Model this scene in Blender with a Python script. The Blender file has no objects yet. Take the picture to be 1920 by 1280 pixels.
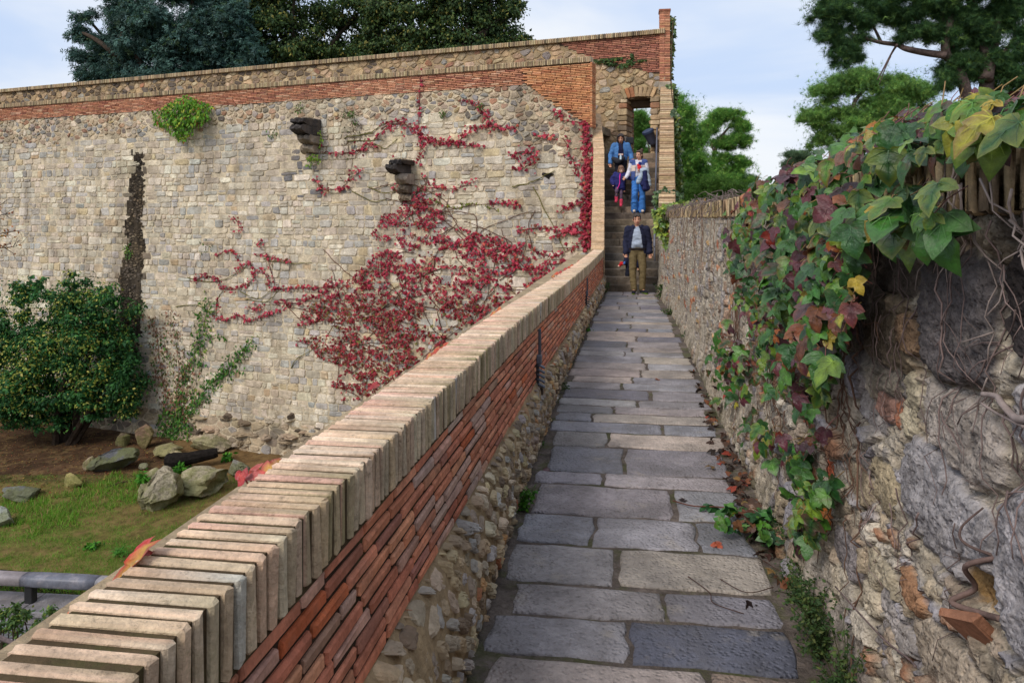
import bpy, bmesh, math, random
import numpy as np
from mathutils import Vector, Matrix

RN = random.Random(11)
NR = np.random.RandomState(11)
S = bpy.context.scene
COL = S.collection

# ------------------------------------------------------------------ camera frame
F = 1460.0; HZ = 409.0; CZ = 1.68; TH = math.radians(8.5)
CAM = np.array([0.0, 0.0, CZ])
RT = np.array([math.cos(TH), math.sin(TH), 0.0])
FW = np.array([-math.sin(TH), math.cos(TH), 0.0])
ZU = np.array([0.0, 0.0, 1.0])

def ray(px, py):
    return FW + (px - 960.0) / F * RT + (HZ - py) / F * ZU
def U(px, py, dep):
    return CAM + dep * ray(px, py)
def on_plane(px, py, p0, n):
    d = ray(px, py)
    return CAM + d * (np.dot(np.asarray(p0) - CAM, n) / np.dot(d, n))
def on_z(px, py, z):
    d = ray(px, py)
    return CAM + d * ((z - CZ) / d[2])
def on_x(px, py, x):
    d = ray(px, py)
    return CAM + d * (x / d[0])

def s2l(r, g=None, b=None):
    if g is None: r, g, b = r
    f = lambda c: (c/255/12.92 if c/255 <= 0.04045 else ((c/255+0.055)/1.055)**2.4)
    return np.array([f(r), f(g), f(b)])

# ------------------------------------------------------------------ numpy noise
def _h(ix, iy, seed):
    a = (ix.astype(np.int64)*374761393 + iy.astype(np.int64)*668265263 + seed*982451653) & 0xffffffff
    a = ((a ^ (a >> 13)) * 1274126177) & 0xffffffff
    a = ((a ^ (a >> 16)) * 2246822519) & 0xffffffff
    return ((a ^ (a >> 15)) & 0xffffff) / float(0xffffff)
def vnoise(x, y, seed=0):
    x = np.asarray(x, float); y = np.asarray(y, float)
    ix = np.floor(x); iy = np.floor(y); fx = x-ix; fy = y-iy
    ux = fx*fx*(3-2*fx); uy = fy*fy*(3-2*fy)
    a = _h(ix, iy, seed); b = _h(ix+1, iy, seed); c = _h(ix, iy+1, seed); d = _h(ix+1, iy+1, seed)
    return (a*(1-ux)+b*ux)*(1-uy)+(c*(1-ux)+d*ux)*uy
def fbm(x, y, seed=0, oct=4):
    x = np.asarray(x, float); y = np.asarray(y, float)
    s = 0; a = .5; t = 0
    for k in range(oct):
        s = s + a*vnoise(x*2**k+k*17.3, y*2**k-k*9.1, seed+k); t += a; a *= .5
    return s/t
from mathutils import noise as _mn
def f1(x, y=0.0, seed=0):
    a = _mn.noise((x, y, seed*7.31+.5)); b = _mn.noise((2*x, 2*y, seed*5.17+9.5))
    return min(1., max(0., .5+.62*(a+.5*b)/1.2))
def vor(x, y, seed=0, jit=.9):
    ix = np.floor(x); iy = np.floor(y)
    d1 = np.full(x.shape, 9.); d2 = np.full(x.shape, 9.); idd = np.zeros(x.shape)
    for dx in (-1, 0, 1):
        for dy in (-1, 0, 1):
            cx = ix+dx; cy = iy+dy
            px = cx+.5+jit*(_h(cx, cy, seed)-.5); py = cy+.5+jit*(_h(cx, cy, seed+7)-.5)
            d = np.hypot(px-x, py-y)
            new = d < d1
            d2 = np.where(new, d1, np.minimum(d2, d))
            idd = np.where(new, _h(cx, cy, seed+13), idd)
            d1 = np.where(new, d, d1)
    return d1, d2, idd
def sstep(a, b, x):
    t = np.clip((x-a)/(b-a), 0, 1); return t*t*(3-2*t)

# ------------------------------------------------------------------ objects
def tag(o, label=None, cat=None, group=None, kind=None):
    if label: o['label'] = label
    if cat: o['category'] = cat
    if group: o['group'] = group
    if kind: o['kind'] = kind
    return o
def empty(name, loc, label=None, cat=None, group=None, rz=0.0):
    o = bpy.data.objects.new(name, None); COL.objects.link(o)
    o.location = Vector([float(c) for c in loc]); o.rotation_euler = (0, 0, rz)
    o.empty_display_size = .1
    tag(o, label, cat, group)
    return o

class MB:
    def __init__(s): s.V = []; s.F = []; s.C = []; s.n = 0
    def add(s, V, F_, c):
        V = np.asarray(V, float); k = len(V)
        c = np.asarray(c, float)
        if c.ndim == 1: c = np.repeat(c[None, :], k, 0)
        s.V.append(V); s.C.append(c)
        if isinstance(F_, np.ndarray): s.F.append(F_+s.n)
        else: s.F.append([tuple(i+s.n for i in f) for f in F_])
        s.n += k
    def build(s, name, mat, parent=None, smooth=False, origin=None, local=False):
        """verts are world coords unless local (then relative to the parent's frame)"""
        V = np.concatenate(s.V) if s.V else np.zeros((0, 3))
        C = np.concatenate(s.C) if s.C else np.zeros((0, 3))
        if origin is None and parent is not None and not local:
            origin = np.array(parent.location)
            V = V-origin; loc = None
        elif origin is not None and parent is None:
            V = V-np.asarray(origin, float); loc = origin
        else: loc = None
        me = bpy.data.meshes.new(name)
        if s.F and all(isinstance(f, np.ndarray) for f in s.F) and len({f.shape[1] for f in s.F}) == 1:
            FF = np.concatenate(s.F)
        else:
            FF = []
            for f in s.F: FF.extend(f.tolist() if isinstance(f, np.ndarray) else f)
        me.from_pydata(V, [], FF)
        at = me.attributes.new('Col', 'FLOAT_COLOR', 'POINT')
        rgba = np.ones((len(V), 4), np.float32); rgba[:, :3] = np.clip(C, 0, 1)
        at.data.foreach_set('color', rgba.ravel())
        if smooth: me.polygons.foreach_set('use_smooth', np.ones(len(me.polygons), bool))
        me.materials.append(mat); me.update()
        o = bpy.data.objects.new(name, me); COL.objects.link(o)
        if parent is not None: o.parent = parent
        if loc is not None: o.location = Vector([float(c) for c in loc])
        return o

def tube(mb, pts, rad, sides=8, col=(.2, .2, .2), cap=True):
    P = np.asarray(pts, float); n = len(P)
    rad = np.broadcast_to(np.asarray(rad, float), (n,))
    T = np.gradient(P, axis=0); T /= np.linalg.norm(T, axis=1)[:, None]+1e-12
    ref = np.array([0, 0, 1.]) if abs(T[0][2]) < .9 else np.array([1., 0, 0])
    V = []
    a = np.linspace(0, 2*np.pi, sides, endpoint=False)
    N = np.cross(T[0], ref); N /= np.linalg.norm(N)
    for i in range(n):
        N = N-T[i]*np.dot(N, T[i]); N /= np.linalg.norm(N)+1e-12
        B = np.cross(T[i], N)
        V.append(P[i]+rad[i]*(np.cos(a)[:, None]*N+np.sin(a)[:, None]*B))
    V = np.concatenate(V); Fs = []
    for i in range(n-1):
        for k in range(sides):
            k2 = (k+1) % sides
            Fs.append((i*sides+k, i*sides+k2, (i+1)*sides+k2, (i+1)*sides+k))
    if cap:
        Fs.append(tuple(range(sides))[::-1]); Fs.append(tuple((n-1)*sides+k for k in range(sides)))
    mb.add(V, Fs, col)

def smooth_path(pts, n=6):
    P = [np.asarray(p, float) for p in pts]
    if len(P) < 3:
        return [P[0]+(P[-1]-P[0])*t for t in np.linspace(0, 1, n+1)]
    out = []
    for i in range(len(P)-1):
        p0 = P[max(i-1, 0)]; p1 = P[i]; p2 = P[i+1]; p3 = P[min(i+2, len(P)-1)]
        for k in range(n):
            t = k/n
            out.append(.5*((2*p1)+(-p0+p2)*t+(2*p0-5*p1+4*p2-p3)*t*t+(-p0+3*p1-3*p2+p3)*t**3))
    out.append(P[-1]); return out

_CB = None
def chamfer_box(hx, hy, hz, b):
    """chamfered box: 24 verts, 26 faces, centred"""
    global _CB
    sg = [(x, y, z) for x in (-1, 1) for y in (-1, 1) for z in (-1, 1)]
    V = []; idx = {}
    for c in sg:
        for ax in range(3):
            v = [c[0]*(hx-b), c[1]*(hy-b), c[2]*(hz-b)]
            v[ax] = c[ax]*(hx, hy, hz)[ax]
            idx[(c, ax)] = len(V); V.append(v)
    if _CB is None:
        Fs = []
        for ax in range(3):
            o = [k for k in range(3) if k != ax]
            for sgn in (-1, 1):
                q = []
                for a, bb in ((-1, -1), (1, -1), (1, 1), (-1, 1)):
                    c = [0, 0, 0]; c[ax] = sgn; c[o[0]] = a; c[o[1]] = bb
                    q.append(idx[(tuple(c), ax)])
                Fs.append(tuple(q))
        for ax in range(3):
            o = [k for k in range(3) if k != ax]
            for a in (-1, 1):
                for bb in (-1, 1):
                    c0 = [0, 0, 0]; c0[o[0]] = a; c0[o[1]] = bb
                    c1 = list(c0); c0[ax] = -1; c1[ax] = 1; c0 = tuple(c0); c1 = tuple(c1)
                    Fs.append((idx[(c0, o[0])], idx[(c1, o[0])], idx[(c1, o[1])], idx[(c0, o[1])]))
        for c in sg: Fs.append((idx[(c, 0)], idx[(c, 1)], idx[(c, 2)]))
        _CB = Fs
    return np.array(V, float), _CB
def cbox(mb, c, h, b, col, mapf=None, jit=0, rot=None):
    V, Fs = chamfer_box(h[0], h[1], h[2], min(b, .45*min(h)))
    if jit: V = V+NR.uniform(-jit, jit, V.shape)
    if rot is not None: V = V@np.asarray(rot).T
    V = V+np.asarray(c, float)
    if mapf: V = mapf(V)
    mb.add(V, Fs, col)

def icos(sub=2):
    bm = bmesh.new(); bmesh.ops.create_icosphere(bm, subdivisions=sub, radius=1)
    V = np.array([v.co[:] for v in bm.verts]); Fs = np.array([[v.index for v in f.verts] for f in bm.faces]); bm.free()
    return V, Fs

# ------------------------------------------------------------------ polygons and stones
def inside(px, py, poly):
    c = False; n = len(poly); j = n-1
    for i in range(n):
        xi, yi = poly[i]; xj, yj = poly[j]
        if (yi > py) != (yj > py) and px < (xj-xi)*(py-yi)/(yj-yi+1e-12)+xi: c = not c
        j = i
    return c
def sample_poly(poly, n, rng=None, dens=None):
    rng = rng or NR
    xs = [p[0] for p in poly]; ys = [p[1] for p in poly]
    out = []; g = 0
    while len(out) < n and g < n*60:
        g += 1
        x = rng.uniform(min(xs), max(xs)); y = rng.uniform(min(ys), max(ys))
        if inside(x, y, poly) and (dens is None or rng.rand() < dens(x, y)): out.append((x, y))
    return np.array(out).reshape(-1, 2)
def voronoi_cells(P, bx, k=16):
    """P (n,2); clipped cells as lists of points"""
    n = len(P); out = []
    for i in range(n):
        d = np.sum((P-P[i])**2, axis=1); nb = np.argpartition(d, min(k, n-1))[:k+1]
        nb = nb[np.argsort(d[nb])]
        poly = [(bx[0], bx[1]), (bx[2], bx[1]), (bx[2], bx[3]), (bx[0], bx[3])]
        px, py = P[i]
        for j in nb:
            if j == i: continue
            qx, qy = P[j]; nx = qx-px; ny = qy-py
            cc = .5*(qx*qx+qy*qy-px*px-py*py)
            new = []; m = len(poly)
            for a in range(m):
                x0, y0 = poly[a]; x1, y1 = poly[(a+1) % m]
                s0 = nx*x0+ny*y0-cc; s1 = nx*x1+ny*y1-cc
                if s0 <= 0: new.append((x0, y0))
                if (s0 < 0) != (s1 < 0):
                    t = s0/(s0-s1); new.append((x0+(x1-x0)*t, y0+(y1-y0)*t))
            poly = new
            if len(poly) < 3: break
        out.append(poly)
    return out
def stone(mb, poly, h, col, mapf, gap=.012, rnd=.25, rough=.25, base=-.03, sub=1):
    """one stone: outline poly in (s,z), bulging out by h"""
    P = np.asarray(poly, float)
    if len(P) < 3: return
    c = P.mean(0)
    size = np.sqrt(np.mean(np.sum((P-c)**2, axis=1)))
    if size < .012: return
    for _ in range(sub+1):                                    # round the corners
        Q = np.roll(P, -1, 0)
        P = np.concatenate([(P*(1-rnd)+Q*rnd)[:, None], (P*rnd+Q*(1-rnd))[:, None]], 1).reshape(-1, 2)
    # merge very near points
    keep = [0]
    for i in range(1, len(P)):
        if np.hypot(*(P[i]-P[keep[-1]])) > size*.13: keep.append(i)
    P = P[keep]; m = len(P)
    if m < 3: return
    sh = max(0., 1-gap/size)
    jit = lambda a: NR.uniform(-a, a, (m, 1))
    R0 = c+(P-c)*sh*(1+jit(.04)); 
    in1 = max(.3, 1-.35*h/size-.05); in2 = in1*.72
    R1 = c+(R0-c)*in1*(1+jit(.04)); R2 = c+(R0-c)*in2
    hh = h*(1+NR.uniform(-rough, rough, (m, 1)))
    tilt = NR.uniform(-.35, .35, 2)*h/size
    e1 = hh*.78+(R1-c)@tilt[:, None]; e2 = h*(1.0+NR.uniform(-rough, rough, (m, 1))*.6)+(R2-c)@tilt[:, None]
    V = np.concatenate([np.hstack([R0, np.full((m, 1), base)]), np.hstack([R1, e1]), np.hstack([R2, e2]), [[c[0], c[1], h*1.02]]])
    Fs = []
    for i in range(m):
        j = (i+1) % m
        Fs += [(i, j, m+j, m+i), (m+i, m+j, 2*m+j, 2*m+i), (2*m+i, 2*m+j, 3*m)]
    mb.add(mapf(V), Fs, col)
def pick(pal, jit=.08):
    """pal: list of (weight,(r,g,b) srgb); returns linear colour with a small change"""
    w = [p[0] for p in pal]; c = s2l(RN.choices(pal, w)[0][1])
    g = 1+RN.uniform(-jit, jit)*2
    return np.clip(c*g*(1+NR.uniform(-jit, jit, 3)*.4), 0, 1)
def coursed(s0, s1, z0, z1, hm, lm, seed=0):
    """squared rubble in wavy courses -> polygons"""
    rows = [z0]
    while rows[-1] < z1-hm*.6: rows.append(rows[-1]+hm*RN.uniform(.72, 1.3))
    rows[-1] = z1
    def wob(s, r): return 0 if r in (0, len(rows)-1) else hm*.55*(f1(s*.55, r*3.1, seed)-.5)+hm*.2*(f1(s*2.2, r*5.7, seed+3)-.5)
    out = []
    for r in range(len(rows)-1):
        s = s0-RN.uniform(0, lm)
        while s < s1:
            L = lm*RN.choice([.55, .7, .85, 1, 1, 1.2, 1.5, 1.9])*RN.uniform(.85, 1.15)
            a, b = s, min(s+L, s1+.2); s += L
            ja, jb = RN.uniform(-.03, .03), RN.uniform(-.03, .03)
            p = [(a+ja, rows[r]+wob(a, r)), ((a+b)/2, rows[r]+wob((a+b)/2, r)), (b+jb, rows[r]+wob(b, r)),
                 (b-jb, rows[r+1]+wob(b, r+1)), ((a+b)/2, rows[r+1]+wob((a+b)/2, r+1)), (a-ja, rows[r+1]+wob(a, r+1))]
            if RN.random() < .13:                               # two thin stones on top of each other
                m1 = tuple((np.array(p[0])+np.array(p[5]))/2); m2 = tuple((np.array(p[2])+np.array(p[3]))/2)
                out += [[p[0], p[1], p[2], m2, m1], [m1, m2, p[3], p[4], p[5]]]
            else: out.append(p)
    return out
def rubble(s0, s1, z0, z1, size, asp=1.4, jit=.85, seed=0):
    """irregular rubble -> voronoi polygons"""
    dx = size*asp; dz = size
    pts = []
    r = 0; z = z0
    while z < z1+dz:
        s = s0-dx+(dx/2 if r % 2 else 0)
        while s < s1+dx:
            if RN.random() < .9: pts.append(((s+dx*RN.uniform(-.5, .5)*jit)/asp, z+dz*RN.uniform(-.5, .5)*jit))
            if RN.random() < .15: pts.append(((s+dx*RN.uniform(.2, .6))/asp, z+dz*RN.uniform(.2, .6)))
            s += dx
        z += dz; r += 1
    P = np.array(pts)
    cells = voronoi_cells(P, ((s0-.05)/asp, z0, (s1+.05)/asp, z1))
    return [[(x*asp, y) for x, y in c] for c in cells if len(c) >= 3]

def bricks(mb, mapf, s0, s1, z0, z1, bl, bh, joint, pal, e=0., proud=.02, test=None, bev=.006, zoff=None):
    r = 0; z = z0
    while z+bh*.6 < z1:
        s = s0-RN.uniform(.2, .8)*bl if r % 2 else s0-RN.uniform(0, .2)*bl
        while s < s1:
            L = bl*RN.uniform(.93, 1.05)
            if RN.random() < .07: L *= .5
            a = max(s, s0); b = min(s+L, s1)
            if b-a > .03 and (test is None or test((a+b)/2, z+bh/2)):
                pr = proud+RN.uniform(-.004, .004)
                dz = zoff((a+b)/2) if zoff else 0
                cbox(mb, ((a+b)/2, z+bh/2+dz, e+pr-.03), ((b-a)/2, bh/2*RN.uniform(.92, 1.04), .03), bev, pick(pal, .1), mapf, jit=.0015)
            s += L+joint
        z += bh+joint; r += 1
def sheet(mb, mapf, s0, s1, z0, z1, e, col, ns=40, nz=20, amp=0., test=None, sc=3., seed=5):
    s = np.linspace(s0, s1, ns+1); z = np.linspace(z0, z1, nz+1)
    SS, ZZ = np.meshgrid(s, z)
    E = e+amp*(fbm(SS*sc, ZZ*sc, seed)-.5)
    V = np.stack([SS.ravel(), ZZ.ravel(), E.ravel()], 1)
    Fs = []
    for j in range(nz):
        for i in range(ns):
            if test and not test((s[i]+s[i+1])/2, (z[j]+z[j+1])/2): continue
            a = j*(ns+1)+i; Fs.append((a, a+1, a+ns+2, a+ns+1))
    mb.add(mapf(V), Fs, col)

# ------------------------------------------------------------------ leaves
def leaf_lobed(veins=False):
    half = [(.0, .0), (.13, .07), (.34, .08), (.54, -.06), (.70, -.34), (.46, -.42), (.29, -.47), (.35, -.62), (.22, -.86), (.0, -1.06)]
    mid = [(0, .0), (0, -.16), (0, -.3), (0, -.46), (0, -.66), (0, -.86), (0, -1.06)]
    V = [(x, y) for x, y in mid]; nm = len(V)
    out = half[1:-1]
    Rr = list(range(nm, nm+len(out))); V += out
    Ll = list(range(nm+len(out), nm+2*len(out))); V += [(-x, y) for x, y in out]
    link = [(0, 0, 1), (0, 1, 2), (1, 2, 3), (2, 3, 4), (2, 4, 5), (3, 5, 6), (4, 6, 7)]
    Fs = []
    for side, fl in ((Rr, False), (Ll, True)):
        o = side
        T = [(0, o[0], 1), (1, o[0], o[1]), (1, o[1], o[2]), (1, o[2], 2), (2, o[2], o[3]), (2, o[3], o[4]), (2, o[4], 3), (3, o[4], o[5]),
             (3, o[5], 4), (4, o[5], o[6]), (4, o[6], 5), (5, o[6], o[7]), (5, o[7], 6)]
        Fs += [t[::-1] if fl else t for t in T]
    A = np.array([(x, y) for x, y in V]); 
    z = .26*np.abs(A[:, 0])-.52*np.abs(A[:, 0])**2-.17*A[:, 1]**2+.035*np.sin(A[:, 1]*13+np.abs(A[:, 0])*7)
    w = np.array([0.]*nm+[1.]*(len(V)-nm)); w[nm-1] = 1
    P3 = [tuple(p) for p in np.column_stack([A[:, 0], A[:, 1], z])]
    if veins:                                   # raised pale veins: midrib and two pairs of side veins
        zf = lambda x, y: .26*abs(x)-.52*abs(x)**2-.17*y**2+.035*math.sin(y*13+abs(x)*7)+.016
        w = list(w)
        for (x1, y1) in ((0, -1.0), (.62, -.32), (-.62, -.32), (.27, -.72), (-.27, -.72), (.40, -.03), (-.40, -.03)):
            y0 = -.02 if abs(x1) > .3 or x1 == 0 else -.3
            d = np.array([x1, y1-y0]); L_ = np.linalg.norm(d); pn = np.array([-d[1], d[0]])/L_
            b = len(P3)
            for t in (0, .33, .66, 1.):
                wd_ = .014*(1-t*.8)
                for sg in (-1, 1):
                    q = np.array([0, y0])+d*t+pn*sg*wd_; P3.append((q[0], q[1], zf(q[0], q[1]))); w.append(-1.)
            for k in range(3): Fs += [(b+2*k, b+2*k+1, b+2*k+3), (b+2*k, b+2*k+3, b+2*k+2)]
        w = np.array(w)
    return np.array(P3), np.array(Fs), w
def leaf_small():
    V = np.array([(0, 0, 0), (.34, -.05, -.05), (.45, -.42, -.1), (.18, -.55, -.02), (0, -1, -.15), (-.18, -.55, -.02), (-.45, -.42, -.1), (-.34, -.05, -.05), (0, -.4, .06)])
    Fs = np.array([(8, i, i+1) for i in range(0, 7)]+[(8, 7, 0)])
    return V, Fs, np.array([0, 1, 1, 1, 1, 1, 1, 1, 0.])
def leaf_oval(w=.28):
    V = np.array([(0, 0, 0), (w, -.4, -.04), (0, -1, -.12), (-w, -.4, -.04), (0, -.45, .03)])
    Fs = np.array([(4, 0, 1), (4, 1, 2), (4, 2, 3), (4, 3, 0)])
    return V, Fs, np.array([0, 1, 1, 1, 0.])
def leaf_quad(w=.3):
    V = np.array([(0, 0, 0), (w, -.45, 0), (0, -1, -.05), (-w, -.45, 0)])
    return V, np.array([(0, 1, 2), (0, 2, 3)]), np.array([0, .5, 1, .5])
def tuft_needles(n=9, w=.035, seed=1, spread=1.25):
    r = np.random.RandomState(seed); V = []; Fs = []
    for i in range(n):
        a = 2*np.pi*i/n+r.uniform(-.4, .4); t = r.uniform(.25, 1.1)*spread
        d = np.array([math.cos(a)*math.sin(t), -math.cos(t), math.sin(a)*math.sin(t)])*r.uniform(.7, 1.1)
        b = np.cross(d, [0.3, .5, .8]); b /= np.linalg.norm(b)
        k = len(V); V += [b*w, -b*w, d]; Fs.append((k, k+1, k+2))
    return np.array(V), np.array(Fs), np.array([0, 0, 1.]*n)
def spray(n=7, w=.08, seed=2, twist=.35):
    """a flat-ish conifer or leafy spray along -y"""
    r = np.random.RandomState(seed); V = []; Fs = []
    for i in range(n):
        y = -i/n*.8; sd = 1 if i % 2 else -1
        d = np.array([sd*.5*(1-.5*i/n), -.32, r.uniform(-twist, twist)])*r.uniform(.7, 1.1)
        o = np.array([0, y, -.15*y*y]); p = np.array([d[1], -d[0], r.uniform(-.3, .3)]); p = p/np.linalg.norm(p)*w
        k = len(V); V += [o, o+d*.5+p, o+d, o+d*.5-p]; Fs += [(k, k+1, k+2), (k, k+2, k+3)]
    return np.array(V), np.array(Fs), np.array([0, .5, 1, .5]*n)
def unit(A):
    return A/(np.linalg.norm(A, axis=-1, keepdims=True)+1e-12)
def leaf_cloud(mb, C, N, T, size, tmpl, col, col2=None, zvar=(.4, 1.6)):
    V0, F0, w = tmpl; n = len(C)
    if n == 0: return
    N = unit(np.asarray(N, float)); T = np.asarray(T, float)
    T = unit(T-N*np.sum(N*T, axis=1, keepdims=True)); B = np.cross(T, N)
    size = np.broadcast_to(np.asarray(size, float), (n,))
    zs = NR.uniform(zvar[0], zvar[1], n); k = len(V0)
    xs = NR.uniform(.8, 1.15, n)
    V = (C[:, None, :]+size[:, None, None]*(V0[None, :, 0:1]*xs[:, None, None]*B[:, None, :]-V0[None, :, 1:2]*T[:, None, :]+V0[None, :, 2:3]*zs[:, None, None]*N[:, None, :])).reshape(-1, 3)
    Fs = (F0[None]+(np.arange(n)*k)[:, None, None]).reshape(-1, F0.shape[1])
    col = np.asarray(col, float)
    if col.ndim == 1: col = np.repeat(col[None], n, 0)
    if col2 is None: cc = np.repeat(col[:, None], k, 1)
    else:
        wp = np.clip(w, 0, 1); cc = col[:, None]*(1-wp[None, :, None])+np.asarray(col2)[:, None]*wp[None, :, None]
        cc = np.where((w < 0)[None, :, None], col[:, None]*1.15+np.array([.022, .026, .012])[None, None], cc)
    mb.add(V, Fs, cc.reshape(-1, 3))
def pal_pick(pal, n, jit=.15):
    w = np.array([p[0] for p in pal], float); w /= w.sum()
    A = np.array([s2l(p[1]) for p in pal])
    c = A[NR.choice(len(pal), n, p=w)]
    return np.clip(c*(1+NR.uniform(-jit, jit, (n, 1)))*(1+NR.uniform(-jit, jit, (n, 3))*.4), 0, 1)
def randdir(n):
    return unit(NR.normal(size=(n, 3)))

# ------------------------------------------------------------------ materials
def nd(nt, t, **kw):
    n = nt.nodes.new(t)
    for k, v in kw.items(): setattr(n, k, v)
    return n
def M(name, rough=.85, var=.25, vs=6., bump=.3, bs=40., bd=.01, spec=.3, trans=0., dirt=None, ds=1.5, dlo=.55, dhi=.75, detail=8, rvar=0., pits=0., ps=60., metal=0., tcol=None, fine=0.0):
    m = bpy.data.materials.new(name); m.use_nodes = True; nt = m.node_tree; L = nt.links
    P = nt.nodes['Principled BSDF']; out = nt.nodes['Material Output']
    tc = nd(nt, 'ShaderNodeTexCoord'); at = nd(nt, 'ShaderNodeAttribute', attribute_name='Col')
    nz = nd(nt, 'ShaderNodeTexNoise'); nz.inputs['Scale'].default_value = vs; nz.inputs['Detail'].default_value = detail; nz.inputs['Roughness'].default_value = .62
    L.new(tc.outputs['Object'], nz.inputs['Vector'])
    mr = nd(nt, 'ShaderNodeMapRange'); L.new(nz.outputs[0], mr.inputs[0])
    mr.inputs[1].default_value = .36; mr.inputs[2].default_value = .64; mr.inputs[3].default_value = 1-var; mr.inputs[4].default_value = 1+var
    vm = nd(nt, 'ShaderNodeVectorMath', operation='SCALE'); L.new(at.outputs['Color'], vm.inputs[0]); L.new(mr.outputs[0], vm.inputs['Scale'])
    c = vm.outputs[0]
    if fine:
        nf = nd(nt, 'ShaderNodeTexNoise'); nf.inputs['Scale'].default_value = vs*7; nf.inputs['Detail'].default_value = 6; nf.inputs['Roughness'].default_value = .7
        L.new(tc.outputs['Object'], nf.inputs['Vector'])
        mf = nd(nt, 'ShaderNodeMapRange'); L.new(nf.outputs[0], mf.inputs[0]); mf.inputs[1].default_value = .36; mf.inputs[2].default_value = .64
        mf.inputs[3].default_value = 1-fine; mf.inputs[4].default_value = 1+fine
        v2 = nd(nt, 'ShaderNodeVectorMath', operation='SCALE'); L.new(c, v2.inputs[0]); L.new(mf.outputs[0], v2.inputs['Scale']); c = v2.outputs[0]
    for i, d in enumerate(dirt or []):
        dc, sc, lo, hi, amt = d[:5]
        n2 = nd(nt, 'ShaderNodeTexNoise'); n2.inputs['Scale'].default_value = sc; n2.inputs['Detail'].default_value = 9; n2.inputs['Roughness'].default_value = .7
        mp = nd(nt, 'ShaderNodeMapping'); mp.inputs['Location'].default_value = (3.1*i+1, 7.7*i, 2.3*i); mp.inputs['Scale'].default_value = d[5] if len(d) > 5 else (1, 1, 1)
        L.new(tc.outputs['Object'], mp.inputs['Vector']); L.new(mp.outputs[0], n2.inputs['Vector'])
        r2 = nd(nt, 'ShaderNodeMapRange', interpolation_type='SMOOTHSTEP'); L.new(n2.outputs[0], r2.inputs[0])
        r2.inputs[1].default_value = lo-.05; r2.inputs[2].default_value = hi-.07; r2.inputs[3].default_value = 0; r2.inputs[4].default_value = amt
        mx = nd(nt, 'ShaderNodeMix', data_type='RGBA'); L.new(r2.outputs[0], mx.inputs[0]); L.new(c, mx.inputs[6])
        mx.inputs[7].default_value = (*s2l(dc), 1); c = mx.outputs[2]
    L.new(c, P.inputs['Base Color'])
    P.inputs['Roughness'].default_value = rough; P.inputs['Specular IOR Level'].default_value = spec; P.inputs['Metallic'].default_value = metal
    if rvar:
        r3 = nd(nt, 'ShaderNodeMapRange'); L.new(nz.outputs[0], r3.inputs[0]); r3.inputs[1].default_value = .3; r3.inputs[2].default_value = .7
        r3.inputs[3].default_value = rough-rvar; r3.inputs[4].default_value = min(1, rough+rvar); L.new(r3.outputs[0], P.inputs['Roughness'])
    if bump:
        nb = nd(nt, 'ShaderNodeTexNoise'); nb.inputs['Scale'].default_value = bs; nb.inputs['Detail'].default_value = 8; nb.inputs['Roughness'].default_value = .65
        L.new(tc.outputs['Object'], nb.inputs['Vector']); hsrc = nb.outputs[0]
        if pits:
            vo = nd(nt, 'ShaderNodeTexVoronoi'); vo.inputs['Scale'].default_value = ps; L.new(tc.outputs['Object'], vo.inputs['Vector'])
            rp = nd(nt, 'ShaderNodeMapRange'); L.new(vo.outputs['Distance'], rp.inputs[0]); rp.inputs[1].default_value = 0; rp.inputs[2].default_value = .5
            rp.inputs[3].default_value = -pits; rp.inputs[4].default_value = 0
            ad = nd(nt, 'ShaderNodeMath', operation='ADD'); L.new(nb.outputs[0], ad.inputs[0]); L.new(rp.outputs[0], ad.inputs[1]); hsrc = ad.outputs[0]
        bp = nd(nt, 'ShaderNodeBump'); bp.inputs['Strength'].default_value = bump; bp.inputs['Distance'].default_value = bd
        L.new(hsrc, bp.inputs['Height']); L.new(bp.outputs[0], P.inputs['Normal'])
    if trans:
        tr = nd(nt, 'ShaderNodeBsdfTranslucent'); L.new(c, tr.inputs['Color'])
        ms = nd(nt, 'ShaderNodeMixShader'); ms.inputs[0].default_value = trans
        L.new(P.outputs[0], ms.inputs[1]); L.new(tr.outputs[0], ms.inputs[2]); L.new(ms.outputs[0], out.inputs['Surface'])
    return m

DK = (38, 34, 30)
m_stone = M('pale rubble stone', .9, .22, 5, .5, 22, .03, .2, dirt=[((112, 100, 86), 1.5, .52, .72, .42, (1, 1, .16)), ((150, 128, 98), .5, .5, .7, .3), ((120, 112, 108), 1.1, .50, .72, .35), (DK, 2.5, .66, .8, .45)], fine=.16)
m_mortar = M('lime mortar', .95, .22, 3, .7, 18, .05, .1, dirt=[((112, 100, 86), 1.5, .52, .72, .42, (1, 1, .16)), ((92, 80, 64), 1.6, .5, .75, .5)], fine=.2)
m_brick = M('old brick', .85, .24, 9, .7, 50, .01, .25, dirt=[((150, 120, 105), 2.2, .58, .75, .35), ((60, 48, 42), 5, .64, .8, .4)], fine=.12)
m_coping = M('buff coping brick', .85, .2, 11, 1.0, 60, .012, .2, dirt=[((178, 152, 128), 6, .52, .7, .4), ((130, 120, 84), 10, .62, .74, .35), ((92, 78, 62), 26, .64, .74, .45)], fine=.14)
m_joint = M('dirty joint mortar', .95, .3, 8, .7, 40, .02, .1, dirt=[((70, 74, 40), 4, .55, .7, .5)])
m_slab = M('worn paving slab', .54, .28, 3.5, .7, 52, .016, .5, rvar=.18, pits=.9, ps=46, dirt=[((96, 92, 92), 2.3, .5, .7, .45), ((172, 160, 144), 5, .6, .75, .35), ((60, 54, 48), 13, .64, .78, .5)], fine=.14)
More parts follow.
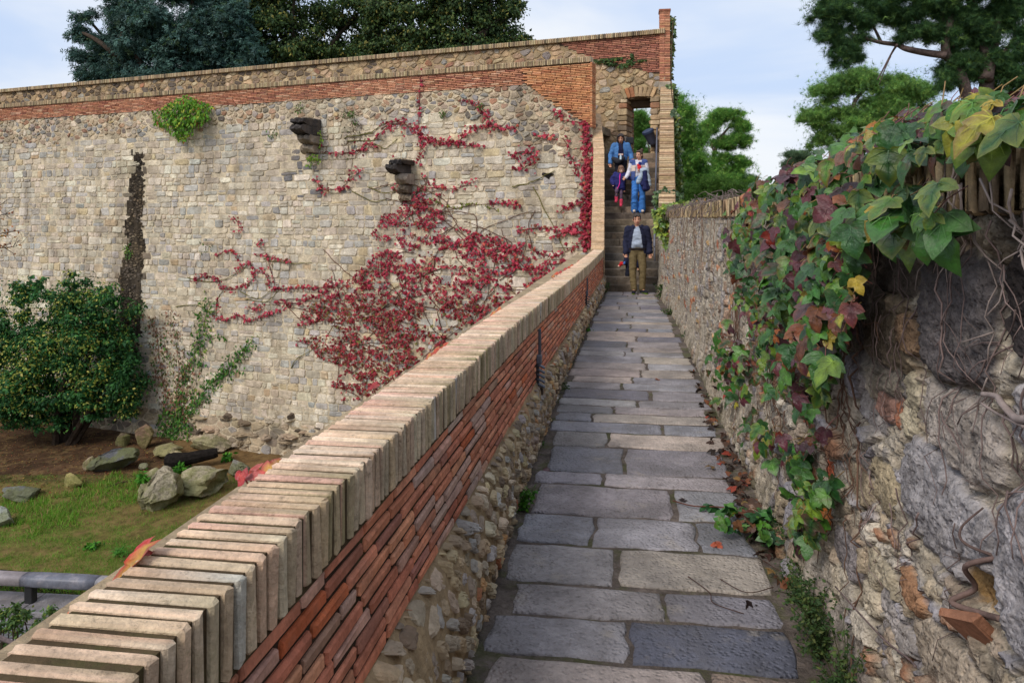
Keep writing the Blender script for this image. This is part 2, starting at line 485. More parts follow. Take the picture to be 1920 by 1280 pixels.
m_dirt = M('packed dirt', .92, .35, 6, .9, 30, .03, .2, dirt=[((74, 82, 34), 3.2, .54, .68, .6), ((50, 40, 32), 7, .55, .75, .5)], fine=.2)
m_step = M('worn step stone', .85, .3, 4, .5, 30, .02, .2, dirt=[((48, 40, 34), 1.8, .45, .7, .6), ((140, 118, 92), 2.7, .62, .75, .5)], fine=.15)
m_near = M('weathered near stone', .92, .3, 11, .8, 95, .010, .15, pits=.7, ps=85, dirt=[((60, 52, 46), 3.1, .56, .75, .5), ((150, 140, 130), 12, .6, .75, .35), ((34, 30, 28), 22, .66, .8, .5)], fine=.25)
m_leaf = M('glossy leaf', .33, .36, 22, .6, 45, .008, .5, trans=.14, fine=.12, dirt=[((96, 70, 50), 14, .62, .75, .5)])
m_leafm = M('matte leaf', .6, .2, 3, 0, spec=.3, trans=.25)
m_needle = M('needles', .65, .25, 2, 0, spec=.2, trans=.42)
m_bark = M('bark', .95, .4, 10, .8, 25, .03, .1, fine=.2)
m_twig = M('twig', .9, .25, 30, .4, 120, .003, .2)
m_metal = M('painted metal', .5, .12, 10, .1, 60, .002, .5)
m_cloth = M('cloth', .9, .12, 20, .25, 60, .006, .15)
m_skin = M('skin', .55, .06, 20, 0, spec=.35)
m_hair = M('hair', .5, .3, 40, .4, 90, .01, .4)
m_rock = M('mossy rock', .9, .3, 2.2, .9, 9, .08, .2, dirt=[((104, 108, 54), 1.3, .5, .64, .6), ((70, 64, 58), 2.2, .58, .72, .55)], fine=.25)
# ------------------------------------------------------------------ camera, sun, sky
cd = bpy.data.cameras.new('camera'); cam = bpy.data.objects.new('camera', cd); COL.objects.link(cam)
cam.location = (0, 0, CZ); cam.rotation_euler = (math.radians(90), 0, TH)
cd.sensor_width = 36; cd.sensor_fit = 'HORIZONTAL'; cd.lens = F/1920*36; cd.shift_y = -(640-HZ)/1920; cd.clip_end = 3000; cd.clip_start = .05
S.camera = cam
SUN_EL, SUN_AZ = 42, 212            # azimuth clockwise from +Y: behind the camera, to the right
sd = np.array([math.sin(math.radians(SUN_AZ))*math.cos(math.radians(SUN_EL)), math.cos(math.radians(SUN_AZ))*math.cos(math.radians(SUN_EL)), math.sin(math.radians(SUN_EL))])
ld = bpy.data.lights.new('sun', 'SUN'); ld.energy = 1.5; ld.angle = math.radians(22); ld.color = (1, .93, .83)
lo = bpy.data.objects.new('sun', ld); COL.objects.link(lo); lo.rotation_euler = Vector(sd).to_track_quat('Z', 'Y').to_euler(); lo.location = (-5, -8, 30)
W = bpy.data.worlds.new('World'); S.world = W; W.use_nodes = True
nt = W.node_tree; L = nt.links; bg = nt.nodes['Background']
sky = nd(nt, 'ShaderNodeTexSky'); sky.sky_type = 'NISHITA'; sky.sun_disc = False
sky.sun_elevation = math.radians(SUN_EL); sky.sun_rotation = math.radians(SUN_AZ); sky.dust_density = 2.0
tc = nd(nt, 'ShaderNodeTexCoord'); mp = nd(nt, 'ShaderNodeMapping'); mp.inputs['Scale'].default_value = (1.4, 1.4, 4.2); mp.inputs['Location'].default_value = (.4, 1.9, .25)
L.new(tc.outputs['Generated'], mp.inputs['Vector'])
n1 = nd(nt, 'ShaderNodeTexNoise'); n1.inputs['Scale'].default_value = 1.6; n1.inputs['Detail'].default_value = 5; n1.inputs['Roughness'].default_value = .5; n1.inputs['Distortion'].default_value = .4
L.new(mp.outputs[0], n1.inputs['Vector'])
r1 = nd(nt, 'ShaderNodeMapRange', interpolation_type='SMOOTHSTEP'); L.new(n1.outputs[0], r1.inputs[0])
r1.inputs[1].default_value = .36; r1.inputs[2].default_value = .62; r1.inputs[3].default_value = .0; r1.inputs[4].default_value = 1
cl = nd(nt, 'ShaderNodeMix', data_type='RGBA'); L.new(r1.outputs[0], cl.inputs[0])
cl.inputs[6].default_value = (6.7, 8.2, 10.9, 1); cl.inputs[7].default_value = (10.2, 10.6, 11.2, 1)     # grey-blue and bright parts of the cloud deck
mx = nd(nt, 'ShaderNodeMix', data_type='RGBA'); mx.inputs[0].default_value = .9
L.new(sky.outputs[0], mx.inputs[6]); L.new(cl.outputs[2], mx.inputs[7]); L.new(mx.outputs[2], bg.inputs['Color'])
bg.inputs['Strength'].default_value = .062
V_ = S.view_settings; V_.view_transform = 'Standard'; V_.look = 'None'; V_.exposure = 0.6; V_.gamma = 1; V_.use_curve_mapping = False
S.cycles.max_bounces = 6; S.cycles.diffuse_bounces = 3; S.cycles.transparent_max_bounces = 4; S.cycles.use_denoising = True
# ------------------------------------------------------------------ people
VL = bpy.context.view_layer
RS = .165
def lathe(mb, prof, axis, origin, col, n=18):
    ax = unit(np.array(axis, float)); u_ = unit(np.cross(ax, [0.3, .2, 1.])); v_ = np.cross(ax, u_); V = []
    for rr, h in prof:
        for t in np.linspace(0, 2*np.pi, n, endpoint=False): V.append(origin+ax*h+rr*(math.cos(t)*u_+math.sin(t)*v_))
    Fs = [(i*n+k, i*n+(k+1) % n, (i+1)*n+(k+1) % n, (i+1)*n+k) for i in range(len(prof)-1) for k in range(n)]+[tuple(range(n)), tuple(range((len(prof)-1)*n, len(prof)*n))]
    mb.add(np.array(V), Fs, col)
def capsule(mb, a, b, ra, rb, n=10, col=(.5, .5, .5), flat=None):
    a = np.asarray(a, float); b = np.asarray(b, float); ax = unit(b-a)
    P = [a-ax*ra*.95, a-ax*ra*.7, a-ax*ra*.25, a, b, b+ax*rb*.25, b+ax*rb*.7, b+ax*rb*.95]
    R_ = [ra*.3, ra*.71, ra*.97, ra, rb, rb*.97, rb*.71, rb*.3]
    T = ax; ref = np.array([0, 0, 1.]) if abs(ax[2]) < .9 else np.array([0, 1., 0]); N = unit(np.cross(ax, ref)); B = np.cross(ax, N)
    t = np.linspace(0, 2*np.pi, n, endpoint=False); ring = np.cos(t)[:, None]*N+np.sin(t)[:, None]*B
    V = np.concatenate([p+r*ring for p, r in zip(P, R_)]); Fs = [(i*n+k, i*n+(k+1) % n, (i+1)*n+(k+1) % n, (i+1)*n+k) for i in range(7) for k in range(n)]+[tuple(range(n))[::-1], tuple(7*n+k for k in range(n))]
    mb.add(V, Fs, col)
_IC = icos(3)
def ellip(mb, c, r, R_=None, col=(.5, .5, .5)):
    V = _IC[0]*np.asarray(r)
    if R_ is not None: V = V@np.asarray(R_).T
    mb.add(V+np.asarray(c, float), _IC[1], col)
def blob(name, parts, mat, parent, col, vox=.011, sm=4, paint=None, cut=None, fold=0.):
    """parts fused into one continuous surface; local coords of the person"""
    mb = MB()
    for p in parts:
        if p[0] == 'c': capsule(mb, *p[1:])
        else: ellip(mb, *p[1:])
    o = mb.build(name, mat, parent, local=True)
    m = o.modifiers.new('r', 'REMESH'); m.mode = 'VOXEL'; m.voxel_size = vox
    s = o.modifiers.new('s', 'SMOOTH'); s.iterations = sm; s.factor = .5
    VL.update(); dg = bpy.context.evaluated_depsgraph_get()
    me = bpy.data.meshes.new_from_object(o.evaluated_get(dg)); o.modifiers.clear(); o.data = me
    n = len(me.vertices); V = np.empty(n*3); me.vertices.foreach_get('co', V); V = V.reshape(-1, 3)
    if fold:
        w = np.array([f1(v[0]*7+v[2]*3, v[2]*16+v[1]*7, 5) for v in V])-.5; nr = np.empty(n*3); me.vertices.foreach_get('normal', nr); V = V+nr.reshape(-1, 3)*w[:, None]*fold; me.vertices.foreach_set('co', V.ravel())
    if cut is not None:
        bm = bmesh.new(); bm.from_mesh(me); kill = [f for f in bm.faces if cut(f.calc_center_median())]
        bmesh.ops.delete(bm, geom=kill, context='FACES'); bm.to_mesh(me); bm.free()
        n = len(me.vertices); V = np.empty(n*3); me.vertices.foreach_get('co', V); V = V.reshape(-1, 3)
    for a in [a for a in me.attributes if a.name == 'Col']: me.attributes.remove(a)
    C = np.ones((n, 4), np.float32); C[:, :3] = s2l(*col)
    if paint is not None: C[:, :3] = paint(V, C[:, :3])
    at = me.attributes.new('Col', 'FLOAT_COLOR', 'POINT'); at.data.foreach_set('color', C.ravel())
    if not me.materials: me.materials.append(mat)
    me.polygons.foreach_set('use_smooth', np.ones(len(me.polygons), bool)); me.update()
    return o
def hand(wrist, d, side, k=1., curl=.5, palm=(0, -1, 0)):
    """palm, four fingers of different lengths and a thumb, curling"""
    w = np.asarray(wrist, float); d = unit(np.asarray(d, float)); pn = unit(np.asarray(palm, float)-d*np.dot(palm, d)); b = np.cross(d, pn)
    parts = [('e', w+d*.045*k, (.036*k, .036*k, .036*k)), ('c', w, w+d*.075*k, .026*k, .032*k)]
    for i, (o, L_) in enumerate(((-.030, .062), (-.010, .075), (.010, .070), (.029, .055))):
        s = w+d*.082*k+b*o*k; q = s
        a = 0
        for j, f in enumerate((.45, .32, .23)):
            a += curl*(.6+.4*j); dd = unit(d*math.cos(a)+pn*math.sin(a)); q2 = q+dd*L_*f*1.25*k; parts.append(('c', q, q2, .0098*k*(1-.1*j), .009*k*(1-.12*j))); q = q2
    t0 = w+d*.03*k+b*side*.03*k; t1 = t0+(d*.55+b*side*.6+pn*.3)*.045*k; t2 = t1+(d*.9+pn*.4)*.03*k
    return parts+[('c', t0, t1, .0135*k, .0115*k), ('c', t1, t2, .0112*k, .0095*k)]
def rotz(a): return np.array([[math.cos(a), -math.sin(a), 0], [math.sin(a), math.cos(a), 0], [0, 0, 1]])
def rotx(a): return np.array([[1, 0, 0], [0, math.cos(a), -math.sin(a)], [0, math.sin(a), math.cos(a)]])
class Fig:
    """joints in metres, figure faces -y, x to the viewer's right"""
    def __init__(s, label, pos, k, head, look=0., nod=0., rz=0., skin=(206, 160, 134), hs=1., **J):
        s.k = k; s.root = empty('person', pos, label, 'person', rz=rz)
        s.J = {n: np.array(v, float)*k for n, v in dict(dict(hipL=(-.09, 0, .93), hipR=(.09, 0, .93), kneeL=(-.1, -.03, .5), kneeR=(.1, -.03, .5), ankL=(-.1, 0, .09), ankR=(.1, 0, .09), toeL=(-.12, -.16, .03), toeR=(.12, -.16, .03),
            shL=(-.185, 0, 1.42), shR=(.185, 0, 1.42), elL=(-.26, .02, 1.15), elR=(.26, .02, 1.15), wrL=(-.27, -.04, .9), wrR=(.27, -.04, .9), hdL=(-.05, -.1, -1), hdR=(.05, -.1, -1), pel=(0, 0, .98), chest=(0, 0, 1.27), neck=(0, .0, 1.49)), **J).items()}
        s.head = np.array(head)*k; s.R = rotz(look)@rotx(nod); s.hs = hs*k; s.skin = skin
    def hp(s, v): return s.head+s.R@(np.array(v)*s.hs)
    def build_body(s, curlL=.5, curlR=.5, bulk=1.0, lips=(160, 92, 84), brow=(60, 44, 36)):
        J, k, h = s.J, s.k, s.hs
        P = [('e', J['pel'], (.15*k*bulk, .105*k, .13*k)), ('e', J['chest'], (.16*k*bulk, .105*k, .2*k)), ('c', J['pel'], J['chest'], .095*k*bulk, .1*k*bulk), ('c', J['shL'], J['shR'], .062*k, .062*k), ('c', J['neck']-np.array([0, 0, .06*k]), s.hp((0, .012, -.08)), .056*k, .05*k)]
        P += [('e', s.hp((0, .012, .03)), (.076*h, .094*h, .092*h), s.R), ('e', s.hp((0, -.018, -.035)), (.062*h, .074*h, .078*h), s.R), ('e', s.hp((0, -.045, -.085)), (.034*h, .032*h, .026*h), s.R),
              ('c', s.hp((0, -.088, .01)), s.hp((0, -.108, -.028)), .009*h, .014*h), ('e', s.hp((0, -.085, -.062)), (.026*h, .012*h, .011*h), s.R)]
        for sx in (-1, 1): P += [('e', s.hp((sx*.08, .01, -.01)), (.012*h, .02*h, .032*h), s.R), ('e', s.hp((sx*.03, -.07, -.02)), (.024*h, .02*h, .02*h), s.R)]
        for q, cu, sd_ in (('L', curlL, 1), ('R', curlR, -1)):
            P += [('c', J['sh'+q], J['el'+q], .047*k, .038*k), ('c', J['el'+q], J['wr'+q], .038*k, .026*k), ('c', J['hip'+q], J['knee'+q], .078*k, .052*k), ('c', J['knee'+q], J['ank'+q], .05*k, .036*k), ('c', J['ank'+q], J['toe'+q], .034*k, .028*k)]
            P += hand(J['wr'+q], J['hd'+q], sd_, k*.98, cu, palm=(0, -1, 0) if abs(unit(J['hd'+q])[1]) < .8 else (0, 0, -1))
        Ri = s.R.T; H_ = s.head
        def paint(V, C):
            L_ = ((V-H_)@Ri.T)/h
            for sx in (-1, 1):
                m = ((L_[:, 0]-sx*.031)/.016)**2+((L_[:, 2]+.0)/.0085)**2 < 1; C[m & (L_[:, 1] < -.05)] = s2l(44, 32, 28)
                m = ((L_[:, 0]-sx*.032)/.026)**2+((L_[:, 2]-.024)/.007)**2 < 1; C[m & (L_[:, 1] < -.04)] = s2l(*brow)
            m = (L_[:, 0]/.028)**2+((L_[:, 2]+.062)/.0095)**2 < 1; C[m & (L_[:, 1] < -.06)] = s2l(*lips)
            return C
        o = blob('body', P, m_skin, s.root, s.skin, .0085*max(.8, k), 3, paint)
        return o
    def shoes(s, cols, sole=None):
        for q, c in zip('LR', cols):
            a, t = s.J['ank'+q], s.J['toe'+q]; d = unit((t-a)*np.array([1, 1, 0])); kk = s.k
            o = blob('shoe', [('c', a-d*.03*kk-np.array([0, 0, .03*kk]), t-np.array([0, 0, -.012*kk]), .046*kk, .042*kk), ('c', a, a-np.array([0, 0, .03*kk]), .043*kk, .046*kk)], m_cloth, s.root, c, .012,
                 paint=(lambda V, C: np.where((V[:, 2:3] < (s.J['toe'+q][2]+.0*kk)), s2l(*sole), C)) if sole else None)
    def legs(s, col, r=(.098, .074, .066), name='trousers', ankle=.0, vox=.013, fold=.02, mat=None, extra=()):
        J, k = s.J, s.k; P = [('e', J['pel'], (.165*k, .125*k, .11*k)), ('c', J['hipL'], J['hipR'], .1*k, .1*k)]
        for q in 'LR':
            end = J['ank'+q]+np.array([0, 0, (.0+ankle)*k]); P += [('c', J['hip'+q], J['knee'+q], r[0]*k, r[1]*k), ('c', J['knee'+q], end, r[1]*k, r[2]*k)]
        return blob(name, P+list(extra), mat or m_cloth, s.root, col, vox, 4, fold=fold)
    def top(s, col, name='shirt', g=.02, sleeves=True, low=.92, vox=.012, cut=None, fold=.02, slv=1., wrist=.0, extra=(), paint=None, wide=1.):
        J, k = s.J, s.k; b = np.array([J['pel'][0], J['pel'][1], low*k])
        P = [('e', J['chest'], ((.165*wide+g)*k, (.115+g)*k, .2*k)), ('c', b+np.array([-.06*k, 0, .06*k]), J['chest']+np.array([-.055*k, 0, 0]), (.1*wide+g)*k, (.105*wide+g)*k), ('c', b+np.array([.06*k, 0, .06*k]), J['chest']+np.array([.055*k, 0, 0]), (.1*wide+g)*k, (.105*wide+g)*k), ('c', J['shL'], J['shR'], (.062+g*.6)*k, (.062+g*.6)*k), ('c', J['neck']-np.array([0, 0, .07*k]), J['neck']-np.array([0, 0, .02*k]), .075*k, .062*k)]
        if sleeves:
            for q in 'LR':
                w = J['wr'+q]+(J['el'+q]-J['wr'+q])*wrist; P += [('c', J['sh'+q], J['el'+q], (.055+g)*k*slv, (.045+g)*k*slv), ('c', J['el'+q], w, (.045+g)*k*slv, (.034+g)*k*slv)]
        return blob(name, P+list(extra), m_cloth, s.root, col, vox, 4, cut=cut, fold=fold, paint=paint)
    def hair(s, parts, col): return blob('hair', [(('e', s.hp(p[0]), np.array(p[1])*s.hs, s.R) if len(p) == 2 else ('c', s.hp(p[0]), s.hp(p[1]), p[2]*s.hs, p[3]*s.hs)) for p in parts], m_hair, s.root, col, .010, 2, fold=.012)
    def child(s, name, parts, col, mat=None, vox=.01, **kw): return blob(name, parts, mat or m_cloth, s.root, col, vox, 3, **kw)
hair_short = [((0, .03, .06), (.086, .094, .082)), ((0, -.035, .098), (.068, .05, .032)), ((-.066, .02, .03), (.022, .06, .06)), ((.066, .02, .03), (.022, .06, .06)), ((0, .075, 0), (.07, .04, .07)), ((-.04, -.075, .075), (.03, .022, .026)), ((.03, -.08, .08), (.036, .02, .02))]

# man in the navy jacket
pm = on_z(1195, 551, 0); pm[2] = .014
man = Fig('man in open navy jacket, pale blue shirt and olive trousers walking off the stairs', pm, 1.0, (-.01, -.03, 1.635), .06, .08, hs=1.06, skin=(200, 148, 122), hipL=(-.095, 0, .93), kneeL=(-.105, -.05, .5), ankL=(-.075, -.14, .085), toeL=(-.09, -.31, .025), kneeR=(.12, -.07, .5), ankR=(.105, -.06, .09), toeR=(.2, -.2, .025), shL=(-.195, 0, 1.42), shR=(.195, 0, 1.42), elL=(-.25, .04, 1.15), wrL=(-.25, -.07, .91), elR=(.255, .05, 1.15), wrR=(.27, -.04, .91), hdL=(-.02, -.25, -1), hdR=(.08, -.15, -1))
man.build_body(.7, .6, 1.05); man.hair(hair_short, (52, 42, 38)); man.shoes(((38, 40, 48), (38, 40, 48)), (150, 190, 50))
man.legs((112, 98, 70), (.105, .078, .07), ankle=.02)
man.top((160, 170, 188), 'shirt', .018, False, 1.0, wide=1.08, extra=[('e', np.array([0, -.03, 1.1]), (.15, .125, .12))])
man.child('belt', [('c', (-.09, -.01, .985), (.09, -.01, .985), .118, .118)], (40, 32, 30), cut=lambda c: abs(c[2]-.985) > .024)
man.top((38, 40, 60), 'jacket', .03, True, .86, wide=1.05, cut=lambda c: c[1] < -.02 and abs(c[0]+.01) < .095+max(0, 1.25-c[2])*.16-max(0, c[2]-1.3)*.28, fold=.03, slv=1.02, extra=[('c', (-.145, .0, .9), (-.14, -.01, 1.2), .06, .07), ('c', (.15, .0, .84), (.14, -.01, 1.2), .065, .07), ('c', (-.06, -.075, 1.47), (-.1, -.02, 1.49), .03, .035), ('c', (.06, -.075, 1.47), (.1, -.02, 1.49), .03, .035)])

# child half hidden behind the man, and the toy in its hand
pcx = on_z(1177, 545, 0); pcx[1] += .12; pcx[2] = .014
kid = Fig('child in dark clothes almost hidden behind the man, holding out a red toy', pcx, .64, (.19, .06, 1.6), 0, .1, hs=1.3, kneeL=(-.02, -.06, .5), ankL=(-.06, .05, .12), toeL=(-.16, -.06, .06), hipL=(.04, 0, .9), hipR=(.2, 0, .9), kneeR=(.19, 0, .5), ankR=(.2, 0, .1), toeR=(.2, -.15, .03), pel=(.12, 0, .95), chest=(.14, 0, 1.24), neck=(.17, 0, 1.45), shL=(-.0, 0, 1.38), shR=(.3, 0, 1.38), elL=(-.04, -.06, 1.15), wrL=(-.1, -.12, .98), elR=(.36, 0, 1.1), wrR=(.36, 0, .86), hdL=(-.8, -.4, -.4))
kid.build_body(.9, .4); kid.hair(hair_short, (60, 46, 38)); kid.legs((36, 38, 52), (.11, .085, .075), ankle=.04); kid.top((40, 42, 66), 'jacket', .05, True, .9); kid.shoes(((120, 120, 130), (120, 120, 130)))
tp = np.array([pcx[0], pcx[1], pcx[2]])+np.array([-.12, -.1, .57])
toy = empty('toy', tp, 'small red plush toy with a pale face held out beside the man', 'toy')
blob('plush_body', [('e', (-.02, 0, .04), (.05, .045, .05)), ('e', (-.07, -.0, -.01), (.035, .03, .035)), ('c', (.02, 0, .02), (.05, 0, .05), .018, .02)], m_cloth, toy, (206, 40, 48), .006)
blob('face', [('e', (-.088, -.02, -.02), (.026, .02, .022))], m_cloth, toy, (226, 200, 180), .006); blob('ribbon', [('e', (.04, -.02, .05), (.03, .02, .03)), ('e', (.05, -.01, .07), (.026, .02, .03))], m_cloth, toy, (70, 110, 180), .006)

# woman in the denim jacket at the top
pw_ = U(1164, HZ, 21.3); pw_[2] = 14*RS+.01
wom = Fig('woman in blue denim jacket with a black shoulder bag, topmost on the stairs', pw_, .95, (.0, -.06, 1.61), -.1, .35, skin=(196, 140, 112), hs=1.06, kneeL=(-.08, -.12, .52), ankL=(-.08, -.02, .1), kneeR=(.09, -.04, .5), elL=(-.29, .02, 1.14), wrL=(-.29, -.12, .9), elR=(.29, .04, 1.15), wrR=(.3, -.16, 1.0), hdR=(.3, -.6, -.5), hdL=(-.05, -.3, -1))
wom.build_body(.5, .4); wom.hair([((0, .03, .05), (.092, .098, .09)), ((-.08, .0, -.04), (.034, .06, .12)), ((.07, .03, -.05), (.034, .055, .10)), ((0, .08, -.06), (.08, .05, .13)), ((-.05, -.06, .085), (.045, .035, .034)), ((.05, -.05, .085), (.04, .04, .034))], (44, 34, 32))
wom.legs((34, 34, 44), (.1, .07, .05)); wom.shoes(((40, 38, 40), (40, 38, 40))); wom.top((32, 34, 62), 'shirt', .018, False, .98, paint=lambda V, C: np.where((np.abs(V[:, 2:3]-1.15*.95) < .02), s2l(206, 170, 160), C))
wom.top((74, 116, 168), 'denim_jacket', .032, True, 1.0, cut=lambda c: c[1] < -.03 and abs(c[0]-.0) < .06+max(0, 1.2-c[2])*.1+max(0, c[2]-1.3)*.12, fold=.028, wrist=.05, wide=1.05, extra=[('c', np.array((-.05, -.08, 1.43)), np.array((-.09, 0, 1.44)), .026, .03), ('c', np.array((.05, -.08, 1.43)), np.array((.09, 0, 1.44)), .026, .03)])
bag = empty('shoulder_bag', pw_+np.array([-.07, -.2, .93]), 'black crescent shoulder bag with a small bottle, hanging on the denim jacket woman', 'bag')
blob('pouch', [('c', (-.13, 0, .04), (0, -.02, -.03), .06, .085), ('c', (0, -.02, -.03), (.13, 0, .05), .085, .06)], m_cloth, bag, (48, 48, 54), .009)
mb = MB(); tube(mb, smooth_path([(.15, .0, .08), (.13, -.01, .3), (.06, .06, .46), (.04, .2, .5)], 5), .012, 6, s2l(40, 40, 46)); mb.build('strap', m_cloth, bag, local=True)
bt = empty('bottle', pw_+np.array([.0, -.27, 1.0]), 'tiny clear bottle tucked at the top of the black shoulder bag', 'bottle'); mb = MB(); lathe(mb, [(.026, -.06), (.028, -.05), (.028, .03), (.012, .05), (.012, .07)], (0, 0, 1), np.zeros(3), s2l(190, 210, 220), 12); mb.build('flask', m_metal, bt, local=True)
mb = MB(); lathe(mb, [(.014, .07), (.014, .095)], (0, 0, 1), np.zeros(3), s2l(230, 230, 230), 12); mb.build('cap', m_metal, bt, local=True)

# girl
pg = U(1162, HZ, 20.6); pg[2] = 12*RS+.01
gs = .62
girl = Fig('little girl in navy coat with a pink zip stepping down in pink boots', pg, gs, (.06, -.08, 1.56), .1, .45, hs=1.32, skin=(210, 168, 146), hipL=(-.08, 0, .9), kneeL=(-.13, -.2, .62), ankL=(-.14, -.12, .26), toeL=(-.16, -.28, .2), kneeR=(.05, -.05, .5), ankR=(.06, -.06, .1), toeR=(.05, -.22, .03), shL=(-.17, 0, 1.36), shR=(.17, 0, 1.36), elL=(-.34, .02, 1.12), wrL=(-.28, -.12, .96), elR=(.36, -.03, 1.22), wrR=(.55, -.1, 1.16), hdR=(1, -.2, .1), hdL=(.1, -.6, -1))
girl.build_body(.5, .5); girl.hair([((0, .03, .05), (.096, .1, .09)), ((-.082, .0, -.05), (.032, .05, .1)), ((.082, .0, -.05), (.032, .05, .1)), ((0, .075, -.05), (.085, .05, .11)), ((0, -.06, .09), (.07, .03, .03))], (112, 80, 60))
girl.legs((96, 78, 96), (.095, .075, .06), ankle=.12, name='leggings')
for q in 'LR':
    a, t = girl.J['ank'+q], girl.J['toe'+q]; girl.child('boot', [('c', a+np.array([0, 0, .1]), a, .05, .045), ('c', a-np.array([0, 0, .02]), t, .042, .036)], (206, 70, 96), vox=.009)
girl.top((44, 46, 100), 'coat', .06, True, .76, wide=1.12, fold=.03, extra=[('c', np.array((-.1, 0, .75))*gs, np.array((-.08, 0, 1.0))*gs, .13*gs, .12*gs), ('c', np.array((.1, 0, .75))*gs, np.array((.08, 0, 1.0))*gs, .13*gs, .12*gs), ('c', np.array((-.2, .0, .8))*gs, np.array((-.3, .02, 1.0))*gs, .08*gs, .07*gs)])
mb = MB(); Q = smooth_path([np.array(p)*gs for p in ((.02, -.165, 1.38), (.0, -.205, 1.2), (.0, -.20, 1.0), (-.03, -.205, .88), (-.1, -.2, .74))], 5); tube(mb, Q, .011, 6, s2l(230, 60, 160)); mb.build('zip', m_cloth, girl.root, local=True)
mb = MB(); tube(mb, smooth_path([np.array(p)*gs for p in ((.3, -.06, .98), (.42, -.1, 1.12), (.52, -.12, 1.16))], 4), .02, 6, s2l(46, 48, 104)); 

# woman in jeans
p2 = U(1197, HZ, 20.45); p2[2] = 11*RS+.01
w2 = Fig('woman in wide blue jeans and two tone jacket, holding the little girl by the hand', p2, .93, (.02, -.05, 1.62), -.65, .12, skin=(208, 156, 130), hs=1.05, kneeL=(-.1, -.12, .52), kneeR=(.11, -.05, .5), ankL=(-.11, 0, .08), ankR=(.1, .0, .08), elL=(-.26, .02, 1.15), wrL=(-.34, -.12, 1.0), hdL=(-.7, -.3, -.6), elR=(.25, -.02, 1.14), wrR=(.08, -.22, 1.16), hdR=(-.8, -.3, .2))
w2.build_body(.5, .8); w2.hair([((0, .03, .05), (.088, .096, .086)), ((0, -.02, .1), (.07, .07, .03)), ((-.06, .03, .02), (.026, .06, .06)), ((.066, .02, .02), (.022, .06, .06)), ((.03, .07, .1), (.05, .05, .05)), ((.05, .07, .135), (.042, .042, .04)), ((0, .08, -.04), (.07, .035, .07))], (76, 56, 46))
w2.legs((64, 118, 190), (.105, .092, .105), name='jeans', ankle=-.01, fold=.03); w2.shoes(((214, 200, 186), (214, 200, 186)))
w2.top((206, 204, 214), 'shirt', .022, True, .98)
w2.top((70, 86, 138), 'jacket', .042, False, .9, wide=1.12, cut=lambda c: (c[1] < -.03 and abs(c[0]) < .07+max(0, 1.2-c[2])*.1+max(0, c[2]-1.25)*.15) or abs(c[0]) > .235, paint=lambda V, C: np.where((V[:, 2:3] < 1.24) & (V[:, 2:3] > 1.08), s2l(206, 188, 176), C))
ct = empty('coat', p2+np.array([.14, -.26, 1.08]), 'grey and navy coat draped over the arm of the woman in jeans', 'coat')
blob('lining', [('e', (0, 0, .02), (.12, .09, .07)), ('c', (.06, .0, 0), (.14, .02, -.36), .07, .06), ('c', (-.02, -.01, -.02), (-.14, -.03, -.28), .06, .07)], m_cloth, ct, (160, 174, 190), .011, fold=.03)
blob('shell', [('c', (.02, -.03, -.04), (.03, -.02, -.46), .075, .085), ('c', (.06, 0, -.3), (.1, 0, -.46), .07, .06), ('c', (-.08, -.02, -.3), (-.02, -.02, -.36), .05, .06)], m_cloth, ct, (40, 44, 84), .011, fold=.03)
ty = empty('toy', p2+np.array([.02, -.24, 1.17]), 'red toy with a dark blue cap held against the chest of the woman in jeans', 'toy')
blob('plush_body', [('e', (0, 0, 0), (.055, .04, .07)), ('e', (-.03, -.01, .06), (.04, .03, .03))], m_cloth, ty, (214, 50, 60), .007); blob('cap', [('e', (.015, .0, .1), (.045, .035, .05))], m_cloth, ty, (44, 52, 110), .007)
# ------------------------------------------------------------------ the rampart (big wall) and the higher wall behind it
WA = math.radians(76.4)
wu = np.array([-math.sin(WA), math.cos(WA), 0.]); wn = np.array([-math.cos(WA), -math.sin(WA), 0.])
A0 = U(1108, HZ, 22.5); A0[2] = 0
B0 = U(1180, HZ, 24.3); B0[2] = 0
def wmap(O):
    return lambda V: O+V[:, 0:1]*wu+V[:, 2:3]*wn+V[:, 1:2]*ZU
mapA = wmap(A0); mapB = wmap(B0)
def Apx(px, py, e=0.):
    p = on_plane(px, py, A0+wn*e, wn); return np.array([np.dot(p-A0, wu), p[2]])
def Bpx(px, py, e=0.):
    p = on_plane(px, py, B0+wn*e, wn); return np.array([np.dot(p-B0, wu), p[2]])
def pxA(s, z, e=0.):
    d = A0+wu*s+wn*e+ZU*z-CAM; k = np.dot(d, FW); return 960+F*np.dot(d, RT)/k, HZ-F*d[2]/k

SL = float(Apx(-260, 400)[0])          # left end of the rampart
pal_ash = [(6, (210, 196, 174)), (4, (218, 206, 186)), (3, (200, 186, 166)), (2.0, (190, 184, 176)), (1.2, (170, 166, 162)), (.8, (208, 188, 154)), (.4, (190, 166, 134)), (1.4, (224, 214, 196))]
pal_rub = [(4, (192, 172, 146)), (3, (206, 186, 160)), (2.4, (174, 162, 150)), (1.6, (154, 152, 150)), (1.4, (180, 148, 122)), (.6, (166, 124, 102)), (1.0, (126, 116, 108)), (1.6, (212, 198, 176)), (.6, (200, 174, 132))]
pal_dark = [(3, (58, 51, 44)), (2, (80, 71, 60)), (1.3, (108, 95, 78)), (1.6, (42, 38, 34)), (.5, (140, 124, 102))]
pal_brk = [(4, (194, 136, 106)), (3, (184, 124, 98)), (2, (204, 150, 120)), (1, (160, 104, 86)), (1, (212, 170, 140))]
pal_org = [(4, (212, 152, 108)), (3, (204, 142, 100)), (2, (218, 164, 122)), (1, (186, 122, 88))]
